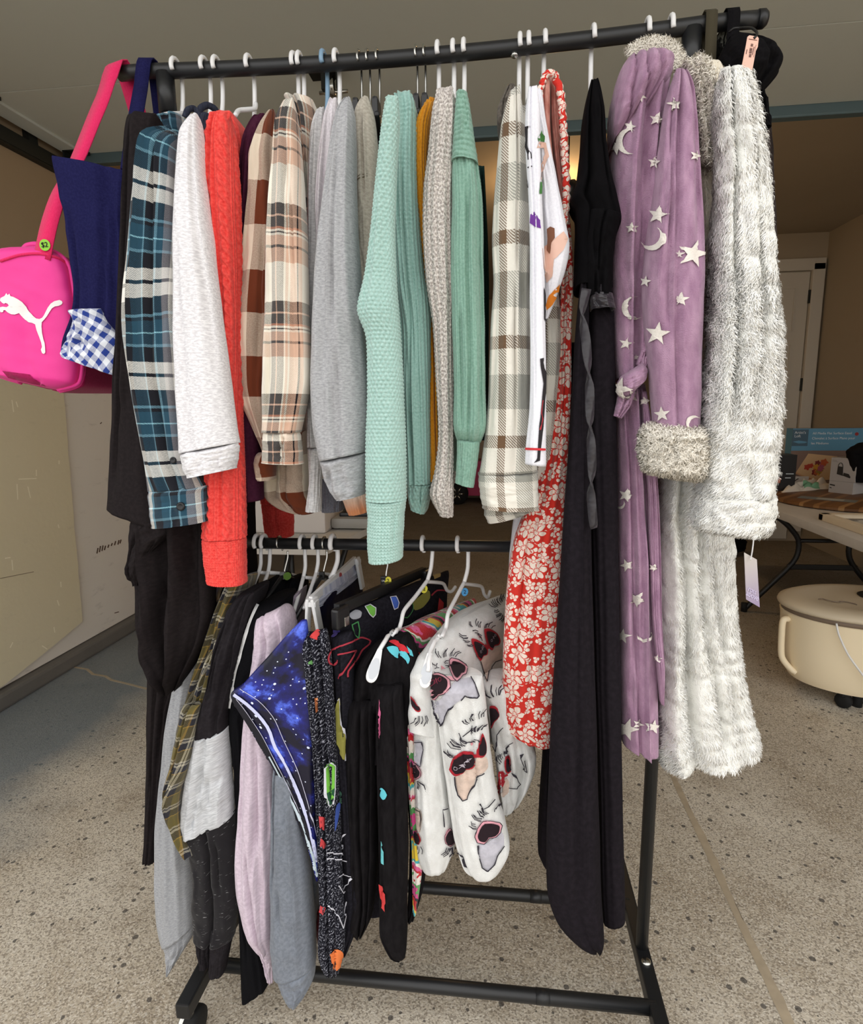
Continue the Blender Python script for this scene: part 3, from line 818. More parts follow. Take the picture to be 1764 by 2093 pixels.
# ---- plum long-sleeve top
M_plum = cloth('dark_plum_jersey', (62, 26, 46), (70, 32, 52), (200, 200, 1), bump=.15)
g, X = garment('long_sleeve_top', 'dark plum long-sleeved top showing narrowly beside coral sweater', 'top', (523, 200))
L = [(520, 236), (500, 290), (490, 380), (481, 520), (482, 700), (488, 860), (498, 1024)]
R = [(540, 232), (538, 290), (536, 380), (530, 520), (530, 700), (530, 860), (534, 1022)]
loft('sleeve', L, R, M_plum, g, Y=-.12, tf=.025, tb=.03, nf=4, amp=.005, seed=51, label='narrow plum sleeve')
torso(g, X, 1005, M_plum, k=(xs(L, R, -.12)-X)/-.12, w=.018, seed=52, top=.12)
h, _ = hanger(503, 115, 'white', 'white plastic hanger with bare arm showing above plum top', WHG, front=(xs(L, R, -.12)-X, -.12), neck=.09)
ar = [ony(x, y, Y) for x, y, Y in ((523, 212, .012), (521, 222, .0), (505, 224, -.015), (488, 226, -.03), (481, 236, -.05))]
MB().tube([tuple(p) for p in curve(np.array(ar), 16)], .0037, 8).build('bent_arm', M_white_pl, h, True)

# ---- brown buffalo-check shirt
BR, TN, IV = (104, 50, 28), (160, 122, 102), (222, 210, 190)
M_buff = plaid('brown_cream_buffalo_check', [(40, BR), (38, IV)], [(62, IV), (60, BR)], amt=.15, tw=600, off=(.0, -.02))
g, X = garment('check_shirt', 'rust brown and cream buffalo-check shirt with curved hem beside tan plaid shirt', 'shirt', (608, 190))
L = [(548, 226), (532, 262), (515, 320), (511, 400), (495, 520), (481, 620), (481, 720), (486, 790), (508, 845), (532, 905), (538, 925)]
R = [(560, 224), (566, 262), (570, 320), (572, 400), (572, 520), (568, 620), (562, 720), (560, 790), (560, 845), (560, 905), (558, 925)]
loft('sleeve', L, R, M_buff, g, Y=-.13, tf=.03, tb=.03, nf=6, amp=.008, seed=61)
loft('cuff', [(528, 925), (520, 945), (528, 982)], [(562, 922), (562, 945), (560, 980)], M_buff, g, Y=-.13, tf=.025, tb=.025, nf=3, amp=.004, seed=62, topr=.2)
kk = (xs(L, R, -.13)-X)/-.13
torso(g, X, 990, M_buff, k=kk, w=.02, seed=63, tf=.09)
loft('shirt_tail', [(548, 880), (540, 985), (546, 1018), (570, 1036), (600, 1046)], [(622, 880), (628, 985), (632, 1015), (636, 1035), (642, 1048)], M_buff, g, Y=-.06, tf=.03, tb=.06, nf=5, amp=.01, seed=64)
hanger(596, 112, 'white', 'white plastic hanger in rust check shirt, touching its right neighbour', WHG, front=(xs(L, R, -.13)-X, -.13))

# ---- cream black tan plaid shirt
PK, BK, CR, DG = (208, 172, 150), (34, 30, 34), (228, 222, 208), (92, 88, 86)
M_tan = plaid('cream_black_tan_plaid', [(15, CR), (8, DG), (1.5, PK), (9, DG), (2, CR), (3, PK), (2, CR), (12, PK), (2.5, BK), (7, PK), (10, CR)],
              [(50, (238, 233, 220)), (18, PK), (3, BK), (12, PK), (3, CR), (2, BK), (3, CR), (3, (176, 110, 80)), (13, (16, 14, 18)), (2.5, PK), (14, (16, 14, 18))], amt=.3, off=(.028, .014))
g, X = garment('tan_plaid_shirt', 'cream, black and tan plaid shirt with buttonless cuff in front of grey hoodies', 'shirt', (628, 185))
L = [(580, 204), (566, 250), (560, 330), (553, 430), (548, 540), (544, 660), (541, 780), (540, 884)]
R = [(598, 200), (606, 250), (615, 330), (622, 430), (627, 540), (631, 660), (634, 780), (612, 884)]
loft('sleeve', L, R, M_tan, g, Y=-.19, tf=.032, tb=.03, nf=5, amp=.007, seed=71)
loft('cuff', [(541, 880), (540, 912), (538, 945)], [(611, 880), (615, 912), (618, 948)], M_tan, g, Y=-.19, tf=.026, tb=.026, nf=3, amp=.004, seed=72, topr=.2)
kk = (xs(L, R, -.19)-X)/-.19
torso(g, X, 1005, M_tan, k=kk, w=.022, seed=73)
loft('collar', [(582, 200), (600, 228), (616, 300), (624, 430)], [(640, 205), (644, 240), (632, 310), (630, 430)], M_tan, g, Y=-.09, tf=.03, tb=.06, seed=74)
hanger(608, 112, 'white', 'white plastic hanger in cream and tan plaid shirt', WHG, front=(xs(L, R, -.19)-X, -.19))

# ---- light grey hoodie, lavender-white sweatshirt, grey sweatshirt, taupe sweatshirt
M_lg = cloth('light_grey_melange_jersey', (176, 176, 178), (204, 204, 205), (140, 380, 1), .38, .62)
g, X = garment('light_grey_hoodie', 'light grey melange hoodie sleeve just right of tan plaid shirt', 'hoodie', (650, 190))
L = [(648, 222), (636, 270), (630, 400), (627, 600), (627, 780), (629, 914)]
R = [(662, 218), (662, 270), (661, 400), (662, 600), (662, 780), (662, 914)]
loft('sleeve', L, R, M_lg, g, Y=-.14, tf=.025, tb=.03, nf=4, amp=.005, seed=81)
loft('cuff', [(630, 914), (633, 980), (626, 1044)], [(661, 914), (656, 980), (655, 1045)], M_lg, g, Y=-.14, tf=.02, tb=.02, nu=90, nf=2, amp=.003, disp=rib(.005, .0012), topr=.1, seed=82)
torso(g, X, 1000, M_lg, k=.3, w=.018, seed=83)
M_chr = cloth('charcoal_ribbing', (88, 90, 100), (104, 106, 116), bump=.2)
loft('hem', [(652, 980), (654, 1015), (660, 1045)], [(700, 980), (700, 1012), (698, 1044)], M_chr, g, Y=-.08, tf=.02, tb=.05, nu=160, nv=20, nf=2, amp=.003, disp=rib(.0055, .0016), topr=.1, seed=84, label='charcoal ribbed hem')
hanger(657, 105, 'blue', 'pale blue plastic hanger beside the cable pulley', None, front=(-.05, -.15))
M_lv = cloth('lavender_white_jersey', (206, 200, 206), (222, 217, 222), bump=.2)
g, X = garment('lavender_white_sweatshirt', 'lavender-white sweatshirt shoulder left of the mid grey sweatshirt', 'sweatshirt', (676, 190))
loft('sleeve', [(672, 206), (660, 250), (650, 340), (646, 430), (648, 520), (650, 800)], [(688, 200), (690, 250), (688, 340), (684, 430), (672, 520), (668, 800)], M_lv, g, Y=-.15, tf=.025, tb=.03, nf=4, amp=.006, seed=91)
torso(g, X, 990, M_lv, k=.3, w=.016, seed=92)
M_gr = cloth('mid_grey_melange_sweatshirt', (148, 149, 152), (178, 179, 182), (170, 420, 1), .36, .64)
g, X = garment('grey_sweatshirt', 'mid grey sweatshirt with wide plain cuff left of mint sweater', 'sweatshirt', (695, 185))
L = [(704, 198), (690, 225), (680, 270), (668, 360), (655, 470), (645, 580), (641, 680), (639, 790), (642, 870), (655, 942)]
R = [(716, 200), (722, 228), (725, 270), (727, 360), (731, 470), (738, 580), (745, 680), (754, 790), (757, 860), (753, 922)]
loft('sleeve', L, R, M_gr, g, Y=-.19, tf=.036, tb=.03, nf=4, amp=.006, seed=101, folds=[(-.1, .15, .1, -.008, .1, 1.1)])
loft('cuff', [(656, 941), (668, 985), (690, 1022)], [(753, 922), (752, 960), (749, 1008)], M_gr, g, Y=-.19, tf=.033, tb=.03, nf=3, amp=.005, topr=.15, seed=102)
torso(g, X, 985, M_gr, k=.25, w=.018, seed=103)
hanger(683, 103, 'white', 'white plastic hanger in mid grey sweatshirt', WHG, front=(0.02, -.19))
M_tp = cloth('taupe_jersey', (158, 152, 140), (178, 172, 160), (200, 300, 1), .4, .6)
g, X = garment('taupe_sweatshirt', 'taupe sweatshirt with contrast overlock seam behind the mint sweater', 'sweatshirt', (728, 190))
s1 = loft('sleeve', [(742, 197), (727, 230), (721, 300), (722, 380), (726, 470), (738, 600)], [(752, 198), (764, 235), (771, 300), (772, 380), (766, 470), (760, 600)], M_tp, g, Y=-.15, tf=.028, tb=.03, nf=4, amp=.006, seed=111)
torso(g, X, 985, M_tp, k=.2, w=.018, seed=112)
decal('seam', s1, line([(722, 377), (735, 364), (749, 360)], 2.2)+line([(723, 370), (735, 358), (749, 355)], 1.2), solid('brown_overlock_thread', (92, 82, 64), .9), g, .0012)
M_pe = NT('peach_to_white_dip_dye', .9, .2)
_x = M_pe.n('SeparateXYZ', {0: M_pe.uv()}); M_pe.base(M_pe.mix(M_pe.step(_x.outputs[1], -.045, -.012), lin((196, 130, 88)), lin((214, 204, 192)))); M_pe = M_pe.m
g = thing('dip_dyed_top', 'ribbed white top dip-dyed peach at the hem, peeking below grey sweatshirt', 'top', tuple(ony(726, 1050, -.1)))
loft('hem', [(700, 985), (702, 1018), (715, 1052)], [(752, 985), (752, 1012), (752, 1046)], M_pe, g, Y=-.1, tf=.025, tb=.06, nu=160, nv=24, nf=2, amp=.004, disp=rib(.005, .0014), topr=.1, seed=113)
loft('body', [(712, 320), (706, 600), (702, 985)], [(742, 320), (746, 600), (750, 985)], M_tp, g, Y=-.06, tf=.02, tb=.10, seed=114)
# ---- black clip hangers with dark tops
M_blk = cloth('black_jersey', (22, 21, 24), (28, 27, 30), bump=.2)
M_trib = cloth('taupe_rib_knit', (128, 122, 110), (146, 140, 128), bump=.2)
hl = [(730, 100, 'black-armed metal hanger leftmost of three behind mint sweater'), (748, 98, 'black-armed metal hanger middle one of three behind mint sweater'), (768, 97, 'black-armed metal hanger rightmost of three behind mint sweater'),
      (848, 92, 'black-armed metal hanger left one of two above mustard sweater'), (865, 90, 'black-armed metal hanger right one of two above mustard sweater')]
for i, (x, y, lb) in enumerate(hl):
    h, XX = hanger(x, y, 'metal', lb, BKG, front=(.03, -.19), drop=.03, neck=.088)
    zz = zbar(XX)-.088
    MB().box((XX+.0, -.01, zz-.006), (.009, .02, .016), bev=.004).build('neck_block', M_black_pl, h)
    MB().box((XX+.008, -.06, zz-.012), (.010, .03, .03), bev=.005).build('shoulder_pad', M_black_pl, h)
    nm = ['taupe ribbed top between taupe sweatshirt and mint sweater', 'black tank top hidden behind mint sweater, leftmost', 'black tank top hidden behind mint sweater, rightmost', 'black camisole under mustard sweater, left one', 'black camisole under mustard sweater, right one'][i]
    g = thing('ribbed_top' if i == 0 else 'tank_top', nm, 'top', (XX, 0, 1.0))
    torso(g, XX+.004, 900, M_trib if i == 0 else M_blk, k=.1, w=.01, top=.118, tf=.12, tb=.16, seed=120+i)

# ---- mint sweater
M_mint = cloth('mint_green_knit', (152, 186, 178), (174, 205, 198), (300, 300, 1), .38, .62, bump=.35, sheen=.4)
M_mint2 = cloth('mint_green_rib_knit', (134, 172, 164), (152, 188, 180), (300, 300, 1), .38, .62, bump=.35, sheen=.4)
g, X = garment('mint_sweater', 'mint green chunky knit sweater, its long cuff overlapping the lower bar', 'sweater', (893, 150))
X = ony(815, 150, 0)[0]
L = [(790, 195), (783, 240), (772, 340), (760, 460), (748, 560), (734, 635), (750, 690), (753, 780), (751, 880), (750, 960), (751, 1020)]
R = [(812, 195), (813, 240), (808, 340), (805, 460), (808, 560), (813, 635), (818, 690), (823, 780), (827, 880), (829, 960), (829, 1020)]
s1 = loft('sleeve', L, R, M_mint, g, Y=-.23, tf=.04, tb=.035, nu=200, nv=420, nf=3, amp=.004, seed=131, disp=moss(.0062, .0052, .0028))
s2 = loft('cuff', [(751, 1018), (754, 1060), (753, 1100), (756, 1146)], [(829, 1018), (825, 1060), (823, 1100), (822, 1140)], M_mint, g, Y=-.23, tf=.034, tb=.03, nu=200, nv=110, nf=1, amp=.002, seed=132, disp=rib(.0044, .0014, .0045, .0006), topr=.08)
loft('body', [(806, 192), (810, 240), (806, 340), (805, 460), (810, 570), (818, 700), (826, 850), (832, 988)], [(838, 186), (849, 225), (851, 340), (857, 460), (867, 560), (881, 640), (878, 850), (880, 988)], M_mint2, g, Y=-.14, tf=.03, tb=.14, nu=230, nv=280, nf=3, amp=.005, seed=133, disp=rib(.0075, .0024, .006, .0007))
loft('hem', [(833, 986), (835, 1015), (840, 1040)], [(880, 988), (875, 1018), (868, 1050)], M_mint2, g, Y=-.14, tf=.024, tb=.10, nu=200, nv=36, nf=2, amp=.004, seed=134, disp=moss(.006, .006, .0022), topr=.1)
# ---- mustard sweater
M_must = cloth('mustard_yellow_knit', (190, 126, 20), (206, 142, 34), (300, 300, 1), .4, .6, bump=.3)
g, X = garment('mustard_sweater', 'mustard yellow ribbed sweater squeezed between mint and grey knits', 'sweater', (878, 150))
loft('sleeve', [(862, 218), (848, 260), (846, 330), (852, 420), (864, 560), (874, 700), (876, 850), (878, 986)], [(884, 208), (876, 260), (872, 330), (876, 420), (886, 560), (892, 700), (896, 850), (903, 975)], M_must, g, Y=-.13, tf=.024, tb=.05, nu=130, nv=200, nf=2, amp=.004, seed=141, disp=rib(.005, .0018))
loft('collar', [(866, 214), (862, 260), (868, 330)], [(890, 200), (890, 240), (880, 330)], M_must, g, Y=-.08, tf=.02, tb=.06, nu=90, nv=50, seed=142, disp=rib(.006, .0018))
torso(g, X, 985, M_must, k=.12, w=.014, top=.1, seed=143)
# ---- marled grey chunky knit
M_marl = cloth('grey_white_marled_yarn', (150, 142, 138), (222, 216, 210), (420, 300, 1), .40, .6, bump=.4)
g, X = garment('marled_sweater', 'chunky grey and white marled sweater between mustard and sage sweaters', 'sweater', (907, 150))
L = [(894, 182), (884, 240), (876, 320), (867, 390), (866, 470), (872, 570), (886, 670), (892, 780), (897, 890), (890, 960), (880, 1010), (900, 1054)]
R = [(924, 178), (933, 230), (930, 320), (927, 390), (926, 470), (926, 570), (926, 670), (926, 780), (926, 890), (926, 960), (926, 1010), (925, 1056)]
s1 = loft('sleeve', L, R, M_marl, g, Y=-.17, tf=.034, tb=.035, nu=130, nv=330, nf=3, amp=.004, seed=151, disp=stitch(.0085, .0068, .004))
torso(g, X, 985, M_marl, k=(xs(L, R, -.17)-X)/-.17, w=.018, seed=152, nu=120, nv=120, disp=stitch(.009, .008, .003))
hanger(893, 87, 'white', 'white plastic hanger in grey marled sweater', WHG, front=(0, -.19))
# ---- sage rib sweater
M_sage = cloth('sage_green_rib_knit', (120, 158, 142), (136, 172, 157), (300, 300, 1), .4, .6, bump=.3, sheen=.3)
g, X = garment('sage_sweater', 'sage green rib-knit sweater with folded shoulder and gathered cuff', 'sweater', (940, 150))
L = [(932, 300), (925, 340), (925, 420), (922, 540), (925, 660), (928, 780), (928, 870), (935, 902)]
R = [(970, 300), (978, 340), (986, 420), (988, 540), (990, 660), (992, 780), (993, 870), (982, 905)]
loft('sleeve', L, R, M_sage, g, Y=-.18, tf=.034, tb=.03, nu=210, nv=200, nf=5, amp=.006, seed=161, disp=rib(.0052, .0016, .004, .0003), botr=.05, lip=False)
loft('cuff', [(935, 898), (934, 940), (931, 986)], [(981, 900), (976, 945), (968, 996)], M_sage, g, Y=-.18, tf=.026, tb=.024, nu=170, nv=50, nf=1, amp=.002, seed=162, disp=rib(.0042, .0012), topr=.1)
loft('shoulder', [(934, 186), (931, 220), (928, 270), (924, 332)], [(953, 186), (960, 220), (967, 270), (977, 338)], M_sage, g, Y=-.185, tf=.036, tb=.05, nu=150, nv=110, nf=2, amp=.004, seed=163, disp=lambda U, V, c, v: .0022*(np.abs(np.sin(PI*(V/.0065+U*30*.0)))-.5))
torso(g, X, 960, M_sage, k=0, w=.02, seed=164)
hanger(925, 84, 'white', 'white plastic hanger left of the pair above sage sweater', WHG, front=(0, -.19))
hanger(947, 82, 'white', 'white plastic hanger right of the pair above sage sweater', WHG, front=(.02, -.19))
g = thing('dark_green_top', 'dark green top seen as a sliver right of sage sweater', 'top', tuple(ony(992, 600, -.08)))
loft('body', [(975, 340), (982, 560), (985, 900)], [(990, 340), (999, 560), (996, 900)], cloth('bottle_green_jersey', (30, 52, 48), (36, 58, 54)), g, Y=-.08, tf=.02, tb=.1, seed=165)
# ---- grey white brown plaid shacket
G1, W1, B1 = (150, 150, 142), (226, 222, 212), (104, 78, 56)
M_shk = plaid('grey_white_brown_wool_plaid', [(26, G1), (18, W1), (11, B1), (16, W1)], [(46, G1), (34, W1), (17, B1), (36, W1)], tw=260, amt=.75, off=(.061, .012), sheen=.4, bump=.5)
g, X = garment('plaid_shacket', 'grey, white and brown wool plaid overshirt left of white graphic nightshirt', 'overshirt', (1063, 100))
L = [(1042, 188), (1026, 250), (1018, 310), (1012, 380), (1006, 480), (1008, 580), (1002, 680), (1000, 780), (992, 880), (980, 960), (978, 968)]
R = [(1062, 172), (1072, 250), (1078, 310), (1082, 380), (1082, 480), (1082, 580), (1084, 680), (1086, 780), (1092, 880), (1098, 955), (1099, 962)]
loft('sleeve', L, R, M_shk, g, Y=-.17, tf=.036, tb=.035, nf=5, amp=.007, seed=171, folds=[(.25, -.1, .05, -.012, -.2, 1.3)])
loft('cuff', [(977, 965), (980, 1000), (986, 1036)], [(1099, 962), (1100, 1000), (1101, 1040)], M_shk, g, Y=-.17, tf=.036, tb=.034, nf=3, amp=.004, topr=.15, seed=172)
loft('front_panel', [(1100, 560), (1105, 700), (1096, 860), (1090, 985)], [(1140, 560), (1146, 700), (1134, 860), (1118, 990)], M_shk, g, Y=-.11, tf=.02, tb=.08, nf=3, amp=.006, seed=173)
loft('hem', [(990, 1030), (990, 1050), (998, 1068)], [(1080, 1030), (1082, 1040), (1085, 1044)], M_shk, g, Y=-.13, tf=.03, tb=.06, nf=3, amp=.004, seed=174)
torso(g, X, 980, M_shk, k=0, w=.03, seed=175, tf=.1)
M_tpd = cloth('dark_taupe_flannel', (92, 86, 80), (110, 104, 96))
loft('hood', [(1036, 178), (1018, 220), (1016, 250), (1024, 268)], [(1052, 172), (1044, 210), (1040, 245), (1038, 268)], M_tpd, g, Y=-.05, tf=.02, tb=.08, nf=3, amp=.006, seed=176)
hanger(1063, 70, 'white', 'white plastic hanger in grey plaid overshirt', WHG, front=(-.01, -.19))
# ---- white graphic nightshirt
M_wt = cloth('bright_white_jersey', (226, 226, 234), (234, 234, 241), bump=.25, bs=900)
g, X = garment('graphic_nightshirt', 'white nightshirt printed with long-haired figures, purple and orange shapes', 'nightshirt', (1081, 100))
L = [(1080, 178), (1074, 230), (1074, 300), (1080, 400), (1083, 500), (1083, 620), (1084, 740), (1082, 840), (1075, 908), (1073, 948)]
R = [(1098, 174), (1104, 230), (1104, 300), (1108, 400), (1112, 500), (1114, 620), (1116, 740), (1116, 840), (1116, 908), (1116, 952)]
s1 = loft('sleeve', L, R, M_wt, g, Y=-.22, tf=.024, tb=.02, nf=3, amp=.004, AMP=1., seed=181)
s2 = loft('body', [(1092, 178), (1097, 240), (1102, 330), (1107, 430), (1110, 520), (1111, 600), (1112, 655)], [(1108, 184), (1116, 250), (1131, 330), (1148, 420), (1164, 512), (1140, 600), (1120, 652)], M_wt, g, Y=-.185, tf=.02, tb=.06, nf=3, amp=.005, AMP=1., seed=182, wob=.02)
torso(g, X, 1180, M_wt, k=0, w=.014, tf=.1, seed=183)
q = T(960, 240, 320/1674.)
sf = [s1, s2]
def C(name, c): return solid(name, c, .9)
decal('purple_print', sf, [q([(655, 1040), (690, 1010), (750, 1100), (757, 1190), (700, 1165), (650, 1130)])], C('purple_ink', (104, 52, 140)), g)
decal('hair_print', sf, [q([(835, 1195), (868, 1170), (905, 1190), (908, 1290), (880, 1340), (860, 1460), (835, 1420), (842, 1300)])], C('brown_ink', (120, 78, 58)), g, .0018)
decal('figure_print', sf, [q([(775, 1400), (850, 1350), (920, 1290), (1000, 1220), (1045, 1300), (1000, 1420), (905, 1520), (885, 1700), (830, 1770), (790, 1610)]), q([(715, 330), (738, 262), (815, 275), (845, 420), (790, 560), (755, 680), (770, 520), (800, 400), (790, 330)])], C('peach_ink', (222, 184, 168)), g)
decal('orange_print', sf, [q([(815, 2010), (850, 1900), (960, 1780), (940, 1900), (880, 2000), (825, 2060)])], C('orange_ink', (208, 120, 34)), g)
decal('green_print', sf, [q([(722, 225), (770, 140), (802, 205), (802, 265), (735, 262)]), q([(750, 690), (772, 660), (765, 820), (740, 820)])], C('green_ink', (70, 124, 64)), g)
q2 = T(700, 500, 550/1744.)
decal('black_print', sf, [q([(598, 100), (655, 90), (655, 110), (625, 120), (622, 300), (655, 400), (655, 440), (600, 470), (592, 380), (605, 250)]), q2([(1302, 275), (1312, 300), (1316, 520), (1304, 480)]), q2([(1282, 740), (1320, 728), (1320, 755), (1300, 765), (1305, 800), (1318, 830), (1315, 960), (1310, 1010), (1300, 1180), (1285, 1310), (1280, 1400), (1240, 1415), (1262, 1385), (1275, 1180), (1290, 1010), (1300, 900), (1285, 800)]), q2([(1174, 1355), (1190, 1370), (1190, 1420), (1174, 1420)])]+line(q([(598, 550), (655, 525)]), 3)+line(q([(598, 560), (630, 750)]), 1.5), C('black_ink', (38, 34, 38)), g)
decal('red_piping', s1, line([(1071, 917), (1118, 919)], 4.5), C('red_trim', (196, 44, 52)), g, .002)
decal('red_print', sf, line(q2([(1295, 1010), (1285, 1090), (1295, 1130), (1280, 1200)]), 1.6), C('red_ink', (170, 50, 60)), g, .0018)
hanger(1081, 68, 'white', 'white plastic hanger in white graphic nightshirt', WHG, front=(.01, -.2))
loft('lower_body', [(1078, 900), (1050, 1060), (1040, 1160), (1042, 1220)], [(1110, 900), (1110, 1060), (1100, 1160), (1090, 1220)], M_wt, g, Y=-.05, tf=.02, tb=.08, seed=184)

# ---- red floral dress
def floral():
    k = NT('red_white_floral_print', .9, .15, 0, .2); uv = k.uv()
    red = lin((206, 50, 40)); wh = lin((236, 220, 208))
    wv = k.n('VectorMath', {0: uv, 1: k.n('VectorMath', {0: k.n('TexNoise', {'Vector': uv, 'Scale': 60., 'Detail': 1.}).outputs[1], 3: .006}, operation='SCALE').outputs[0]}, operation='ADD').outputs[0]
    col = red; tot = None
    def layer(sc, npet, r0, seed, col, thr):
        p = k.n('Mapping', {0: wv, 1: (seed*.37, seed*.73, 0)}).outputs[0]
        v = k.n('TexVoronoi', {'Vector': p, 'Scale': sc, 'Randomness': .75}, voronoi_dimensions='2D')
        d = k.n('VectorMath', {0: k.n('VectorMath', {0: p, 3: sc}, operation='SCALE').outputs[0], 1: k.n('VectorMath', {0: v.outputs['Position'], 3: sc}, operation='SCALE').outputs[0]}, operation='SUBTRACT').outputs[0]
        # Position comes back in texture space already
        x = k.n('SeparateXYZ', {0: d}); ang = k.math('ARCTAN2', x.outputs[1], x.outputs[0])
        rnd = k.n('SeparateColor', {0: v.outputs['Color']})
        ph = k.math('MULTIPLY', rnd.outputs[0], 6.28)
        pet = k.math('ABSOLUTE', k.math('COSINE', k.math('ADD', k.math('MULTIPLY', ang, npet/2.), ph)))
        R = k.math('ADD', k.math('MULTIPLY', pet, r0*.55), r0*.45)
        rel = k.math('DIVIDE', v.outputs['Distance'], R)
        ins = k.math('LESS_THAN', rel, 1.)
        veins = k.math('MULTIPLY', k.math('LESS_THAN', pet, .3), k.math('GREATER_THAN', rel, .3))
        ring = k.math('MULTIPLY', k.math('GREATER_THAN', rel, .26), k.math('LESS_THAN', rel, .34))
        keep = k.math('GREATER_THAN', rnd.outputs[1], thr)
        col = k.mix(k.math('MULTIPLY', k.math('LESS_THAN', rel, 1.3), keep), col, red)
        m = k.math('MULTIPLY', ins, keep)
        m = k.math('MULTIPLY', m, k.math('SUBTRACT', 1., k.math('MAXIMUM', veins, ring)))
        return k.mix(m, col, wh)
    col = layer(80., 3, .46, 1., col, .1)
    col = layer(50., 5, .46, 2., col, .35)
    col = layer(30., 6, .46, 3., col, .4)
    k.base(col); k.bump(k.math('ADD', k.math('MULTIPLY', k.noise(uv, 900.), .2), k.noise(uv, 22., 3.)), .3, .006)
    return k.m
M_flo = floral()
M_lin = cloth('faded_pink_reverse_cotton', (178, 112, 100), (204, 150, 138), (40, 40, 1), .35, .65)
g, X = garment('floral_dress', 'red dress with cream white flower print hanging to knee height', 'dress', (1115, 100))
L = [(1138, 360), (1144, 450), (1146, 560), (1143, 680), (1136, 800), (1118, 920), (1075, 1040), (1050, 1110), (1034, 1220), (1028, 1340), (1026, 1430), (1032, 1484), (1062, 1500)]
R = [(1158, 360), (1165, 450), (1172, 560), (1168, 680), (1167, 800), (1162, 920), (1159, 1040), (1156, 1110), (1151, 1220), (1144, 1340), (1136, 1430), (1130, 1490), (1127, 1517)]
loft('skirt', L, R, M_flo, g, Y=-.11, tf=.03, tb=.08, nv=140, nf=4, amp=.006, seed=191, folds=[(-.55, .1, .05, -.012, .5, 1.3)])
loft('bodice_left', [(1108, 172), (1103, 195), (1106, 250), (1112, 320), (1126, 400), (1140, 480)], [(1122, 152), (1124, 190), (1124, 250), (1130, 320), (1140, 400), (1150, 480)], M_lin, g, Y=-.15, tf=.016, tb=.03, nf=3, amp=.005, seed=192, label='faded pink inside of the bodice')
loft('bodice_right', [(1122, 152), (1126, 190), (1127, 250), (1134, 320), (1144, 400), (1150, 480)], [(1134, 154), (1145, 190), (1150, 250), (1154, 320), (1158, 400), (1160, 480)], M_lin, g, Y=-.135, tf=.016, tb=.05, nf=3, amp=.005, seed=193)
def edge(pts, Y, r, mat, nm):
    P = [ony(x, y, Y) for x, y in pts]; n = len(P)
    return MB().tube([tuple(p+np.array([.0012*math.sin(i*1.7), 0, 0])) for i, p in enumerate(curve(np.array(P), 60))], r, 8).build(nm, mat, g, True)
edge([(1107, 172), (1103, 196), (1107, 250), (1113, 320), (1127, 400), (1141, 478)], -.168, .0042, M_flo, 'ruffled_edge')
edge([(1133, 153), (1146, 190), (1151, 250), (1155, 320), (1158, 400), (1150, 480)], -.155, .0050, M_flo, 'ruffled_edge')
edge([(1107, 172), (1116, 154), (1124, 149), (1133, 153)], -.16, .0045, M_flo, 'ruffled_edge')
torso(g, X+.01, 1000, M_flo, k=.05, w=.014, tf=.08, top=.06, seed=194)
hanger(1115, 66, 'white', 'white plastic hanger in red floral dress', WHG, front=(.01, -.2), neck=.06)

# ---- long black robe with velvet cape
M_vel = NT('black_velvet', .9, .0, 0, .08); M_vel.base(lin((9, 8, 10))); M_vel.bump(M_vel.noise(M_vel.uv(), 60., 3.), .3, .004); M_vel = M_vel.m
M_crepe = cloth('black_crepe', (26, 23, 27), (32, 28, 33), (120, 120, 1), bump=.15, sheen=.1)
M_sat = satin('black_satin', (34, 30, 36), .35)
g, X = garment('black_robe', 'floor-length black robe with velvet cape top and satin trim', 'robe', (1212, 90), 1900)
L = [(1208, 164), (1197, 220), (1190, 300), (1180, 370), (1166, 408), (1178, 432), (1179, 500), (1176, 586)]
R = [(1222, 160), (1235, 220), (1240, 300), (1250, 370), (1262, 416), (1268, 455), (1254, 500), (1250, 590)]
loft('velvet_cape', L, R, M_vel, g, Y=-.17, tf=.035, tb=.09, nf=5, amp=.008, seed=201, topr=.04)
loft('velvet_sleeve', [(1206, 430), (1200, 500), (1198, 560), (1200, 606)], [(1266, 440), (1256, 500), (1250, 560), (1250, 606)], M_vel, g, Y=-.19, tf=.03, tb=.04, nf=3, amp=.006, seed=202)
loft('satin_cuff', [(1208, 598), (1206, 615), (1208, 634)], [(1251, 600), (1254, 616), (1257, 632)], M_sat, g, Y=-.192, tf=.03, tb=.04, nf=2, amp=.003, topr=.15, seed=203)
L = [(1188, 575), (1176, 700), (1168, 850), (1155, 1030), (1142, 1220), (1131, 1400), (1122, 1580), (1117, 1720), (1118, 1820), (1140, 1880), (1190, 1928), (1212, 1941)]
R = [(1205, 575), (1203, 700), (1203, 850), (1206, 1030), (1211, 1220), (1216, 1400), (1221, 1580), (1226, 1720), (1229, 1820), (1232, 1880), (1233, 1920), (1226, 1944)]
loft('front_panel', L, R, M_crepe, g, Y=-.19, tf=.03, tb=.035, nf=4, amp=.007, seed=204, nv=120, AMP=.8)
L = [(1198, 600), (1200, 760), (1204, 950), (1210, 1150), (1216, 1400), (1224, 1600), (1228, 1780), (1232, 1880)]
R = [(1254, 630), (1256, 760), (1260, 950), (1263, 1150), (1267, 1400), (1271, 1600), (1275, 1780), (1277, 1868)]
loft('side_panel', L, R, M_crepe, g, Y=-.16, tf=.028, tb=.07, nf=3, amp=.006, seed=205, nv=100, AMP=.7)
loft('back_panel', [(1150, 700), (1140, 1000), (1118, 1400), (1103, 1650), (1100, 1740), (1112, 1756)], [(1200, 700), (1190, 1000), (1170, 1400), (1160, 1650), (1160, 1760), (1160, 1790)], M_crepe, g, Y=-.05, tf=.03, tb=.06, nf=4, amp=.008, seed=206)
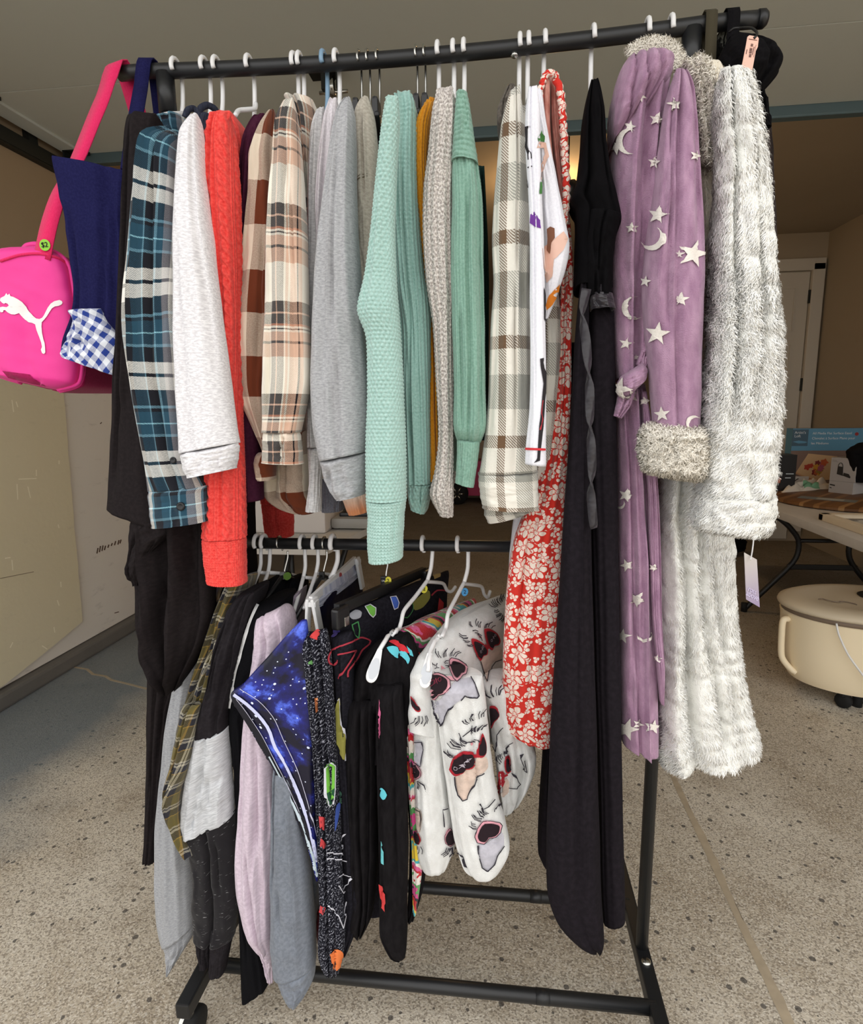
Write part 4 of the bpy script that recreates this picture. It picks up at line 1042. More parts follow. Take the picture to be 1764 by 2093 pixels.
pt = [(1199, 590), (1190, 640), (1198, 700), (1205, 790), (1206, 860), (1210, 950), (1208, 1010), (1214, 1080)]
P = [ony(x, y, -.222) for x, y in pt]
MB().strap([tuple(p) for p in curve(np.array(P), 40)], [(math.cos(i*.35), .5*math.sin(i*.35), 0) for i in range(40)], .012, .0015).build('satin_ribbon', M_sat, g, True)
hanger(1215, 56, 'white', 'white plastic hanger in the long black robe', WHG, front=(.0, -.2), neck=.1)

# ---- lavender star robe
def plush(name, c, c2, sc=(60, 25, 1)):
    k = NT(name, .95, .2, 0, .15); uv = k.uv()
    f = k.noise(k.scale(uv, sc), 1., 4., .6); k.base(k.mix(k.step(f, .35, .65), lin(c), lin(c2)))
    k.bump(k.math('ADD', k.math('MULTIPLY', k.noise(uv, 700., 2.), .5), k.math('MULTIPLY', k.noise(k.scale(uv, (50, 18, 1)), 1., 3.), 1.)), .5, .005); return k.m
M_lav = plush('lavender_plush_fleece', (150, 114, 141), (176, 141, 166))
M_cream = plush('cream_sherpa', (240, 235, 223), (248, 244, 235))
M_starp = plush('cream_plush_print', (224, 216, 208), (234, 228, 220))
g, X = garment('star_robe', 'lavender plush robe with white stars and moons and rolled sherpa cuff', 'robe', (1318, 100), 1500)
L = [(1300, 150), (1268, 230), (1254, 330), (1250, 450), (1250, 580), (1254, 690), (1262, 775)]
R = [(1372, 140), (1360, 230), (1350, 330), (1340, 450), (1330, 580), (1322, 690), (1316, 775)]
b1 = loft('body', L, R, M_lav, g, Y=-.15, tf=.04, tb=.14, nf=6, amp=.010, seed=211, nv=120, folds=[(-.3, .25, .1, .014, -.2, 1.2), (.15, .2, .09, -.014, -.2, 1.2), (.5, .1, .1, .012, -.2, 1.2)])
L = [(1382, 142), (1362, 210), (1348, 300), (1336, 400), (1322, 510), (1316, 610), (1322, 700), (1332, 790), (1340, 880)]
R = [(1404, 140), (1418, 190), (1425, 300), (1431, 400), (1433, 510), (1431, 610), (1430, 700), (1429, 790), (1426, 880)]
b2 = loft('sleeve', L, R, M_lav, g, Y=-.20, tf=.045, tb=.05, nf=5, amp=.008, seed=212, nv=120, folds=[(-.2, .1, .1, -.012, -.2, 1.2)])
cf = loft('rolled_cuff', [(1326, 868), (1314, 890), (1313, 925), (1320, 962)], [(1432, 874), (1439, 895), (1440, 935), (1430, 980)], M_cream, g, Y=-.205, tf=.048, tb=.05, nf=2, amp=.004, nu=140, nv=60, seed=213, disp=lumps(.007, .006, 2), topr=.25, botr=.2)
L = [(1258, 785), (1262, 900), (1263, 1020), (1265, 1150), (1267, 1300), (1268, 1430), (1270, 1512)]
R = [(1318, 785), (1324, 900), (1330, 1020), (1336, 1150), (1340, 1300), (1342, 1430), (1344, 1534)]
b3 = loft('skirt', L, R, M_lav, g, Y=-.13, tf=.035, tb=.12, nf=4, amp=.008, seed=214, nv=120, folds=[(-.35, .3, .08, -.016, -.2, 1.2), (.2, .1, .08, .014, -.2, 1.2)])
L = [(1312, 800), (1318, 900), (1326, 1020), (1328, 1130), (1334, 1260), (1345, 1380), (1352, 1440)]
R = [(1322, 800), (1336, 900), (1346, 1020), (1350, 1130), (1352, 1260), (1358, 1360), (1358, 1442)]
b4 = loft('front_edge', L, R, M_lav, g, Y=-.165, tf=.016, tb=.02, nf=2, amp=.004, seed=215, nv=100)
kn = loft('belt_knot', [(1268, 770), (1262, 785), (1264, 805), (1280, 818)], [(1312, 742), (1322, 756), (1318, 776), (1298, 795)], M_lav, g, Y=-.185, tf=.025, tb=.03, nf=3, amp=.006, seed=216, botr=.3, topr=.3, lip=False)
loft('belt_tail', [(1266, 800), (1258, 830), (1252, 850)], [(1300, 795), (1288, 830), (1270, 856)], M_lav, g, Y=-.175, tf=.012, tb=.015, seed=217)
loft('belt_band', [(1300, 745), (1308, 720), (1316, 690)], [(1316, 762), (1326, 735), (1330, 700)], M_lav, g, Y=-.178, tf=.012, tb=.015, seed=218)
hd = loft('hood', [(1290, 112), (1266, 150), (1252, 205), (1250, 260), (1256, 285)], [(1352, 104), (1372, 128), (1366, 165), (1330, 215), (1280, 262)], M_lav, g, Y=-.16, tf=.05, tb=.10, nf=2, amp=.006, seed=219, topr=.25, folds=[(.1, .6, .07, -.014, -.2, 1.3), (-.35, .6, .07, -.014, -.2, 1.3), (.5, .5, .08, -.012, -.2, 1.3)])
P = [ony(x, y, -.10) for x, y in ((1288, 118), (1312, 104), (1345, 99), (1366, 108), (1380, 128), (1384, 140))]
hl_ = MB().tube([tuple(p) for p in curve(np.array(P), 30)], .011, 12).build('hood_lining', M_cream, g, True)
SURF[hl_.name] = (np.array([v.co[:] for v in hl_.data.vertices])+ORG[hl_.name], [list(p.vertices) for p in hl_.data.polygons], np.zeros((len(hl_.data.vertices), 2)))
sp = []
for a in [(1340, 332, 14, .1), (1421, 320, 13, .3), (1293, 466, 12, .0), (1347, 440, 20, .2), (1393, 612, 15, .1), (1346, 682, 25, .15), (1355, 846, 16, -.1), (1281, 702, 14, .2), (1380, 215, 16, 1.2), (1268, 795, 24, .3), (1318, 820, 10, .1), (1293, 810, 16, .9),
          (1303, 730, 7, 0), (1416, 520, 30, .25), (1322, 575, 12, .2), (1391, 520, 9, 0), (1281, 1012, 15, .3), (1303, 1225, 17, .5), (1283, 1155, 14, .9), (1275, 1300, 16, 1.4), (1283, 1490, 24, .3), (1334, 1485, 15, .2), (1306, 1480, 12, .4), (1337, 1160, 9, .5), (1345, 1345, 9, .3), (1262, 300, 18, .5), (1290, 260, 14, .2), (1309, 200, 12, .3), (1344, 245, 15, .2)]: sp.append(star(*a))
for a in [(1336, 488, 24, .9), (1297, 630, 24, 2.9), (1416, 865, 16, 3.6), (1288, 290, 26, 3.2), (1318, 1300, 13, 1.4), (1270, 1030, 10, 1.2)]: sp.append(moon(*a))
dc = decal('star_print', [b1, b2, b3, b4, kn], sp, M_starp, g, .0022, 5)
hanger(1327, 47, 'white', 'white plastic hanger left of two above lavender robe', WHG, front=(0.0, -.19), neck=.06, arm=.06)
hanger(1375, 42, 'white', 'white plastic hanger right of two above lavender robe', WHG, front=(0.02, -.19), neck=.06, arm=.06)
# ---- white fur robe
M_fur = plush('white_faux_fur', (226, 226, 220), (238, 238, 233), (90, 50, 1))
M_ivory = plush('ivory_faux_fur', (222, 212, 192), (234, 226, 208), (90, 50, 1))
g2, X = garment('fur_robe', 'long white faux-fur robe with wide cuff at the right end of the rack', 'robe', (1395, 100), 1560)
L = [(1478, 142), (1466, 220), (1470, 330), (1466, 450), (1458, 600), (1448, 750), (1441, 880), (1434, 1010)]
R = [(1524, 142), (1544, 210), (1560, 330), (1571, 450), (1581, 600), (1586, 750), (1584, 880), (1576, 1012)]
f1 = loft('sleeve', L, R, M_fur, g2, Y=-.21, tf=.05, tb=.05, nf=4, amp=.007, seed=221, nv=120, AMP=1., disp=lumps(.02, .007, 3), folds=[(-.55, .0, .08, -.016, -.2, .9)])
f2 = loft('cuff', [(1434, 1008), (1427, 1030), (1424, 1055), (1428, 1076)], [(1577, 1010), (1577, 1040), (1574, 1068), (1562, 1088)], M_fur, g2, Y=-.213, tf=.05, tb=.05, nf=3, amp=.005, seed=222, AMP=1., disp=lumps(.018, .006, 4), topr=.12, botr=.15)
f3 = loft('body', [(1402, 128), (1412, 200), (1422, 330), (1428, 480), (1432, 660), (1420, 800), (1400, 990)], [(1466, 132), (1480, 200), (1476, 330), (1472, 480), (1466, 660), (1460, 800), (1470, 990)], M_ivory, g2, Y=-.13, tf=.04, tb=.12, nf=5, amp=.008, seed=223, AMP=1., disp=lumps(.02, .007, 5))
L = [(1356, 960), (1348, 1080), (1346, 1200), (1348, 1320), (1350, 1440), (1350, 1530), (1362, 1568)]
R = [(1490, 960), (1496, 1080), (1500, 1200), (1508, 1320), (1526, 1430), (1548, 1510), (1550, 1532)]
f4 = loft('skirt', L, R, M_fur, g2, Y=-.11, tf=.045, tb=.12, nf=4, amp=.008, seed=224, nv=120, AMP=1., disp=lumps(.02, .006, 6), folds=[(-.45, .1, .1, -.02, -.2, 1.3), (.05, .35, .1, -.02, -.2, 1.0), (.4, .4, .08, -.012, .2, 1.1), (-.75, .05, .1, .012, -.2, 1.3)], botr=.02)
f5 = loft('collar', [(1398, 128), (1418, 190), (1430, 270), (1436, 330)], [(1440, 122), (1462, 190), (1466, 270), (1462, 340)], M_cream, g2, Y=-.17, tf=.03, tb=.03, nf=2, amp=.004, nu=120, nv=80, seed=225, disp=lumps(.007, .005, 7))
M_fs = NT('white_fur_strand', .7, 0, 0, .3); M_fs.base(lin((250, 250, 247))); M_fs = M_fs.m
M_is = NT('ivory_fur_strand', .7, 0, 0, .3); M_is.base(lin((246, 240, 228))); M_is = M_is.m
M_ls = NT('lavender_fur_strand', .8, .3, 0, .2); M_ls.base(lin((162, 126, 154))); M_ls = M_ls.m
M_fd = NT('warm_grey_fur_strand', .8, 0, 0, .2); M_fd.base(lin((228, 224, 214))); M_fd = M_fd.m
for o_, n_, m_ in ((f1, 70000, M_fs), (f2, 26000, M_fs), (f3, 34000, M_is), (f4, 70000, M_fs)):
    fur(o_, n_, .0085, .0012, m_, o_, n_ % 97, root=.002, lay=.75); fur(o_, n_//6, .008, .0012, M_fd, o_, n_ % 89, name='under_fur', root=.002, lay=.75)
fur(f5, 10000, .006, .0014, M_is, f5, 5, curl=.6, lay=.5)
fur(cf, 16000, .006, .0016, M_is, cf, 6, curl=.7, lay=.45); fur(hl_, 8000, .006, .0012, M_is, hl_, 7, curl=.5)
# its hang tag
M_tagl = NT('lilac_ombre_card', .5); _x = M_tagl.n('SeparateXYZ', {0: M_tagl.obj()})
tgp = [ony(x, y, -.2) for x, y in ((1521, 1129), (1548, 1148), (1554, 1247), (1525, 1225))]
zz = [p[2] for p in tgp]
M_tagl.base(M_tagl.mix(M_tagl.step(_x.outputs[2], 0., max(zz)-min(zz)), lin((150, 134, 168)), lin((206, 200, 192)))); M_tagl = M_tagl.m
ht = thing('hang_tag', 'lilac card hang tag on a white cord below the fur robe cuff', 'tag', (tgp[0][0], -.2, min(zz)))
V = [p+np.array([0, dy, 0]) for dy in (-.0006, .0006) for p in tgp]
# turned a little from the camera
for i in (1, 2, 5, 6): V[i] = V[i]+np.array([.004, .012, 0])
add('card', V, [[0, 1, 2, 3], [7, 6, 5, 4], [0, 4, 5, 1], [1, 5, 6, 2], [2, 6, 7, 3], [3, 7, 4, 0]], M_tagl, ht, smooth=False)
P = [ony(x, y, Y) for x, y, Y in ((1539, 1080, -.19), (1540, 1105, -.19), (1537, 1130, -.195), (1534, 1144, -.2025))]
MB().tube([tuple(p) for p in curve(np.array(P), 16)], .0009, 6).build('cord', M_white_pl, ht, True)
ex_ = np.array(V[1])-np.array(V[0]); ey_ = np.array(V[0])-np.array(V[3])
M_tw = solid('pale_lilac_ink', (206, 196, 222), .6)
for s_, fy, sz in (('ross', .27, .0105), ('above', .155, .0115)):
    o_ = np.array(V[3])+ex_*.5+ey_*fy+np.array([0, -.0012, 0]); text(s_, sz, M_tw, 'lettering', ht, frame3(o_, ex_, ey_))

# ---- black bras, belt and strip at the right end
M_bra = cloth('black_microfibre', (16, 15, 17), (21, 20, 22), bump=.2, sheen=.1)
bra = thing('black_bra', 'black bra with pink price tag looped over the right bar end', 'bra', tuple(ony(1520, 250, -.02)))
loft('cup', [(1492, 75), (1478, 100), (1468, 130), (1470, 165), (1480, 200)], [(1512, 68), (1545, 90), (1575, 115), (1586, 150), (1540, 205)], M_bra, bra, Y=-.02, tf=.05, tb=.07, nf=4, amp=.008, seed=231, topr=.2, botr=.2, lip=False)
loft('cup', [(1530, 85), (1520, 140), (1525, 175), (1538, 196)], [(1556, 92), (1582, 125), (1586, 155), (1566, 180)], M_bra, bra, Y=.02, tf=.035, tb=.05, nf=3, amp=.006, seed=232, topr=.2, botr=.2, lip=False)
loft('band', [(1538, 175), (1546, 205), (1550, 240), (1553, 262)], [(1560, 180), (1566, 205), (1572, 240), (1574, 262)], M_bra, bra, Y=-.02, tf=.02, tb=.03, nf=5, amp=.008, seed=233)
z0 = RH
xb = ony(1492, 45, 0)[0]
loop = [(xb, -.016, z0-.10), (xb, -.0165, z0-.02), (xb, -.015, z0+.006), (xb, -.006, z0+.0145), (xb, .006, z0+.0145), (xb, .015, z0+.006), (xb, .0165, z0-.02), (xb, .016, z0-.10)]
MB().strap([tuple(p) for p in curve(np.array(loop), 30)], (1, 0, 0), .017, .0016).build('strap', M_bra, bra, True)
P = [ony(x, y, Y) for x, y, Y in ((1490, 66, -.05), (1500, 58, -.055), (1515, 57, -.06), (1535, 57, -.085), (1547, 66, -.1), (1546, 74, -.108), (1541, 78, -.1105))]
MB().tube([tuple(p) for p in curve(np.array(P), 24)], .0016, 8).build('tag_loop', M_black_pl, bra, True)
tg4 = [ony(x, y, -.066) for x, y in ((1530, 72), (1551, 76), (1534, 152), (1516, 136))]
pt_ = [(1532, 72), (1549, 75), (1551, 79), (1549, 96), (1545, 104), (1537, 148), (1533, 153), (1526, 153), (1516, 137), (1525, 92), (1528, 75)]
fr = [ony(x, y, -.11) for x, y in pt_]; n = len(fr)
M_pink = solid('salmon_pink_card', (236, 190, 172), .7)
card = add('price_tag', [tuple(p) for p in fr]+[tuple(p+np.array([0, .0012, 0])) for p in fr], [list(range(n)), list(range(n, 2*n))[::-1]]+[[i, n+i, n+(i+1) % n, (i+1) % n] for i in range(n)], M_pink, bra, smooth=False)
SURF[card.name] = (np.array([tuple(p) for p in fr]), [list(range(n))], np.zeros((n, 2)))
qt = T(1500, 60, 60/1256.); bar = []
for i in range(24):
    t = i/23.; x, y = 770-95*t, 630+560*t
    if i in (5, 6, 17): continue
    bar += line(qt([(x-40-(20 if 6 < i < 17 else 0), y), (x+55, y+12)]), .55 if i % 3 else .9)
bar += line(qt([(865, 760), (785, 1100)]), 1.3)+line(qt([(560, 870), (520, 1060)]), 1.3)+line(qt([(640, 420), (990, 475)]), 1.1)+line(qt([(945, 670), (840, 1200)]), .6)
decal('barcode', card, bar, solid('brown_black_print', (70, 40, 40), .8), card, .0004, 40)
bl = thing('olive_belt', 'olive webbing belt looped over the bar beside the right post', 'belt', tuple(ony(1445, 120, 0)))
xb = ony(1447, 60, 0)[0]
loop = [(xb+.003, -.016, z0-.13), (xb, -.0165, z0-.02), (xb, -.015, z0+.006), (xb, -.006, z0+.0145), (xb, .006, z0+.0145), (xb, .015, z0+.006), (xb, .0165, z0-.02), (xb, .016, z0-.13)]
MB().strap([tuple(p) for p in curve(np.array(loop), 30)], (1, 0, 0), .016, .0018).build('webbing', solid('olive_webbing', (62, 56, 40), .9), bl, True)
lc = thing('patterned_camisole', 'black and grey patterned camisole bunched beside the olive belt', 'camisole', tuple(ony(1470, 130, .02)))
loft('body', [(1468, 68), (1458, 95), (1456, 125)], [(1486, 62), (1482, 95), (1480, 125)], cloth('black_grey_camouflage', (26, 26, 24), (98, 98, 90), (40, 40, 1), .5, .56), lc, Y=.02, tf=.03, tb=.05, seed=234)
sl = thing('dark_slip', 'charcoal slip hanging as a narrow strip behind the white fur robe', 'slip', tuple(ony(1570, 535, .05)))
loft('body', [(1545, 232), (1550, 330), (1560, 430), (1566, 535)], [(1572, 232), (1577, 330), (1583, 430), (1588, 537)], cloth('charcoal_knit', (62, 54, 52), (72, 64, 62)), sl, Y=.05, tf=.012, tb=.05, nf=3, amp=.004, seed=235)
for s_ in (1550, 1566): 
    P = [ony(s_, 200, .03), ony(s_+3, 235, .05)]; MB().tube([tuple(p) for p in P], .003, 6).build('strap', M_bra, sl)

# ================================================================== left end: duffel bag, tote, black dress
M_pk = NT('hot_pink_nylon', .55, .1, 0, .4); M_pk.base(lin((232, 50, 146))); M_pk.bump(M_pk.math('ADD', M_pk.noise(M_pk.uv(), 14., 3.), M_pk.math('MULTIPLY', M_pk.noise(M_pk.uv(), 900.), .05)), .3, .01); M_pk = M_pk.m
M_pk2 = cloth('raspberry_pink_webbing', (218, 36, 92), (226, 46, 104), (900, 200, 1), bump=.3)
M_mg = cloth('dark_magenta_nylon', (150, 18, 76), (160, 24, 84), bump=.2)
dg = thing('duffel_bag', 'hot pink sports duffel bag with white leaping-cat logo hung by its strap', 'bag', tuple(ony(70, 790, -.1)))
L = [(50, 508), (5, 516), (-28, 545), (-44, 600), (-50, 660), (-48, 715), (-34, 752), (0, 768), (40, 780)]
R = [(92, 508), (122, 520), (142, 545), (152, 600), (162, 660), (168, 715), (168, 752), (160, 784), (118, 797)]
e1 = loft('end_panel', L, R, M_pk, dg, Y=-.10, tf=.03, tb=.012, ex=.8, ey=.5, nf=1, amp=.005, AMP=1., seed=241, topr=.1, botr=.08, lip=False)
L2 = [(x+6, y+2) for x, y in L]; R2 = [(x+10, y+6) for x, y in R]
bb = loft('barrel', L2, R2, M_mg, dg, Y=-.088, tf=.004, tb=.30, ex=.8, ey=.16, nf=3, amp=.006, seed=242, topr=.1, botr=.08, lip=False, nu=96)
rim = [ony(x, y, -.105) for x, y in L[::-1]+R]
MB().tube([tuple(p) for p in curve(np.array(rim), 90)], .003, 8).build('piping', M_pk, dg, True)
rim = [ony(x+4, y+3, -.09) for x, y in L[::-1]+R]
MB().tube([tuple(p) for p in curve(np.array(rim), 90)], .003, 8).build('piping', M_pk, dg, True)
ql = T(0, 560, 500/1744.)
logo = [(38, 158), (50, 138), (60, 152), (72, 142), (80, 160), (100, 165), (130, 180), (160, 200), (190, 235), (215, 270), (240, 300), (262, 318), (285, 322), (305, 312), (318, 295), (330, 270), (345, 240), (365, 212), (390, 195), (425, 187), (443, 195), (446, 208), (438, 220), (420, 228), (395, 232), (375, 245), (358, 270), (340, 300), (320, 325), (302, 345), (300, 375), (304, 420), (313, 465), (322, 492), (325, 520), (328, 560), (318, 570), (305, 565), (296, 540), (304, 520), (298, 490), (284, 450), (265, 400), (255, 360), (235, 350), (210, 345), (180, 325), (155, 300), (140, 280), (110, 290), (85, 288), (60, 275), (42, 258), (30, 260), (28, 272), (12, 275), (2, 262), (-6, 255), (0, 240), (25, 234), (52, 238), (68, 228), (62, 215), (46, 208), (34, 214), (20, 206), (5, 190), (10, 172), (24, 165)]
decal('leaping_cat_logo', e1, [ql(logo)], solid('white_logo_print', (238, 234, 232), .6), dg, .0015, 8)
MB().tube([tuple(np.array(hit(x, y, bvh([e1]), .001))) for x, y in sm([(2, 534), (40, 522), (80, 519), (118, 528), (140, 542)], 24)], .0022, 8).build('zipper', M_pk2, dg, True)
hp_ = [ony(x, y, -.09) for x, y in ((48, 512), (56, 503), (72, 500), (88, 504))]
MB().tube([tuple(p) for p in curve(np.array(hp_), 14)], .005, 8).build('grab_handle', M_pk, dg, True)
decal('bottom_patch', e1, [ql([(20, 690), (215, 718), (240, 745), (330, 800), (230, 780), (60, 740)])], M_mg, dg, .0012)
# strap: over the bar end and down to the bag
zt = RH; xe = ony(246, 150, 0)[0]
path = [ony(86, 528, -.125), ony(101, 458, -.12), ony(123, 392, -.11), ony(160, 322, -.08), ony(190, 248, -.055), ony(210, 200, -.04), (xe-.008, -.022, zt-.02), (xe, -.0165, zt+.004), (xe+.001, -.007, zt+.0145), (xe+.001, .006, zt+.0145), (xe+.002, .016, zt), (xe+.010, .03, zt-.06), (xe+.02, .06, zt-.15), (xe+.0, .1, zt-.32), (xe-.05, .13, zt-.5)]
pc = curve(np.array([np.array(p) for p in path]), 70)
MB().strap([tuple(p) for p in pc], (1, .0, .25), .029, .0018).build('strap', M_pk2, dg, True)
M_grn = solid('lime_green_sticker', (140, 200, 60), .6); M_ink = solid('black_marker', (24, 24, 24), .8)
c = ony(92, 501, -.1275)
stk = MB().lathe([(.0085, 0), (.0085, .0006)], tuple(c), (0.1, -1, 0), 24).build('price_sticker', M_grn, dg)
text('$2', .0105, M_ink, 'price', stk, frame3(c+np.array([0, -.0012, 0]), (1, .1, .04), (0, 0, 1)))

M_nv = cloth('navy_canvas', (26, 26, 66), (32, 32, 74), (300, 300, 1), bump=.3)
tt = thing('tote_bag', 'navy canvas tote with blue gingham corner overlapping the pink duffel', 'bag', tuple(ony(190, 765, -.14)))
L = [(112, 320), (118, 352), (128, 405), (139, 460), (147, 530), (154, 600), (150, 650), (132, 700), (130, 724)]
R = [(268, 352), (268, 380), (268, 420), (268, 480), (268, 550), (268, 620), (266, 670), (262, 720), (258, 762)]
tb1 = loft('body', L, R, M_nv, tt, Y=-.14, tf=.016, tb=.03, nf=4, amp=.006, seed=251, topr=.02, ey=.5, folds=[(-.75, .1, .06, -.008, .2, 1.3)])
M_gng = plaid('blue_white_gingham', [(8, (226, 230, 238)), (8, (40, 62, 140))], [(8, (226, 230, 238)), (8, (40, 62, 140))], rot=.55, amt=.1, tw=600)
loft('gingham_panel', [(143, 634), (150, 662), (136, 692), (126, 728)], [(206, 631), (224, 664), (242, 694), (239, 768)], M_gng, tt, Y=-.155, tf=.016, tb=.012, nf=5, amp=.008, seed=252, topr=.1)
xs_ = ony(306, 140, 0)[0]
lp2 = [ony(262, 345, -.135), ony(272, 270, -.09), ony(284, 200, -.05), (xs_-.006, -.02, zt-.03), (xs_, -.0165, zt+.004), (xs_, -.007, zt+.0155), (xs_, .007, zt+.0155), (xs_, .0165, zt), (xs_-.003, .03, zt-.1), (xs_-.01, .05, zt-.2)]
MB().strap([tuple(p) for p in curve(np.array([np.array(p) for p in lp2]), 50)], (1, .2, 0), .022, .0022).build('strap', M_nv, tt, True)

M_chif = cloth('black_chiffon', (30, 26, 27), (36, 31, 32), (200, 200, 1), bump=.2, sheen=.15, rough=.8)
bd = thing('black_dress', 'long black chiffon dress with cascading ruffle at the left end', 'dress', tuple(ony(310, 1757, -.1)))
L = [(266, 234), (260, 300), (255, 400), (249, 520), (243, 640), (237, 770), (231, 900), (226, 1010), (224, 1038)]
R = [(318, 232), (322, 300), (324, 400), (324, 520), (326, 640), (330, 770), (334, 900), (336, 1010), (338, 1080)]
loft('bodice', L, R, M_chif, bd, Y=-.16, tf=.024, tb=.06, nf=5, amp=.008, seed=261)
L = [(276, 1050), (270, 1090), (268, 1150), (280, 1200), (283, 1290), (300, 1335), (330, 1370), (350, 1408)]
R = [(420, 1050), (424, 1090), (430, 1150), (432, 1200), (428, 1270), (412, 1320), (385, 1370), (358, 1412)]
loft('ruffle', L, R, M_chif, bd, Y=-.135, tf=.03, tb=.06, nf=3, amp=.006, seed=262, nv=110, folds=[(-.45, -.3, .12, .024, -.2, 1.2), (-.05, -.2, .10, -.03, -.2, 1.2), (.3, -.2, .12, .024, -.2, 1.2), (.7, -.1, .09, -.02, -.2, 1.2)])
loft('ruffle_fold', [(272, 1062), (268, 1100), (266, 1160), (276, 1195)], [(345, 1062), (348, 1090), (310, 1130), (286, 1196)], M_chif, bd, Y=-.165, tf=.018, tb=.02, nf=3, amp=.008, seed=263)
loft('skirt', [(320, 1200), (308, 1330), (306, 1450), (304, 1580), (301, 1680), (296, 1754)], [(380, 1200), (372, 1380), (352, 1450), (340, 1580), (330, 1680), (319, 1758)], M_chif, bd, Y=-.07, tf=.025, tb=.06, nf=4, amp=.008, seed=264)
loft('inner_layer', [(420, 1000), (425, 1150), (420, 1240), (424, 1300)], [(505, 1000), (510, 1120), (515, 1200), (520, 1240)], M_blk, bd, Y=.05, tf=.03, tb=.08, nf=4, amp=.008, seed=265)

# ================================================================== clothes on the lower bar
def plane2(fx, Yf, rx, Yr, y=1250):
    A = ony(fx, y, Yf); B = ony(rx, y, Yr); return dict(p0=(A[0], A[1]), dirv=(B[0]-A[0], B[1]-A[1]))
def lower(name, label, cat, px, py, Y=-.1): return thing(name, label, cat, tuple(ony(px, py, Y)))
def wire(segs, r, mat, h, nm):
    P = np.array([ony(x, y, Y) for x, y, Y in segs]); return MB().tube([tuple(p) for p in curve(P, max(12, len(segs)*6))], r, 8).build(nm, mat, h, True)
def hook_low(h, x, mat, r=.0037):
    X = ony(x, 1115, -.012)[0]; R = .0105+r+.001
    st = hook_path(X, .9016, 0, R)+[(X, R, .885)]
    MB().tube([tuple(p) for p in curve(np.array(st), 30)], r, 8).build('hook', mat, h, True); return X, R
LWG = 'white plastic hangers on the lower bar'

# ---- grey marl sweatshirt, far left
M_gs = cloth('grey_marl_sweatshirt', (142, 144, 148), (164, 166, 170), (160, 400, 1), .38, .62)
g = lower('grey_marl_sweatshirt', 'grey marl sweatshirt hanging lowest at the left, behind olive flannel', 'sweatshirt', 360, 1980)
loft('sleeve', [(385, 1280), (362, 1390), (345, 1480), (332, 1580), (322, 1680), (320, 1780), (325, 1880), (336, 1925)], [(430, 1270), (410, 1380), (402, 1480), (398, 1580), (398, 1680), (400, 1780), (402, 1850), (402, 1880)], M_gs, g, Y=-.085, tf=.03, tb=.05, nf=5, amp=.009, seed=301)
loft('cuff', [(336, 1922), (342, 1950), (349, 1985)], [(402, 1876), (398, 1905), (362, 1962)], M_gs, g, Y=-.085, tf=.026, tb=.04, nf=3, amp=.005, topr=.2, seed=302)
# ---- olive flannel
OL, OK_, OC = (98, 88, 48), (38, 38, 46), (176, 170, 152)
M_olv = plaid('olive_navy_flannel', [(12, OL), (3, (150, 120, 60)), (10, OK_), (4, OC), (2, OK_), (4, OC), (9, OK_)], [(12, OL), (2, (160, 130, 60)), (12, OK_), (4, OC), (2, OK_), (3, OC), (8, OL)], amt=.3, rot=.2)
g = lower('olive_flannel_shirt', 'olive, navy and cream plaid flannel with thin twisted sleeve', 'shirt', 380, 1745)
loft('body', [(462, 1195), (438, 1260), (415, 1330), (392, 1400), (376, 1460), (366, 1520)], [(492, 1190), (480, 1260), (462, 1330), (446, 1400), (430, 1460), (412, 1520)], M_olv, g, Y=-.12, tf=.03, tb=.10, nf=5, amp=.010, seed=311)
loft('sleeve', [(376, 1440), (364, 1500), (352, 1560), (337, 1615), (345, 1670), (362, 1715), (376, 1744)], [(410, 1440), (400, 1500), (388, 1560), (370, 1615), (366, 1670), (382, 1715), (397, 1744)], M_olv, g, Y=-.17, tf=.02, tb=.02, nf=5, amp=.007, seed=312)
h = thing('clothes_hanger', 'grey and beige hanger stub under the coral cuff', 'hanger', tuple(ony(445, 1200, -.05)), LWG)
wire([(448, 1190, -.05), (440, 1212, -.07), (430, 1240, -.1)], .0037, solid('grey_plastic', (120, 122, 136), .4), h, 'arm')
wire([(455, 1190, -.04), (446, 1215, -.06), (444, 1230, -.08)], .004, solid('beige_plastic', (170, 160, 136), .4), h, 'arm')
# ---- colour-block hoodie
M_bkj = cloth('washed_black_jersey', (34, 31, 34), (40, 37, 40), (150, 150, 1), bump=.2)
M_gj = cloth('pale_grey_marl', (174, 176, 180), (204, 206, 209), (60, 380, 1), .38, .62)
def slub():
    k = NT('black_slub_knit', .92, .1, 0, .2); uv = k.uv()
    f = k.noise(k.scale(uv, (70, 520, 1)), 1., 2., .4); k.base(k.mix(k.step(f, .67, .74), lin((26, 24, 27)), lin((150, 150, 152)))); k.bump(k.noise(uv, 24., 3.), .3, .006); return k.m
M_slub = slub()
g = lower('color_block_hoodie', 'black, pale grey and slub-black colour-block hoodie on the lower bar', 'hoodie', 440, 1985)
s1 = loft('shoulder', [(492, 1212), (468, 1245), (445, 1310), (428, 1390), (412, 1460), (404, 1502)], [(520, 1212), (512, 1250), (490, 1330), (474, 1400), (466, 1450), (467, 1486)], M_bkj, g, Y=-.15, tf=.03, tb=.10, nf=5, amp=.010, seed=321)
loft('grey_block', [(404, 1500), (392, 1550), (380, 1610), (374, 1660), (370, 1706)], [(467, 1484), (469, 1530), (472, 1580), (475, 1620), (477, 1664)], M_gj, g, Y=-.152, tf=.031, tb=.03, nf=4, amp=.006, topr=.02, seed=322, folds=[(.0, .0, .06, -.008, -.2, 1.2)])
loft('slub_sleeve', [(372, 1700), (392, 1745), (398, 1800), (397, 1860), (400, 1910)], [(477, 1658), (485, 1720), (487, 1790), (486, 1850), (478, 1912)], M_slub, g, Y=-.15, tf=.03, tb=.03, nf=4, amp=.006, topr=.02, seed=323, folds=[(.05, .0, .06, -.016, -.2, 1.3)])
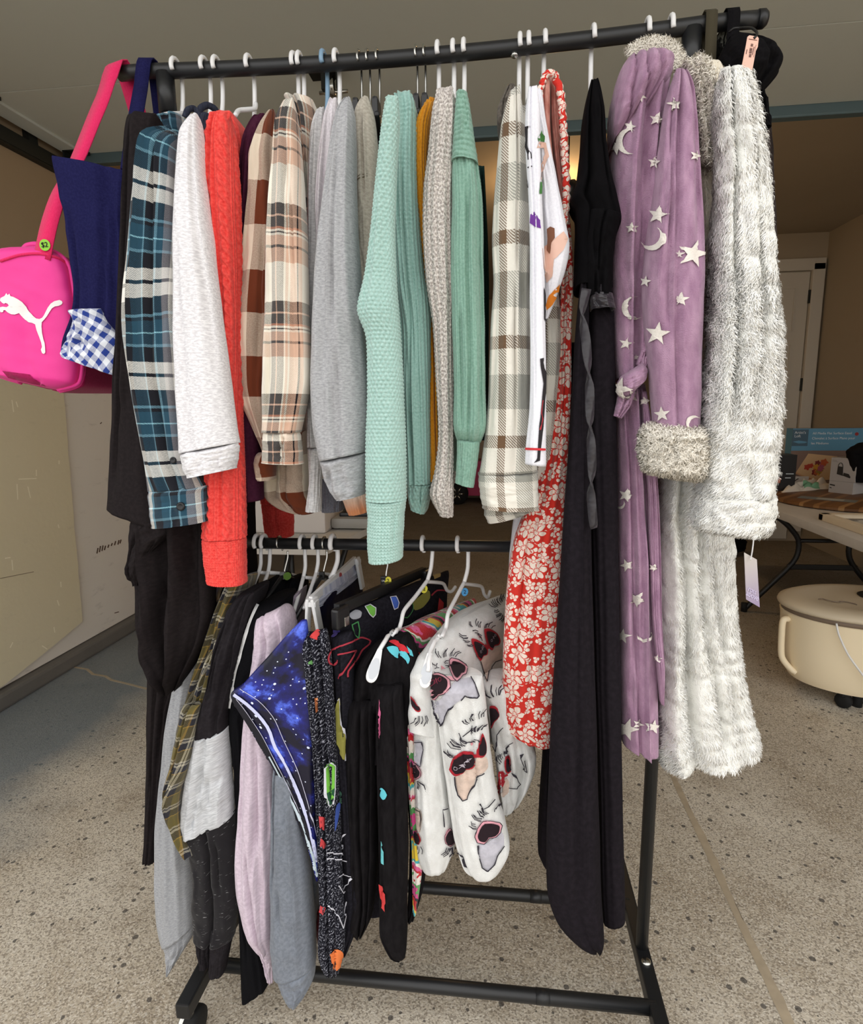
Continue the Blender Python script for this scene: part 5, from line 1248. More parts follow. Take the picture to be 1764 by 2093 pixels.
loft('cuff', [(403, 1908), (405, 1940), (410, 1972)], [(434, 1908), (432, 1940), (430, 1972)], M_bkj, g, Y=-.145, tf=.02, tb=.02, nu=90, disp=rib(.004, .0008), nf=1, amp=.003, topr=.1, seed=324)
loft('cuff', [(434, 1908), (432, 1945), (430, 1982)], [(476, 1908), (468, 1945), (460, 1984)], M_bkj, g, Y=-.15, tf=.022, tb=.02, nu=90, disp=rib(.004, .0008), nf=1, amp=.003, topr=.1, seed=325)
# ---- black track jacket with white piping
M_bk2 = cloth('deep_black_jersey', (13, 13, 16), (17, 17, 20), bump=.2, sheen=.08)
g = lower('black_track_jacket', 'black track jacket with white piping, sleeve nearly touching the base bar', 'jacket', 520, 2040)
s1 = loft('body', [(524, 1236), (508, 1275), (490, 1330), (476, 1400), (470, 1470), (478, 1560)], [(575, 1230), (570, 1275), (550, 1340), (530, 1410), (515, 1470), (505, 1560)], M_bk2, g, Y=-.13, tf=.03, tb=.12, nf=4, amp=.008, seed=331)
loft('sleeve', [(472, 1440), (480, 1560), (486, 1700), (490, 1830), (494, 1940), (498, 2036)], [(512, 1440), (510, 1560), (510, 1700), (528, 1850), (542, 1930), (552, 2004)], M_bk2, g, Y=-.14, tf=.025, tb=.03, nf=4, amp=.007, seed=332)
decal('white_piping', s1, line(sm([(527, 1238), (512, 1272), (497, 1320), (482, 1375), (474, 1420), (470, 1446)], 16), 6), solid('white_piping', (226, 226, 226), .8), g, .002)
# ---- black tops behind, on metal hangers
for i, (x, lb) in enumerate(((568, 'black halter top on metal hanger left behind lilac sweatshirt'), (600, 'black blouse with strap on metal hanger behind lilac sweatshirt'))):
    g = lower('sleeveless_blouse', lb, 'top', x, 1500, 0)
    loft('body', [(x-20, 1185+i*4), (x-40, 1230), (x-45, 1300), (x-40, 1500)], [(x+6, 1178+i*4), (x+22, 1230), (x+16, 1300), (x+16, 1500)], M_bk2, g, Y=.0+.02*i, tf=.03, tb=.08, nf=4, amp=.008, seed=335+i)
for i, (x, sx, lb) in enumerate(((566, 588, 'thin metal hanger with small grey size block, lower bar left'), (659, 668, 'thin metal hanger beside the white clip hanger'))):
    h = thing('clothes_hanger', lb, 'hanger', tuple(ony(x, 1180, 0)), 'metal hangers on the lower bar'); hook_low(h, x, M_chrome, .0018)
    wire([(sx, 1126, .014), (sx, 1140, .012), (sx-6, 1165, .005), (sx-8, 1185, 0)], .0018, M_chrome, h, 'stem')
    c = ony(sx-10, 1176, -.003)
    sb = MB().box(tuple(c), (.010, .008, .014), bev=.002).build('size_block', solid('grey_block_%d' % i, (120, 122, 120) if i == 0 else (30, 30, 30), .5), h)
    if i == 0:
        c2 = c+np.array([.010, -.004, .0]); MB().lathe([(.0075, 0), (.0075, .0006)], tuple(c2), (.8, -1, 0), 20).build('price_sticker', solid('dark_green_sticker', (86, 120, 40), .6), h)
        text('L', .006, M_white_pl, 'size_letter', sb, frame3(c+np.array([0, -.0046, 0]), (1, 0, 0), (0, 0, 1)))
    MB().tube([tuple(c+np.array([-.02, -.1, -.05])), tuple(c), tuple(c+np.array([.02, .1, -.05]))], .004, 8).build('arm', M_black_pl, h, True)
# ---- lilac sweatshirt
M_lil = cloth('pale_lilac_jersey', (192, 176, 190), (208, 193, 206), (150, 200, 1), .4, .6)
M_lil2 = cloth('dusty_mauve_reverse', (150, 138, 150), (160, 148, 160))
g = lower('lilac_sweatshirt', 'pale lilac sweatshirt with ragged cuff left of blue-grey sweatshirt', 'sweatshirt', 540, 2000)
loft('hood', [(528, 1256), (524, 1290), (522, 1320), (516, 1370), (505, 1440)], [(572, 1244), (588, 1270), (592, 1310), (580, 1370), (560, 1440)], M_lil, g, Y=-.15, tf=.03, tb=.08, nf=3, amp=.006, seed=341, topr=.15, folds=[(.0, .6, .1, -.010, -.1, .6)])
loft('inner_sleeve', [(586, 1225), (580, 1260), (575, 1330)], [(615, 1205), (612, 1250), (606, 1330)], M_lil2, g, Y=-.04, tf=.02, tb=.06, nf=3, amp=.006, seed=342)
loft('body', [(508, 1400), (499, 1500), (493, 1600), (487, 1700), (484, 1780), (490, 1840), (505, 1890), (528, 1935)], [(560, 1400), (562, 1500), (562, 1600), (562, 1700), (562, 1780), (560, 1840), (559, 1890), (558, 1935)], M_lil, g, Y=-.165, tf=.03, tb=.04, nf=5, amp=.008, seed=343, folds=[(-.3, .9, .08, -.012, .5, 1.2)])
loft('cuff', [(528, 1930), (536, 1955), (540, 1975), (546, 1998)], [(558, 1930), (558, 1955), (558, 1980), (559, 2004)], M_lil, g, Y=-.165, tf=.02, tb=.02, nf=3, amp=.004, topr=.1, seed=344, zig=.006)
# ---- blue-grey sweatshirt
M_bg = cloth('washed_blue_grey_fleece', (108, 114, 124), (122, 128, 138), (150, 150, 1), .4, .6)
g = lower('blue_grey_sweatshirt', 'washed blue-grey sweatshirt with loose cuff just above the base bar', 'sweatshirt', 600, 2045)
loft('sleeve', [(562, 1560), (560, 1660), (558, 1760), (557, 1860), (558, 1940), (562, 1984)], [(615, 1560), (622, 1660), (630, 1760), (638, 1850), (642, 1920), (644, 1962)], M_bg, g, Y=-.19, tf=.034, tb=.04, nf=4, amp=.007, seed=351)
loft('cuff', [(565, 1980), (578, 2012), (592, 2046)], [(644, 1958), (640, 2000), (616, 2040)], M_bg, g, Y=-.19, tf=.03, tb=.03, nf=4, amp=.006, topr=.15, seed=352, zig=.008)
loft('second_sleeve', [(612, 1700), (622, 1800), (628, 1900), (630, 1950)], [(646, 1720), (650, 1800), (648, 1850), (642, 1930)], M_bg, g, Y=-.14, tf=.02, tb=.04, nf=3, amp=.006, seed=353)
# ---- galaxy skirt
def galaxy():
    k = NT('galaxy_print_satin', .45, 0, 0, .45); uv = k.uv()
    n1 = k.noise(k.n('Mapping', {0: uv, 1: (.6, 1.2, 0)}).outputs[0], 9., 3., .55); n2 = k.noise(uv, 26., 5., .7)
    c = k.mix(k.step(k.math('ADD', k.math('MULTIPLY', n1, .7), k.math('MULTIPLY', n2, .3)), .47, .62), lin((10, 9, 34)), lin((34, 40, 150)))
    c = k.mix(k.step(k.math('MULTIPLY', n1, n2), .29, .37), c, lin((84, 112, 230)))
    for sc, th, pr in ((90., .09, .72), (42., .09, .82)):
        v = k.n('TexVoronoi', {'Vector': uv, 'Scale': sc}, voronoi_dimensions='2D'); r = k.n('SeparateColor', {0: v.outputs['Color']})
        c = k.mix(k.math('MULTIPLY', k.math('LESS_THAN', v.outputs['Distance'], th), k.math('GREATER_THAN', r.outputs[0], pr)), c, lin((220, 228, 255)))
    k.base(c); k.bump(k.noise(uv, 12., 2.), .2, .01); return k.m
M_gal = galaxy()
g = lower('galaxy_skirt', 'shiny dark blue galaxy-print skirt hanging diagonally by one corner', 'skirt', 645, 1790)
L = [(615, 1268), (582, 1302), (540, 1350), (500, 1395), (474, 1422), (520, 1500), (572, 1590), (612, 1680), (636, 1750), (646, 1800)]
R = [(626, 1266), (630, 1310), (633, 1360), (636, 1410), (638, 1460), (641, 1530), (644, 1610), (647, 1690), (649, 1750), (650, 1800)]
s1 = loft('skirt', L, R, M_gal, g, Y=-.205, tf=.012, tb=.012, nf=2, amp=.006, AMP=.6, seed=361, ey=.5, lip=False)
bandL = [(476, 1424), (500, 1445), (530, 1468), (548, 1490), (560, 1520), (585, 1570), (612, 1640), (632, 1710), (648, 1785)]
decal('white_band', s1, line(sm([(480, 1420), (505, 1438), (530, 1462), (550, 1490), (562, 1525), (588, 1570), (612, 1625), (632, 1690), (646, 1760)], 26), 6.5), solid('pale_lilac_band', (196, 200, 232), .6), g, .0018, 4)
decal('dark_band', s1, line(sm([(478, 1430), (502, 1462), (530, 1510), (556, 1556), (584, 1608), (610, 1664), (634, 1738)], 26), 16), solid('black_lining', (20, 19, 28), .8), g, .0012, 4)
decal('stitching', s1, line(sm([(492, 1408), (530, 1432), (560, 1466), (580, 1510), (606, 1566), (630, 1640), (646, 1712)], 26), 1.2)+line(sm([(484, 1428), (505, 1455), (535, 1500), (562, 1552), (592, 1612), (620, 1680)], 26), 1.), solid('pale_stitch', (190, 190, 210), .8), g, .002)
decal('silver_edge', s1, line(sm([(552, 1545), (575, 1588), (604, 1650), (625, 1705), (641, 1760), (648, 1790)], 20), 3.5), solid('pale_silver_piping', (190, 205, 215), .5), g, .0025, 3)
# ---- school-supply pyjama pants, navy skirt on the white clip hanger
h5 = thing('clip_hanger', 'white plastic trouser hanger with two big clips', 'hanger', tuple(ony(690, 1180, 0)))
hook_low(h5, 676, M_white_pl, .0045)
wire([(690, 1122, .016), (690, 1145, .012), (684, 1165, .005), (675, 1182, 0)], .0045, M_white_pl, h5, 'stem')
A = ony(632, 1226, -.12)+np.array([.004, -.004, 0]); B = ony(722, 1143, .13)+np.array([.004, -.004, 0])
d_ = B-A; ang = math.atan2(d_[1], d_[0])
MB().strap([tuple(A), tuple((A+B)/2), tuple(B)], (0, 0, 1), .014, .006).build('bar', M_white_pl, h5)
for P_, tilt in ((A, 0), (B, 0)):
    mb = MB(); mb.box((P_[0]-.006, P_[1], P_[2]-.028), (.005, .02, .066), rz=ang-PI/2, ry=.10, bev=.002); mb.box((P_[0]+.010, P_[1], P_[2]-.028), (.006, .022, .066), rz=ang-PI/2, ry=-.14, bev=.002); mb.box((P_[0]+.002, P_[1], P_[2]-.004), (.018, .018, .008), rz=ang-PI/2)
    mb.build('clip', M_white_pl, h5)
MB().lathe([(.0045, 0), (.0045, .0008)], tuple(A*.42+B*.58+np.array([.0035, -.001, 0])), (1, -.4, 0), 16).build('logo_dot', solid('red_enamel', (150, 60, 62), .5), h5)
M_nvs = cloth('navy_satin_jersey', (16, 15, 38), (20, 19, 46), (100, 100, 1), rough=.6)
g = lower('navy_skirt', 'navy skirt with white-lined waistband held by the white clip hanger', 'skirt', 690, 1500, 0)
pn = plane2(640, -.12, 732, .14)
loft('skirt', [(655, 1225), (650, 1300), (650, 1400), (655, 1560)], [(736, 1160), (741, 1215), (745, 1330), (745, 1500)], M_nvs, g, tf=.006, tb=.012, nf=3, amp=.004, seed=371, **pn)
wb_ = loft('waistband', [(648, 1226), (648, 1233), (650, 1242)], [(736, 1156), (736, 1164), (737, 1172)], cloth('white_blue_elastic', (150, 156, 186), (196, 200, 214), (30, 600, 1), .4, .6), g, tf=.007, tb=.013, nf=2, amp=.002, seed=372, topr=.3, **pn)

M_sch = cloth('black_plush_fleece', (26, 25, 31), (36, 35, 42), (180, 180, 1), .4, .62, bump=.5, sheen=.25)
M_spk = cloth('black_white_speckled_fleece', (24, 24, 32), (176, 178, 192), (330, 330, 1), .54, .66, bump=.4)
g = lower('school_print_pants', 'black plush pyjama pants printed with pencils, scissors and markers', 'pants', 680, 1990)
pn = plane2(688, -.16, 916, .16)
s1 = loft('hip', [(682, 1262), (684, 1320), (690, 1420), (698, 1520), (702, 1640), (705, 1760), (700, 1880)], [(916, 1166), (912, 1230), (905, 1330), (880, 1430), (850, 1560), (820, 1700), (790, 1860)], M_sch, g, tf=.018, tb=.02, nf=5, amp=.008, seed=381, topr=.03, **pn)
s2 = loft('speckled_edge', [(616, 1296), (622, 1350), (632, 1440), (642, 1540), (648, 1650), (652, 1760), (655, 1860), (652, 1940), (666, 1984)], [(668, 1284), (676, 1340), (682, 1440), (688, 1540), (694, 1650), (698, 1760), (702, 1860), (704, 1930), (694, 1984)], M_spk, g, Y=-.20, tf=.022, tb=.02, nf=2, amp=.005, seed=382, folds=[(-.1, .0, .09, -.014, -.1, 1.2), (.45, .0, .08, -.01, -.1, 1.2)])
s3 = loft('leg', [(676, 1300), (684, 1400), (690, 1540), (694, 1680), (698, 1800), (696, 1900), (690, 1955)], [(720, 1290), (722, 1400), (724, 1540), (735, 1680), (748, 1780), (742, 1860), (716, 1930)], M_sch, g, Y=-.175, tf=.02, tb=.03, nf=4, amp=.007, seed=383)
c5 = T(700, 1150, 300/1764.); c8 = T(600, 1280, 280/1395.)
sf = [s1, s2, s3]
def prints(g, sf, lst, off=.0024):
    for nm, col, polys in lst: decal(nm, sf, [smc(p) if len(p) > 4 else p for p in polys], solid(nm+'_ink', col, .95), g, off, 6)
WH = (206, 206, 216)
def outl(p, w=2): return line(p, w, True)
gr1 = c5([(265, 545), (330, 520), (385, 550), (380, 620), (350, 655), (310, 620)]); blu = c5([(570, 430), (640, 420), (665, 480), (650, 540), (610, 560), (590, 500)])
pen = c8([(310, 1440), (370, 1380), (410, 1420), (410, 1640), (400, 1800), (350, 1830), (320, 1700)]); pen2 = c8([(322, 1700), (408, 1640), (400, 1800), (350, 1830)])
yel = c8([(450, 750), (480, 730), (495, 900), (500, 1000), (520, 1150), (520, 1360), (470, 1260), (440, 1150), (435, 900)])
pcl = c8([(420, 1850), (450, 1790), (465, 1820), (440, 1980), (415, 2080)]); pct = c8([(445, 1790), (480, 1660), (500, 1680), (470, 1810)])
prints(g, sf, [
    ('scissors_outline', (166, 52, 66), line(sm(c8([(455, 340), (420, 390), (360, 380), (345, 320), (370, 260), (460, 210), (600, 150), (680, 110), (770, 140), (760, 180), (690, 240), (640, 330), (550, 450), (545, 510)]), 40), 3.2)+line(c8([(460, 285), (630, 245), (560, 370), (460, 525)]), 3)+line(sm(c5([(1060, 390), (1130, 330), (1250, 345), (1268, 450)]), 12), 3)),
    ('green_marker', (118, 190, 72), [pen]), ('green_eraser', (110, 176, 70), [gr1]), ('blue_marker', (62, 92, 176), [blu]), ('yellow_crayon', (142, 138, 66), [yel]), ('blue_pencil', (52, 76, 150), [pcl]),
    ('red_leaf', (176, 44, 50), [c5([(1130, 580), (1150, 420), (1205, 480), (1200, 550)])]), ('tan_glue_stick', (176, 150, 96), [c5([(1080, 120), (1190, 100), (1170, 180), (1100, 210)])]),
    ('olive_apple', (128, 126, 58), [c5([(830, 500), (880, 430), (1020, 330), (1040, 420), (960, 530), (860, 570)])]), ('grey_sharpener', (150, 152, 160), [c5([(70, 640), (150, 580), (220, 600), (200, 660), (120, 680)])]),
    ('orange_crayon', (222, 142, 92), [c8([(200, 730), (245, 720), (250, 850), (215, 880)])]), ('green_blob', (120, 176, 110), [c8([(160, 350), (190, 340), (200, 370), (175, 392), (155, 380)])]),
    ('red_crayon_tip', (206, 66, 66), [c8([(175, 110), (240, 45), (268, 60), (235, 110), (225, 140)])]), ('purple_pot', (60, 50, 110), [c8([(360, 100), (370, 20), (440, 0), (468, 60), (420, 120)])]),
    ('orange_eraser', (222, 120, 62), [T(280, 1480, .2929)([(1350, 1600), (1400, 1565), (1432, 1600), (1420, 1680), (1375, 1715)])])])
prints(g, sf, [('dark_green_eraser', (34, 84, 54), [pen2]), ('green_pencil_top', (44, 78, 64), [pct]),
    ('green_outline', (64, 130, 76), line(c5([(100, 740), (170, 705), (190, 800), (180, 900), (130, 860), (100, 740)]), 2.4)+line(sm(c5([(740, 500), (820, 480), (830, 560), (760, 660), (690, 640), (670, 720)]), 12), 1.6)),
    ('chalk_outline', WH, outl(pen, 1.6)+outl(gr1, 1.6)+outl(blu, 1.4)+line(yel[:6], 1.4)+line(T(280, 1480, .2929)([(1330, 890), (1450, 905)]), 2.2)+line(T(280, 1480, .2929)([(1330, 930), (1470, 950)]), 2.2)+line(T(280, 1480, .2929)([(1400, 1060), (1440, 1040), (1500, 1060), (1430, 1180), (1400, 1120)]), 1.4)+line(T(280, 1480, .2929)([(1330, 1250), (1400, 1330), (1430, 1420), (1470, 1230)]), 1.6)+line(T(280, 1480, .2929)([(1450, 760), (1420, 870)]), 1.2))], .0034)
decal('red_smear', sf, [T(280, 1480, .2929)([(1275, 640), (1305, 650), (1300, 740), (1280, 720)]), T(280, 1480, .2929)([(1280, 1260), (1310, 1280), (1300, 1330), (1275, 1310)])]+[T(280, 1480, .2929)([(1285, 790), (1315, 840), (1300, 870), (1280, 850)])], solid('red_pen_ink', (200, 66, 70), .9), g, .0016)
loft('second_leg', [(646, 1850), (648, 1900), (655, 1945)], [(680, 1850), (680, 1900), (665, 1948)], cloth('dark_red_fleece', (90, 20, 32), (104, 28, 40)), g, Y=-.12, tf=.02, tb=.04, seed=384)
h = thing('clip_hanger', 'black trouser clip hanger with yellow price sticker and size tag', 'hanger', tuple(ony(793, 1200, 0)))
hook_low(h, 790, M_chrome, .0018); wire([(793, 1125, .013), (793, 1150, .008), (790, 1168, .002), (789, 1180, 0)], .0018, M_chrome, h, 'stem')
A = ony(688, 1246, -.17); B = ony(866, 1168, .13)
MB().strap([tuple(A), tuple((A+B)/2), tuple(B)], (0, 0, 1), .017, .010).build('bar', M_black_pl, h)
d_ = B-A; ang = math.atan2(d_[1], d_[0])
for P_ in (A, B):
    c = MB().box((P_[0]+.006, P_[1], P_[2]-.012), (.014, .034, .034), rz=ang-PI/2, bev=.004).build('clip', M_black_pl, h)
    MB().box((P_[0]+.014, P_[1]+.004, P_[2]-.02), (.004, .012, .016), rz=ang-PI/2, bev=.0015).build('spring', M_chrome, c)
c = ony(784, 1186, -.004); sb = MB().box(tuple(c), (.010, .008, .016), bev=.002).build('size_block', M_black_pl, h)
text('1X', .005, M_white_pl, 'size_letters', sb, frame3(c+np.array([0, -.0046, 0]), (1, 0, 0), (0, 0, 1)))
def sticker(x, y, Y, col, par, r=.0075, s_='2', ax=(.25, -1, .1)):
    c = ony(x, y, Y); nrm = np.array(ax)/np.linalg.norm(ax)
    k = MB().lathe([(r, 0), (r, .0006)], tuple(c), ax, 24, .8, 1.).build('price_sticker', solid('sticker_%d' % int(x), col, .6), par)
    text(s_, r*1.25, M_ink, 'price', k, frame3(c+nrm*.0011, (-ax[1], ax[0], 0), (0, 0, 1)))
sticker(793, 1187, -.006, (214, 206, 60), h)
# ---- black plush pants with skull print
M_bkp = cloth('black_velour', (20, 18, 20), (27, 25, 27), (120, 40, 1), .4, .62, bump=.45, sheen=.18)
def candy():
    k = NT('multicolour_skull_print', .92, .3, 0, .2); uv = k.uv()
    w = k.n('TexNoise', {'Vector': uv, 'Scale': 26., 'Detail': 2.}).outputs[1]
    p = k.n('VectorMath', {0: uv, 1: k.n('VectorMath', {0: w, 3: .10}, operation='SCALE').outputs[0]}, operation='ADD').outputs[0]
    x = k.n('SeparateXYZ', {0: p}); f = k.math('FRACT', k.math('MULTIPLY', k.math('ADD', x.outputs[0], x.outputs[1]), 8.))
    cs = [(196, 30, 40), (224, 96, 150), (236, 228, 220), (70, 176, 186), (226, 196, 60), (196, 30, 40), (24, 20, 24), (210, 70, 140), (90, 160, 90), (236, 228, 220)]
    k.base(k.ramp(f, [(i/len(cs), lin(c)) for i, c in enumerate(cs)], 'CONSTANT')); k.bump(k.noise(uv, 400., 2.), .4, .003); return k.m
M_candy = candy()
g = lower('skull_print_pants', 'black velour pants with multicoloured skull print folded over white hanger', 'pants', 800, 1950)
pn = plane2(770, -.17, 972, .15)
s1 = loft('waist', [(806, 1296), (800, 1330), (796, 1400), (800, 1500)], [(968, 1222), (975, 1260), (978, 1340), (940, 1480)], M_candy, g, tf=.022, tb=.03, nf=5, amp=.010, seed=391, topr=.12, **pn)
s2 = loft('seat', [(766, 1318), (735, 1352), (722, 1400), (712, 1460), (706, 1540)], [(832, 1296), (850, 1330), (860, 1380), (856, 1440), (838, 1540)], M_bkp, g, Y=-.155, tf=.034, tb=.06, nf=4, amp=.008, seed=392, topr=.15)
LEG = dict(nf=3, amp=.006, nv=110)
s3 = loft('leg', [(716, 1430), (707, 1530), (708, 1640), (714, 1740), (720, 1830), (716, 1880), (728, 1916)], [(770, 1430), (772, 1530), (772, 1640), (772, 1740), (766, 1830), (760, 1870), (738, 1918)], M_bkp, g, Y=-.175, tf=.03, tb=.03, seed=393, folds=[(.0, .1, .08, -.016, -.1, 1.2), (.55, .0, .07, -.014, -.1, 1.2)], **LEG)
s4 = loft('leg', [(770, 1400), (772, 1530), (774, 1640), (776, 1740), (778, 1830), (780, 1890), (800, 1942), (818, 1956)], [(822, 1400), (830, 1530), (832, 1640), (834, 1740), (832, 1830), (832, 1890), (830, 1940), (828, 1956)], M_bkp, g, Y=-.19, tf=.028, tb=.03, seed=394, **LEG)
s5 = loft('print_strip', [(818, 1384), (824, 1450), (830, 1530), (834, 1600), (838, 1660), (842, 1760), (844, 1860)], [(840, 1388), (846, 1450), (848, 1530), (848, 1600), (852, 1660), (864, 1760), (850, 1870)], M_candy, g, Y=-.165, tf=.014, tb=.02, nf=2, amp=.004, seed=395)
s6 = loft('inner_leg', [(834, 1640), (838, 1720), (836, 1800), (832, 1880)], [(866, 1640), (868, 1720), (868, 1800), (846, 1880)], M_bkp, g, Y=-.15, tf=.022, tb=.03, nf=3, amp=.006, seed=396)
skull_sf = [s1, s2, s3, s4]
prints(g, [s1, s2, s3, s4], [('cyan_flame', (92, 186, 200), [c5([(540, 1030), (640, 1010), (680, 1060), (660, 1140), (620, 1130)]), c5([(680, 1080), (740, 1060), (800, 1150), (780, 1215), (740, 1150)]), c5([(760, 1000), (820, 1060), (840, 1130), (800, 1110)])]),
    ('red_flame', (190, 40, 50), [c5([(565, 960), (640, 940), (740, 1000), (800, 1090), (700, 1050), (640, 1000)])]), ('cyan_patch', (92, 186, 200), [c8([(880, 1650), (910, 1640), (960, 1710), (920, 1760), (880, 1700)])]),
    ('pink_edge', (200, 96, 140), [c8([(868, 740), (895, 880), (885, 1140), (872, 1100)])]), ('teal_fleck', (110, 190, 196), [(776, 1718), (786, 1740), (786, 1766), (776, 1760)] and [[(776, 1718), (786, 1740), (786, 1766), (776, 1760)]]), ('red_fleck', (196, 60, 60), [[(776, 1806), (788, 1826), (788, 1862), (778, 1850)]])])
# ---- chihuahua pants
M_dog = plush('white_plush_fleece', (214, 214, 212), (228, 229, 228), (40, 30, 1))
g = lower('chihuahua_pants', 'white plush pants printed with chihuahuas in heart-shaped sunglasses', 'pants', 970, 1785)
pn = plane2(862, -.18, 1046, .14)
s1 = loft('hip', [(946, 1262), (905, 1300), (868, 1345), (850, 1390), (846, 1440), (848, 1500)], [(1042, 1212), (1048, 1260), (1052, 1330), (1056, 1400), (1062, 1460), (1070, 1520)], M_dog, g, tf=.035, tb=.04, nf=4, amp=.007, AMP=1., seed=401, topr=.12, nv=110, **pn)
s2 = loft('leg', [(850, 1400), (846, 1500), (849, 1590), (851, 1670), (854, 1740), (874, 1781)], [(906, 1400), (908, 1500), (914, 1590), (924, 1670), (930, 1725), (908, 1776)], M_dog, g, Y=-.16, tf=.03, tb=.04, nf=3, amp=.006, AMP=1., seed=402, botr=.05)
s3 = loft('leg', [(876, 1380), (893, 1460), (906, 1550), (918, 1640), (931, 1715), (948, 1768), (975, 1784)], [(985, 1380), (996, 1460), (1004, 1550), (1018, 1630), (1034, 1690), (1041, 1735), (1012, 1782)], M_dog, g, Y=-.185, tf=.032, tb=.05, nf=3, amp=.006, AMP=1., seed=403, botr=.05, folds=[(-.8, .1, .08, -.012, -.1, 1.2)])
s4 = loft('rear_leg', [(985, 1390), (1000, 1470), (1012, 1550), (1022, 1640), (1028, 1660)], [(1060, 1390), (1074, 1470), (1096, 1545), (1082, 1600), (1036, 1668)], M_dog, g, Y=-.10, tf=.03, tb=.06, nf=5, amp=.010, seed=404)
c6 = T(840, 1200, 260/1764.); c7 = T(840, 1480, 260/1701.)
sf = [s1, s2, s3, s4]
GREY, TAN, PNK, RED, LENS, LN = (188, 186, 196), (214, 192, 178), (222, 158, 170), (166, 34, 46), (30, 14, 22), (44, 40, 50)
hA1 = c6([(510, 1010), (540, 980), (640, 1000), (740, 1060), (790, 1150), (770, 1230), (720, 1245), (690, 1290), (640, 1330), (590, 1290), (550, 1200), (520, 1100)])
hA2 = c6([(290, 1220), (380, 1215), (470, 1250), (540, 1310), (545, 1400), (480, 1470), (400, 1485), (360, 1540), (290, 1555), (262, 1500), (290, 1400), (300, 1300)])
headA = c6([(265, 1560), (330, 1590), (420, 1540), (540, 1400), (600, 1330), (700, 1290), (830, 1265), (880, 1360), (925, 1500), (900, 1530), (830, 1520), (740, 1495), (690, 1560), (600, 1620), (540, 1680), (490, 1790), (430, 1920), (380, 1850), (330, 1740), (290, 1640)])
hB1 = c6([(1000, 580), (1080, 575), (1180, 640), (1225, 740), (1200, 800), (1140, 815), (1110, 870), (1060, 840), (1020, 740), (1000, 640)])
hB2 = c6([(820, 720), (900, 725), (990, 780), (1050, 860), (1040, 935), (990, 955), (950, 1025), (900, 960), (850, 850)])
headB = c6([(950, 1030), (1000, 960), (1100, 870), (1200, 820), (1250, 850), (1240, 1000), (1150, 1030), (1100, 1100), (1060, 1330), (1010, 1230), (980, 1130)])
hC1 = c7([(610, 400), (690, 350), (800, 360), (870, 420), (860, 520), (800, 590), (720, 605), (660, 670), (590, 680), (530, 600), (560, 480)])
hC2 = c7([(940, 110), (990, 250), (990, 380), (940, 440), (890, 410), (900, 250)])
headC = c7([(600, 690), (720, 620), (860, 540), (890, 440), (1000, 440), (1020, 570), (960, 650), (860, 720), (830, 820), (740, 990), (700, 1010), (640, 930), (610, 800)])
hD = c7([(950, 1290), (1050, 1280), (1170, 1310), (1200, 1350), (1180, 1440), (1120, 1500), (1050, 1515), (980, 1590), (900, 1570), (865, 1490), (890, 1380)])
headD = c7([(910, 1610), (1000, 1590), (1100, 1520), (1190, 1440), (1230, 1480), (1230, 1620), (1160, 1720), (1110, 1860), (1030, 1950), (960, 1900), (920, 1750)])
hE = c7([(1260, 440), (1300, 410), (1345, 450), (1345, 560), (1300, 650), (1265, 600)]); hE2 = c7([(1190, 630), (1250, 680), (1240, 760), (1210, 830), (1200, 940), (1178, 930)])
headE = c7([(1215, 830), (1270, 720), (1320, 780), (1310, 900), (1240, 970), (1215, 960)])
hF = c7([(20, 480), (90, 520), (150, 620), (140, 700), (70, 740), (25, 720)]); hG = c7([(440, 1480), (500, 1380), (560, 1480), (560, 1590), (520, 1620), (450, 1580)])
headF = c7([(30, 240), (150, 230), (175, 330), (140, 560), (60, 500)]); headH = c7([(70, 1130), (140, 1160), (155, 1260), (130, 1430), (90, 1400)]); hH = c7([(70, 1400), (120, 1470), (150, 1540), (120, 1590), (75, 1580)])
hI = c6([(10, 1500), (60, 1560), (130, 1700), (90, 1730), (30, 1660)]); hJ = c6([(1110, 1640), (1190, 1650), (1235, 1750), (1180, 1850), (1130, 1960), (1115, 1800)])
for nm, col, polys in (('grey_dog_head', GREY, [headA, headD, headF]), ('tan_dog_head', TAN, [headB, headC, headE, headH])): decal(nm, sf, [smc(p) for p in polys], cloth(nm+'_print', col, [v*.9 for v in col], (60, 60, 1), .4, .62), g, .0018, 7)
prints(g, sf, [('pink_sunglasses', PNK, [hA1, hA2, hD, hF, hG]+line(c6([(505, 1285), (605, 1285)]), 8)), ('red_sunglasses', RED, [hB1, hB2, hC1, hC2, hE, hE2, hH, hI, hJ]+line(c6([(1010, 800), (1060, 835)]), 6)+line(c7([(840, 420), (920, 410)]), 7)+line(c7([(1225, 700), (1290, 660)]), 4))], .003)
prints(g, sf, [('dark_lens', LENS, [shrink(p, .78) for p in (hA1, hA2, hD, hB1, hB2, hC1, hC2, hE, hF, hG, hH, hI, hJ)])], .0046)
rs = random.Random(5); hat = []
def tuft(q, x0, y0, x1, y1, n, L, a0, a1):
    for i in range(n):
        t = i/max(1, n-1); x, y = x0+(x1-x0)*t+rs.uniform(-14, 14), y0+(y1-y0)*t+rs.uniform(-10, 10); a = a0+(a1-a0)*t+rs.uniform(-.2, .2); l = L*rs.uniform(.7, 1.25)
        hat.extend(line(q([(x, y), (x+l*.55*math.cos(a), y+l*.55*math.sin(a)), (x+l*math.cos(a+.3), y+l*math.sin(a+.3))]), 1.5))
tuft(c6, 360, 980, 600, 960, 9, 95, -2.2, -1.0); tuft(c6, 330, 1080, 300, 1240, 6, 60, -2.8, 2.9); tuft(c6, 430, 1040, 480, 1090, 4, 60, -.6, .6)
tuft(c6, 750, 680, 830, 800, 7, 95, 3.3, 2.7); tuft(c6, 820, 560, 1080, 560, 9, 75, -2.2, -.9); tuft(c6, 850, 620, 930, 680, 5, 60, -.4, .5)
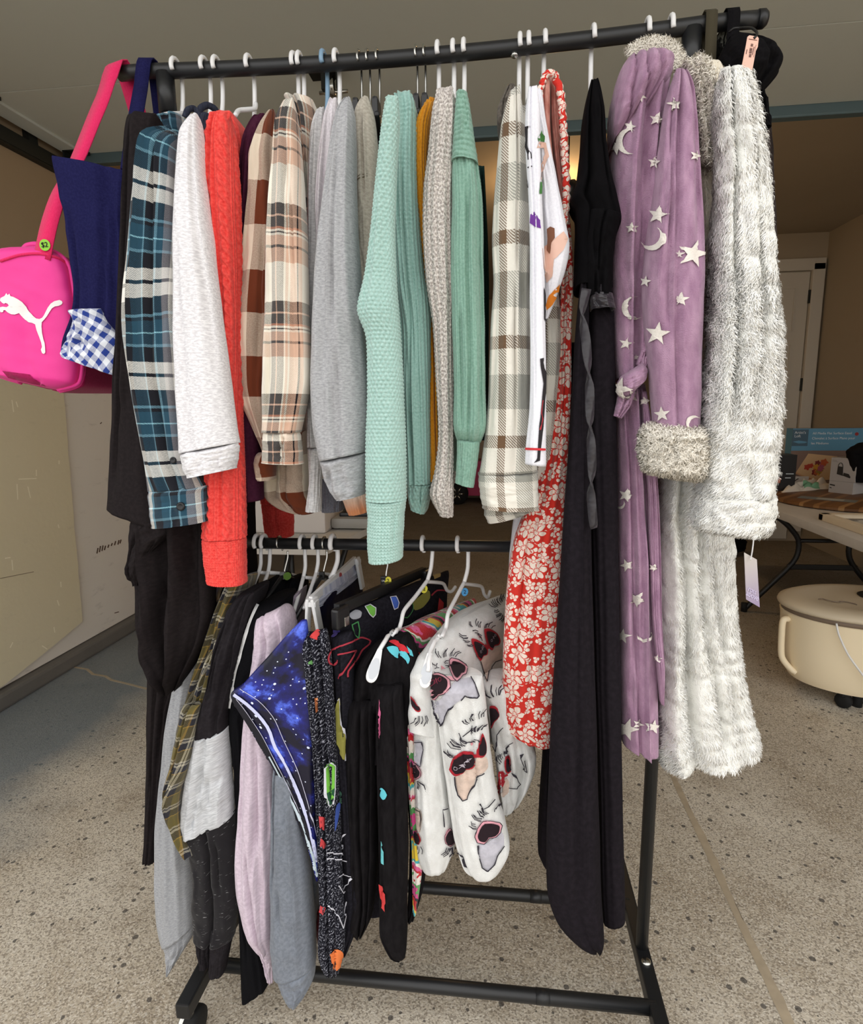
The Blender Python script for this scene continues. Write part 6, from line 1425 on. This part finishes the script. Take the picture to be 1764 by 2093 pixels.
tuft(c6, 1180, 300, 1290, 180, 12, 90, 3.4, 4.6); tuft(c6, 1200, 340, 1270, 420, 8, 70, 2.8, 1.6); tuft(c6, 60, 1790, 190, 1780, 6, 110, 1.9, 1.0); tuft(c6, 1110, 1530, 1230, 1480, 7, 110, 3.6, 4.9); tuft(c6, 760, 1900, 990, 1780, 8, 90, 3.6, 4.9)
tuft(c7, 640, 330, 760, 230, 9, 150, 3.5, 3.7); tuft(c7, 600, 440, 560, 400, 5, 120, 3.3, 3.6); tuft(c7, 830, 120, 930, 60, 7, 90, -1.9, -.9); tuft(c7, 740, 250, 860, 200, 5, 60, -.6, .2)
tuft(c7, 920, 1290, 1040, 1180, 9, 150, 3.4, 3.8); tuft(c7, 880, 1380, 870, 1330, 4, 100, 3.2, 3.5); tuft(c7, 1100, 1150, 1160, 1080, 5, 70, -1.4, -.6)
tuft(c7, 60, 760, 130, 760, 6, 130, 2.0, .6); tuft(c7, 480, 1640, 570, 1640, 8, 120, 2.1, 1.5); tuft(c7, 90, 1620, 140, 1620, 4, 100, 1.9, 1.0); tuft(c7, 1200, 520, 1300, 340, 8, 90, 4.0, 4.9); tuft(c7, 1450, 200, 1540, 160, 5, 60, 3.6, 4.9)
hat += line(headA[:1]+headA[:13:-1]+[headA[13]], 2.2)+line(headA[6:13], 2.2)+line(headC[6:]+headC[:1], 2.2)+line(headD[5:]+headD[:1], 2.2)+line(headF, 1.6)+line(headH[:4], 1.6)+line(headB[5:]+headB[:1], 1.6)
hat += line(c7([(1090, 40), (1100, 260), (1150, 360), (1160, 130), (1240, 40)]), 1.6)+line(c7([(1480, 400), (1500, 600), (1575, 640), (1545, 480)]), 1.6)+line(c7([(1360, 640), (1440, 800), (1400, 855), (1325, 845)]), 1.6)+line(c7([(415, 1130), (470, 1125)]), 2)+line(c7([(420, 1130), (435, 1360)]), 2)+line(c7([(630, 1700), (700, 1800), (735, 1920)]), 1.4)+line(c7([(700, 150), (830, 20)]), 2)+line(c7([(1000, 1120), (1100, 1000)]), 2)
hat += outl(hA1, 1.3)+outl(hA2, 1.3)+outl(hD, 1.3)+outl(hF, 1.)+outl(hG, 1.)
hp = decal('ink_lines', sf, hat, solid('grey_black_line_ink', LN, .9), g, .0036, 8); hp['kind'] = 'stuff'
nz = decal('pink_nose', sf, [c6([(405, 1085), (470, 1130), (420, 1170)]), c6([(920, 655), (970, 690), (930, 700)]), c7([(780, 240), (840, 230), (800, 290)])], solid('pink_nose_ink', (214, 140, 150), .9), g, .002)
def oxox(q, pts, sz, col):
    ls = []
    for ch, (x, y) in zip('OXOX', pts):
        if ch == 'O': ls += line(q([(x+sz*.7*math.cos(a), y+sz*math.sin(a)) for a in np.linspace(0, 6.28, 9)]), 1.)
        else: ls += line(q([(x-sz*.6, y-sz), (x+sz*.6, y+sz)]), 1.)+line(q([(x+sz*.6, y-sz), (x-sz*.6, y+sz)]), 1.)
    k = decal('lens_lettering', sf, ls, solid('lens_ink_%d' % int(pts[0][0]), col, .9), g, .0058, 10)
    if k: k['kind'] = 'stuff'
oxox(c7, [(625, 570), (670, 545), (715, 505), (765, 460)], 22, (170, 160, 170)); oxox(c6, [(930, 880), (950, 840), (960, 810)], 16, (140, 130, 140)); oxox(c6, [(1080, 730), (1105, 690), (1130, 660)], 16, (140, 130, 140)); oxox(c6, [(330, 1340), (370, 1330), (405, 1320)], 26, (120, 40, 60))
def arm_hanger(label, hx, stem, front, rear, sf_, group=LWG):
    h = thing('clothes_hanger', label, 'hanger', tuple(ony(stem[-1][0], stem[-1][1], 0)), group); X, R = hook_low(h, hx, M_white_pl)
    wire([(stem[0][0], stem[0][1]-8, R)]+stem, .0037, M_white_pl, h, 'stem')
    tr = bvh(sf_)
    def lay(p):
        q = ony(*p); hh = hit(p[0], p[1], tr, .0045)
        return np.array(hh) if hh is not None and hh[1] < q[1] else q
    F_ = [lay(tuple(p)) for p in curve(np.array(front), 40)]
    MB().tube([tuple(p) for p in F_[:35]], .0036, 8).build('arm', M_white_pl, h, True)
    if front:
        a = F_[29]; b = F_[-1]; d = b-a; Lp = np.linalg.norm(d); d = d/Lp
        vw = CAM-b; vw /= np.linalg.norm(vw); w = np.cross(vw, d); w /= np.linalg.norm(w); vw = np.cross(d, w)
        def tear(k, z, th):
            o = [a+d*Lp*(.02+t)*1.0+w*k*.0125*(.28+.72*t)*math.sqrt(max(0, 1-t**5))*s_+vw*z for s_ in (1, -1) for t in (1-(1-np.linspace(0, 1, 16))**1.6 if s_ > 0 else 1-np.linspace(0, 1, 16)**1.6)]
            n = len(o); return [tuple(p) for p in o]+[tuple(p-vw*th) for p in o], [list(range(n)), list(range(n, 2*n))[::-1]]+[[i, (i+1) % n, n+(i+1) % n, n+i] for i in range(n)]
        mb = MB(); mb.put(*tear(1., .004, .007)); pd = mb.build('paddle', M_white_pl, h)
        o2 = [a+d*Lp*(.3+.62*t)+w*.0085*math.sin(PI*min(1, t*.8+.1))*s_+vw*.0046 for s_ in (1, -1) for t in (np.linspace(0, 1, 10) if s_ > 0 else np.linspace(1, 0, 10))]
        add('recess', [tuple(p) for p in o2], [list(range(len(o2)))], solid('grey_white_plastic', (196, 200, 206), .5), pd, smooth=False)
    if rear: wire(rear, .0034, M_white_pl, h, 'rear_arm')
    return h
h6 = arm_hanger('white plastic hanger with yellow sticker in skull print pants', 862, [(884, 1128, .014), (881, 1160, .008), (874, 1186, 0)],
    [(874, 1186, 0), (850, 1218, -.04), (826, 1248, -.085), (820, 1272, -.10), (811, 1298, -.115), (802, 1302, -.12), (803, 1290, -.125), (790, 1315, -.145), (775, 1342, -.165), (756, 1394, -.205)],
    [(872, 1189, 0), (888, 1190, .03), (906, 1193, .07), (914, 1207, .09), (923, 1209, .10), (931, 1199, .115)], skull_sf)
sticker(867, 1204, -.012, (214, 206, 60), h6)
h7 = arm_hanger('white plastic hanger with blue sticker in white chihuahua-print pants', 934, [(957, 1128, .014), (956, 1162, .008), (949, 1190, 0)],
    [(949, 1190, 0), (932, 1222, -.04), (916, 1254, -.085), (912, 1280, -.10), (904, 1306, -.115), (896, 1308, -.12), (897, 1297, -.125), (888, 1318, -.145), (878, 1342, -.165), (867, 1406, -.205)],
    [(947, 1193, 0), (964, 1195, .03), (984, 1199, .07), (990, 1215, .09), (997, 1221, .10), (1002, 1208, .115)], sf)
sticker(950, 1210, -.012, (70, 150, 206), h7)
# ---- remaining white hangers at the left of the lower bar
for lb, hx, st, fr in (('white hanger leftmost on the lower bar beside coral cuff', 520, [(533, 1124, .014), (533, 1152, .008), (529, 1170, 0)], [(529, 1170, 0), (519, 1193, -.03), (509, 1216, -.06), (500, 1236, -.09)]),
                       ('white hanger second on the lower bar in black track jacket', 534, [(552, 1121, .014), (551, 1152, .008), (548, 1170, 0)], [(548, 1170, 0), (535, 1205, -.05), (521, 1243, -.1), (512, 1266, -.13)]),
                       ('white hanger in lilac sweatshirt on the lower bar', 613, [(623, 1125, .014), (624, 1158, .008), (620, 1180, 0)], [(620, 1180, 0), (609, 1222, -.05), (597, 1262, -.1), (584, 1298, -.15)]),
                       ('white hanger beside the white clip hanger', 639, [(650, 1125, .014), (650, 1150, .008), (646, 1172, 0)], [(646, 1172, 0), (638, 1196, -.03), (630, 1220, -.06), (622, 1244, -.09)])):
    h = thing('clothes_hanger', lb, 'hanger', tuple(ony(st[-1][0], st[-1][1], 0)), LWG); X, R = hook_low(h, hx, M_white_pl)
    wire([(st[0][0], st[0][1]-8, R)]+st, .0037, M_white_pl, h, 'stem'); wire(fr, .0037, M_white_pl, h, 'arm')
    e = fr[-1]; a = ony(*st[-1])
    MB().tube([tuple(a), (a[0]+.02, .06, a[2]-.02), (a[0]+.04, .15, a[2]-.06)], .0034, 8).build('rear_arm', M_white_pl, h, True)

# ================================================================== things further back in the garage
M_tbl = solid('light_grey_moulded_plastic', (196, 190, 182), .6, 0, .3, .03)
M_tub = solid('cream_plastic', (244, 228, 196), .45, 0, .4); M_tubl = solid('warm_grey_plastic', (206, 192, 168), .5, 0, .4); M_tubd = solid('taupe_plastic', (128, 112, 98), .5)
ZT = .62
ft = thing('folding_table', 'grey plastic folding table with black bowed legs, right behind the fur robe', 'table', (1.9, 2.0, 0))
MB().box((1.91, 2.05, ZT-.022), (.78, 2.3, .044), bev=.012).build('tabletop', M_tbl, ft, True); autosmooth(bpy.data.objects['tabletop'])
for yf in (2.33, 1.25):
    for s_ in (-1, 1):
        xc = 1.885; P = [(xc+s_*.30, yf, ZT-.045), (xc+s_*.20, yf, .50), (xc+s_*.135, yf, .42), (xc+s_*.13, yf, .34), (xc+s_*.17, yf, .26), (xc+s_*.385, yf, .012)]
        lg = MB().tube([tuple(p) for p in curve(np.array(P), 26)], .014, 10).build('leg', M_black, ft, True)
        MB().lathe([(.017, 0), (.017, .05)], (xc+s_*.385, yf, 0), n=12).build('foot_cap', M_rubber, lg, True)
    MB().tube([(1.755, yf, .41), (2.015, yf, .41)], .011, 10).build('crossbar', M_black, ft, True)
    MB().box((1.885, yf, .262), (.36, .016, .03), bev=.006).build('crossbar', M_black, ft)
    MB().box((2.0, yf, .43), (.05, .04, .045), bev=.01).build('hinge', M_black_pl, ft)
def onT(x, y): return onz(x, y, ZT)
# round wooden board on the table
wk = NT('banded_acacia_wood', .5, 0, 0, .4); o_ = wk.obj(); v_ = wk.scale(o_, (1, 1, 1), .75); _x = wk.n('SeparateXYZ', {0: v_})
f_ = wk.math('FRACT', wk.math('MULTIPLY', wk.math('ADD', _x.outputs[0], wk.math('MULTIPLY', wk.noise(wk.scale(v_, (3, .6, 1)), 3.), .04)), 5.2))
gr_ = wk.noise(wk.scale(v_, (90, 5, 1)), 1., 4.)
wk.base(wk.mix(wk.math('MULTIPLY', gr_, .5), wk.ramp(f_, [(0, lin((122, 82, 46))), (.3, lin((168, 128, 82))), (.42, lin((104, 68, 36))), (.7, lin((150, 108, 64))), (.85, lin((112, 74, 40)))], 'CONSTANT'), lin((96, 62, 34))))
a = onT(1586, 1025)
bc = np.array([a[0]+.385, a[1]-.02, ZT])
bd_ = thing('wooden_board', 'round banded wooden serving board lying on the folding table', 'board', tuple(bc))
MB().lathe([(.37, .001), (.385, .006), (.385, .018), (.375, .024)], tuple(bc), n=64).build('board', wk.m, bd_, True); autosmooth(bd_.children[0])
cdp = onT(1690, 1030); M_card = solid('grey_card_label', (120, 124, 120), .6); 
cl = thing('paper_label', 'grey paper label lying on the round wooden board', 'label', (cdp[0], cdp[1], ZT+.025))
mbx = MB().box((cdp[0], cdp[1], ZT+.026), (.09, .26, .0012), rz=.9).build('card', M_card, cl)
MB().box((cdp[0]+.01, cdp[1]-.01, ZT+.0268), (.055, .12, .0004), rz=.9).build('photo', solid('pale_photo', (170, 168, 158), .6), cl)
# white frames at the right edge
fp = onT(1672, 1062); M_frm = solid('cream_frame_paint', (222, 206, 180), .6)
pf = thing('picture_frame', 'cream picture frame lying flat on the near edge of the folding table', 'frame', (fp[0]+.25, fp[1]-.23, ZT))
fx0, fy1 = fp[0], fp[1]; fw, fd = .5, .52
cx_, cy_ = fx0+fw/2, fy1-fd/2
for c_, d_ in (((cx_, fy1-.02), (fw, .04)), ((cx_, fy1-fd+.02), (fw, .04)), ((fx0+.02, cy_), (.04, fd)), ((fx0+fw-.02, cy_), (.04, fd))):
    MB().box((c_[0], c_[1], ZT+.016), (d_[0], d_[1], .032), bev=.004).build('rail', M_frm, pf)
for k_ in (.05, .062):
    MB().box((cx_, fy1-k_, ZT+.026-.2*(k_-.05)), (fw-.08, .006, .012)).build('bead', M_frm, pf)
MB().box((cx_, cy_, ZT+.008), (fw-.07, fd-.07, .006)).build('mount', solid('grey_mount_board', (196, 190, 180), .8), pf)
MB().box((fx0+.1, fy1-.085, ZT+.0125), (.04, .02, .002)).build('label', solid('grey_label', (120, 114, 106), .8), pf)
# white appliance boxes
M_box = solid('white_carton', (206, 202, 198), .7); M_boxf = solid('printed_carton_front', (158, 152, 148), .6)
def carton(name, label, x0, y0, x1, Yn, zb, w, d, h, rz, mat, side=None):
    b = thing(name, label, 'box', (x0, y0, zb)); M_ = Matrix.Translation((x0, y0, zb)) @ Matrix.Rotation(rz, 4, 'Z')
    V = [M_ @ Vector(p) for p in ((0, 0, 0), (w, 0, 0), (w, d, 0), (0, d, 0), (0, 0, h), (w, 0, h), (w, d, h), (0, d, h))]
    add('carton', [tuple(v) for v in V], [[3, 2, 1, 0], [4, 5, 6, 7], [0, 1, 5, 4], [1, 2, 6, 5], [2, 3, 7, 6], [3, 0, 4, 7]], mat, b, smooth=False, mats=[mat, side or mat], midx=[0, 0, 0, 1, 1, 1])
    return b, M_
def onface(M_, x, z, e=.0012): return frame3(M_ @ Vector((x, -e, z)), (M_.to_3x3() @ Vector((1, 0, 0))), (0, 0, 1))
p = onT(1692, 1014); p2 = onT(1742, 1020)
w_ = math.hypot(*(p2-p)[:2]); rz_ = math.atan2(p2[1]-p[1], p2[0]-p[0])
S1 = .62*(ony(1690, 988, p[1])[2]-ZT)/.62; hb = max(.06, ony(1693, 982, p[1])[2]-ZT); ht_ = ony(1693, 935, p[1])[2]-ZT-hb
b1_, M1 = carton('lower_carton', 'white appliance carton under another carton on the folding table', p[0], p[1], 0, 0, ZT, w_*.98, .3, hb, rz_, M_boxf, M_box)
b2_, M2 = carton('upper_carton', 'white carton with handbag picture stacked on another carton', p[0], p[1], 0, 0, ZT+hb+.001, w_*1.03, .3, ht_, rz_, M_boxf, M_box)
M_bagp = solid('black_bag_print', (40, 36, 32), .6)
def flat(b, M_, pts, mat, nm, e=.0012):
    V = [tuple(M_ @ Vector((x, -e, z))) for x, z in pts]; return add(nm, V, [list(range(len(V)))], mat, b, smooth=False)
bw = w_*1.03
flat(b2_, M2, [(bw*.27, ht_*.30), (bw*.52, ht_*.24), (bw*.50, ht_*.62), (bw*.29, ht_*.64)], M_bagp, 'handbag_picture')
MB().tube([tuple(M2 @ Vector((bw*(.395+.09*math.cos(a)), -.002, ht_*(.62+.17*math.sin(a))))) for a in np.linspace(0, PI, 12)], .0018, 6).build('handle_picture', M_bagp, b2_)
flat(b2_, M2, [(bw*.52, ht_*.25), (bw*.80, ht_*.16), (bw*.82, ht_*.22), (bw*.74, ht_*.34), (bw*.54, ht_*.38)], M_bagp, 'pouch_picture')
for k_ in range(2): flat(b2_, M2, [(bw*.04, ht_*(.88-.05*k_)), (bw*(.22+.06*k_), ht_*(.86-.05*k_)), (bw*(.22+.06*k_), ht_*(.875-.05*k_)), (bw*.04, ht_*(.895-.05*k_))], solid('grey_print_%d' % k_, (120, 116, 112), .7), 'print_line')
flat(b1_, M1, [(bw*.04, hb*.72), (bw*.25, hb*.68), (bw*.25, hb*.76), (bw*.04, hb*.80)], M_bagp, 'print_line'); flat(b1_, M1, [(bw*.04, hb*.54), (bw*.12, hb*.52), (bw*.12, hb*.58), (bw*.04, hb*.60)], M_bagp, 'print_line')
# blue easel box leaning at the back
M_ebl = solid('sky_blue_box_print', (92, 144, 172), .5); M_ebd = solid('slate_box_print', (70, 96, 112), .5); M_eph = solid('brown_box_photo', (128, 104, 92), .5); M_wink = solid('white_box_ink', (214, 220, 222), .6)
Ye = 3.02; e0 = ony(1621, 876, Ye); e1 = ony(1790, 888, Ye); eb = ony(1621, 1000, Ye)
eh = e0[2]-ZT; ew = e1[0]-e0[0]
eb_, ME = carton('easel_box', 'blue easel box with floral painting picture, upright at the back of the table', e0[0], Ye, 0, 0, ZT, ew, .09, eh, -.03, M_eph, M_ebl)
flat(eb_, ME, [(0, eh*.62), (ew, eh*.62), (ew, eh), (0, eh)], M_ebl, 'blue_header'); flat(eb_, ME, [(ew*.0, eh*.70), (ew*.19, eh*.70), (ew*.19, eh*.985), (ew*.0, eh*.985)], M_ebd, 'logo_panel', .0018)
flat(eb_, ME, [(ew*.01, eh*.775), (ew*.08, eh*.795), (ew*.155, eh*.78), (ew*.185, eh*.765), (ew*.155, eh*.75), (ew*.08, eh*.745)], M_ebl, 'brush_logo', .0024)
text("Artist's", eh*.062, M_wink, 'lettering', eb_, onface(ME, ew*.09, eh*.93, .003)); text('Loft', eh*.062, M_wink, 'lettering', eb_, onface(ME, ew*.06, eh*.87, .003))
for i, (s_, x_, wd_) in enumerate((('All Media Flat Surface Easel', .47, 1), ('Chevalet à Surface Plane pour', .49, 1), ('les Médiums', .335, 1))): text(s_, eh*.056, M_wink, 'lettering', eb_, onface(ME, ew*x_, eh*(.915-.085*i), .003))
MB().lathe([(eh*.03, 0), (eh*.03, .001)], tuple(ME @ Vector((ew*.76, -.0015, eh*.90))), (0, -1, 0), 16).build('red_seal', solid('red_seal', (150, 50, 50), .6), eb_)
M_can = solid('cream_canvas_print', (206, 170, 128), .6)
flat(eb_, ME, [(ew*.08, eh*.24), (ew*.33, eh*.10), (ew*.52, eh*.12), (ew*.56, eh*.52), (ew*.21, eh*.57)], M_can, 'canvas_picture', .002)
flat(eb_, ME, [(ew*.055, eh*.235), (ew*.30, eh*.085), (ew*.30, eh*.105), (ew*.07, eh*.255)], solid('easel_ledge_print', (196, 150, 104), .6), 'easel_ledge', .003)
rs = random.Random(9); fc = [(176, 60, 40), (206, 150, 50), (170, 90, 110), (190, 90, 50), (120, 40, 40), (150, 120, 60)]
fm = [solid('bloom_%d' % i, c_, .6) for i, c_ in enumerate(fc)]
for i in range(16):
    a_ = rs.random()*6.28; r_ = rs.random()**.5; x_, z_ = ew*(.335+.13*r_*math.cos(a_)), eh*(.34+.15*r_*math.sin(a_)); q_ = eh*rs.uniform(.035, .06)
    flat(eb_, ME, [(x_+q_*math.cos(t)*(1+.25*math.cos(5*t)), z_+q_*math.sin(t)*(1+.25*math.cos(5*t))) for t in np.linspace(0, 6.1, 15)], fm[i % 6], 'painted_bloom', .0026+.0002*i)
# black lamp box with flame picture
p = onT(1600, 1000); Yl = 2.62; l0 = ony(1577, 930, Yl); l1 = ony(1630, 930, Yl); lh = l0[2]-ZT
lb_, ML = carton('lamp_box', 'small black carton with orange flame picture beside the fur robe cuff', l0[0], Yl, 0, 0, ZT, (l1[0]-l0[0])*1.0, .12, lh, 0, solid('black_carton', (22, 20, 20), .4))
lw = (l1[0]-l0[0])
flat(lb_, ML, [(lw*.10, lh*.30), (lw*.42, lh*.30), (lw*.45, lh*.42), (lw*.30, lh*.47), (lw*.12, lh*.44)], solid('orange_flame_print', (176, 84, 44), .5), 'flame_picture')
flat(lb_, ML, [(lw*.2, lh*.38), (lw*.33, lh*.38), (lw*.32, lh*.58), (lw*.27, lh*.62), (lw*.22, lh*.56)], solid('lamp_print', (30, 26, 24), .5), 'lamp_picture', .002)
flat(lb_, ML, [(lw*.08, lh*.16), (lw*.2, lh*.12), (lw*.26, lh*.22), (lw*.12, lh*.27)], solid('ember_print', (150, 60, 50), .5), 'ember_picture')
for (x_, z_, w2) in ((.12, .86, .16), (.06, .78, .30), (.62, .52, .30), (.60, .42, .22)): flat(lb_, ML, [(lw*x_, lh*z_), (lw*(x_+w2), lh*z_), (lw*(x_+w2), lh*(z_+.018)), (lw*x_, lh*(z_+.018))], M_wink, 'print_line')
cp_ = thing('plastic_cup', 'small black cup standing in front of the black carton', 'cup', tuple(onT(1588, 1000)))
c_ = onT(1588, 1000); MB().lathe([(.022, 0), (.026, .02), (.028, .055), (.024, .055), (.022, .01)], (c_[0], c_[1], ZT), n=20).build('cup', M_black_pl, cp_, True)
# red box and a black cable
p = onT(1622, 996); rb_, MR = carton('red_box', 'flat red and white box lying behind the crumpled cloth', p[0]+.02, p[1]+.05, 0, 0, ZT, .27, .12, .065, .0, solid('red_carton', (160, 28, 34), .5), M_box)
flat(rb_, MR, [(0, 0), (.09, 0), (.09, .065), (0, .065)], M_box, 'white_panel')
for i in range(8): flat(rb_, MR, [(.12+.016*i, .03), (.128+.016*i, .03), (.128+.016*i, .038), (.12+.016*i, .038)], M_wink, 'letter_mark')
wire_ = [onz(x, y, ZT+h_) for x, y, h_ in ((1600, 992, .01), (1612, 996, .006), (1626, 982, .04), (1636, 978, .05), (1650, 992, .006))]
cb = thing('power_cable', 'thin black cable curling in front of the red box', 'cable', tuple(wire_[0])); MB().tube([tuple(q_) for q_ in curve(np.array(wire_), 24)], .003, 6).build('cable', M_black_pl, cb, True)
# crumpled cloth
rs_ = np.random.RandomState(8); a = onT(1590, 1012); b = onT(1712, 1000)
ct = thing('crumpled_cloth', 'crumpled white cloth with mint green patch on the folding table', 'cloth', tuple((a+b)/2))
n_ = 40; V = []; F = []
for i in range(n_):
    for j in range(n_):
        u, v = i/(n_-1.), j/(n_-1.); x = a[0]+(b[0]-a[0])*u+.12*(v-.5)*(1-u)+.0; y = a[1]+(b[1]-a[1])*u+(v-.5)*.22
        e = max(0, 1-(2*u-1)**4)*max(0, 1-(2*v-1)**4); z = ZT+.003+e*(.03+.05*abs(float(vn(np.array(u*7.), np.array(v*6.), 2)))*2+.03*float(vn(np.array(u*15.), np.array(v*13.), 3)))
        V.append((x, y, max(z, ZT+.002)))
for i in range(n_-1):
    for j in range(n_-1): F.append([i*n_+j, (i+1)*n_+j, (i+1)*n_+j+1, i*n_+j+1])
M_cw = solid('cream_cotton', (218, 206, 190), .9); M_cm = solid('mint_cotton', (130, 180, 140), .9)
add('cloth', V, F, M_cw, ct, mats=[M_cw, M_cm], midx=[1 if (14 < k//(n_-1) < 24 and 4 < k % (n_-1) < 20) else 0 for k in range(len(F))])
# black bag at the right edge
p = ony(1752, 960, 2.55)
bg_ = thing('black_bag', 'crumpled black bag behind the white cartons at the right edge', 'bag', (p[0], 2.55, ZT))
L = [(1762, 905), (1742, 915), (1732, 925), (1736, 950), (1738, 985)]; R = [(1800, 900), (1812, 915), (1815, 930), (1815, 950), (1815, 985)]
loft('body', L, R, cloth('black_nylon', (16, 15, 16), (22, 21, 22)), bg_, Y=2.5, tf=.06, tb=.06, nf=8, amp=.02, seed=501)
# plastic bag scrap under the table; black bag on the floor
p = onz(1510, 1122, 0)
fb = thing('floor_bag', 'dark bag on the floor half hidden by the fur robe skirt', 'bag', (p[0]-.2, p[1], 0))
loft('body', [(1440, 1095), (1430, 1110), (1435, 1124)], [(1508, 1088), (1524, 1105), (1520, 1122)], cloth('black_fabric', (14, 13, 13), (20, 19, 19)), fb, Y=3.7, tf=.12, tb=.12, nf=5, amp=.02, seed=502)
# foot-bath tub
tc = np.array([1.57, 1.37, 0.]); tu = thing('foot_spa_tub', 'cream plastic foot spa tub on casters with grey lid and white cable', 'foot spa', tuple(tc))
MB().lathe([(.22, .06), (.262, .065), (.285, .10), (.298, .20), (.305, .31), (.31, .335), (.30, .34)], tuple(tc), n=56, sx=1., sy=.74).build('basin', M_tub, tu, True); autosmooth(tu.children[0], 50)
MB().lathe([(.305, .338), (.306, .358), (.30, .36)], tuple(tc), n=56, sx=1., sy=.74).build('rim_band', M_tubd, tu, True)
MB().lathe([(.318, .358), (.322, .366), (.318, .376), (.29, .386), (.235, .392), (.22, .388), (.10, .392), (.001, .393)], tuple(tc), n=56, sx=1., sy=.74).build('lid', M_tubl, tu, True)
MB().lathe([(.003, .0), (.06, .0), (.07, .006), (.06, .008)], (tc[0]+.045, tc[1]+.02, .390), n=28).build('lid_port', M_black_pl, tu, True)
sw = [(tc[0]-.20+.014*i+.006*math.sin(i*2.1), tc[1]-.03+.012*math.sin(i*1.4)-.006*i, .394) for i in range(9)]
MB().tube([tuple(q_) for q_ in curve(np.array(sw), 30)], .002, 6).build('scroll_print', M_tubd, tu)
hd_ = [(tc[0]-.30, tc[1]-.03, .31), (tc[0]-.325, tc[1]-.04, .31), (tc[0]-.328, tc[1]-.04, .27), (tc[0]-.32, tc[1]-.04, .16), (tc[0]-.29, tc[1]-.05, .115), (tc[0]-.27, tc[1]-.06, .10)]
MB().tube([tuple(q_) for q_ in curve(np.array(hd_), 30)], .012, 10).build('drain_hose', M_tub, tu, True)
wr_ = [onz(x, y, h_) for x, y, h_ in ((1625, 1254, .345), (1632, 1278, .31), (1652, 1322, .24), (1688, 1368, .165), (1730, 1400, .11), (1770, 1425, .06))]
for i, q_ in enumerate(wr_): pass
th_ = [(-2.30, .352), (-2.26, .31), (-2.14, .24), (-1.98, .165), (-1.82, .11), (-1.66, .07)]
MB().tube([tuple(q_) for q_ in curve(np.array([(tc[0]+.316*math.cos(t)*(1-.06*(k<.2)), tc[1]+.316*.76*math.sin(t)-.006, k) for t, k in th_]), 40)], .0035, 8).build('cable', M_white_pl, tu, True)
for t in (-2.2, -.9, 2.2, .9):
    cx, cy = tc[0]+.22*math.cos(t), tc[1]+.17*math.sin(t); w2 = MB().lathe([(.008, -.012), (.028, -.011), (.03, 0), (.028, .011), (.008, .012)], (cx, cy, .03), (.8, .6, 0), 18).build('caster', M_rubber, tu, True)
    MB().box((cx, cy, .056), (.03, .03, .014), bev=.004).build('caster_plate', M_black_pl, w2)

# white table behind the lower bar, with a grey tray and dark legs
a = onz(690, 1110, ZT); b = onz(820, 1050, ZT)
t2 = thing('white_table', 'white table glimpsed behind the lower bar at the left', 'table', (-.9, 1.5, 0))
V2 = [(-.93, 1.14), (-.535, 1.14), (-.37, 1.92), (-1.0, 1.92)]
add('tabletop', [(x, y, ZT-z) for z in (0, .03) for x, y in V2], [[0, 1, 2, 3], [7, 6, 5, 4], [0, 4, 5, 1], [1, 5, 6, 2], [2, 6, 7, 3], [3, 7, 4, 0]], solid('cream_laminate', (196, 190, 182), .6), t2, smooth=False)
for x, y, dx in ((-.72, 1.25, -.12), (-.55, 1.6, -.2), (-.88, 1.25, 0), (-.92, 1.8, 0)): MB().tube([(x, y, ZT-.03), (x+dx, y-.0, 0.01)], .013, 10).build('leg', M_black, t2, True)
tr_ = thing('storage_box', 'pale cream storage box standing on the white table', 'box', (-.9, 1.6, ZT))
MB().box((-.79, 1.55, ZT+.15), (.36, .3, .3), bev=.012).build('box', solid('pale_cream_card', (204, 196, 190), .7), tr_)
p = onz(690, 1070, ZT); tray = thing('grey_tray', 'grey rounded tray on the white table beside the storage box', 'tray', (-.46, 1.72, ZT))
MB().box((-.50, 1.62, ZT+.03), (.22, .3, .05), bev=.018).build('tray', solid('grey_tray_plastic', (150, 146, 140), .5), tray, True); autosmooth(tray.children[0])
MB().box((-.50, 1.62, ZT+.062), (.16, .22, .02), bev=.008).build('tray_lid', M_black_pl, tray)
# pink toy car at the back
cc_ = onz(935, 1031, 0); tcx, tcy = cc_[0], cc_[1]
tv = thing('toy_car', 'pink ride-on toy car with black wheels at the back of the garage', 'toy car', (tcx+.15, tcy, 0))
M_tp_ = solid('hot_pink_toy_plastic', (170, 30, 80), .4); sc_ = .135
prof = [(-.1, .1), (.55, .1), (.58, .3), (.42, .36), (.3, .52), (.0, .52), (-.12, .3)]
nn_ = len(prof); V = [(tcx+x, tcy+.05, z) for x, z in prof]+[(tcx+x, tcy+.45, z) for x, z in prof]
add('body', V, [list(range(nn_)), list(range(nn_, 2*nn_))[::-1]]+[[i, nn_+i, nn_+(i+1) % nn_, (i+1) % nn_] for i in range(nn_)], M_tp_, tv, smooth=False)
for x in (0., .42):
    w2 = MB().lathe([(.06, -.04), (sc_*.95, -.035), (sc_, 0), (sc_*.95, .035), (.06, .04)], (tcx+x, tcy, sc_), (0, 1, 0), 26).build('wheel', M_rubber, tv, True)
    mb = MB(); mb.lathe([(.02, -.044), (.03, -.05)], (tcx+x, tcy, sc_), (0, -1, 0), 12)
    for k_ in range(6):
        a_ = k_*PI/3; mb.tube([(tcx+x+.02*math.cos(a_), tcy-.046, sc_+.02*math.sin(a_)), (tcx+x+.085*math.cos(a_), tcy-.042, sc_+.085*math.sin(a_))], .012, 6)
    mb.build('hubcap', M_chrome, w2, True)
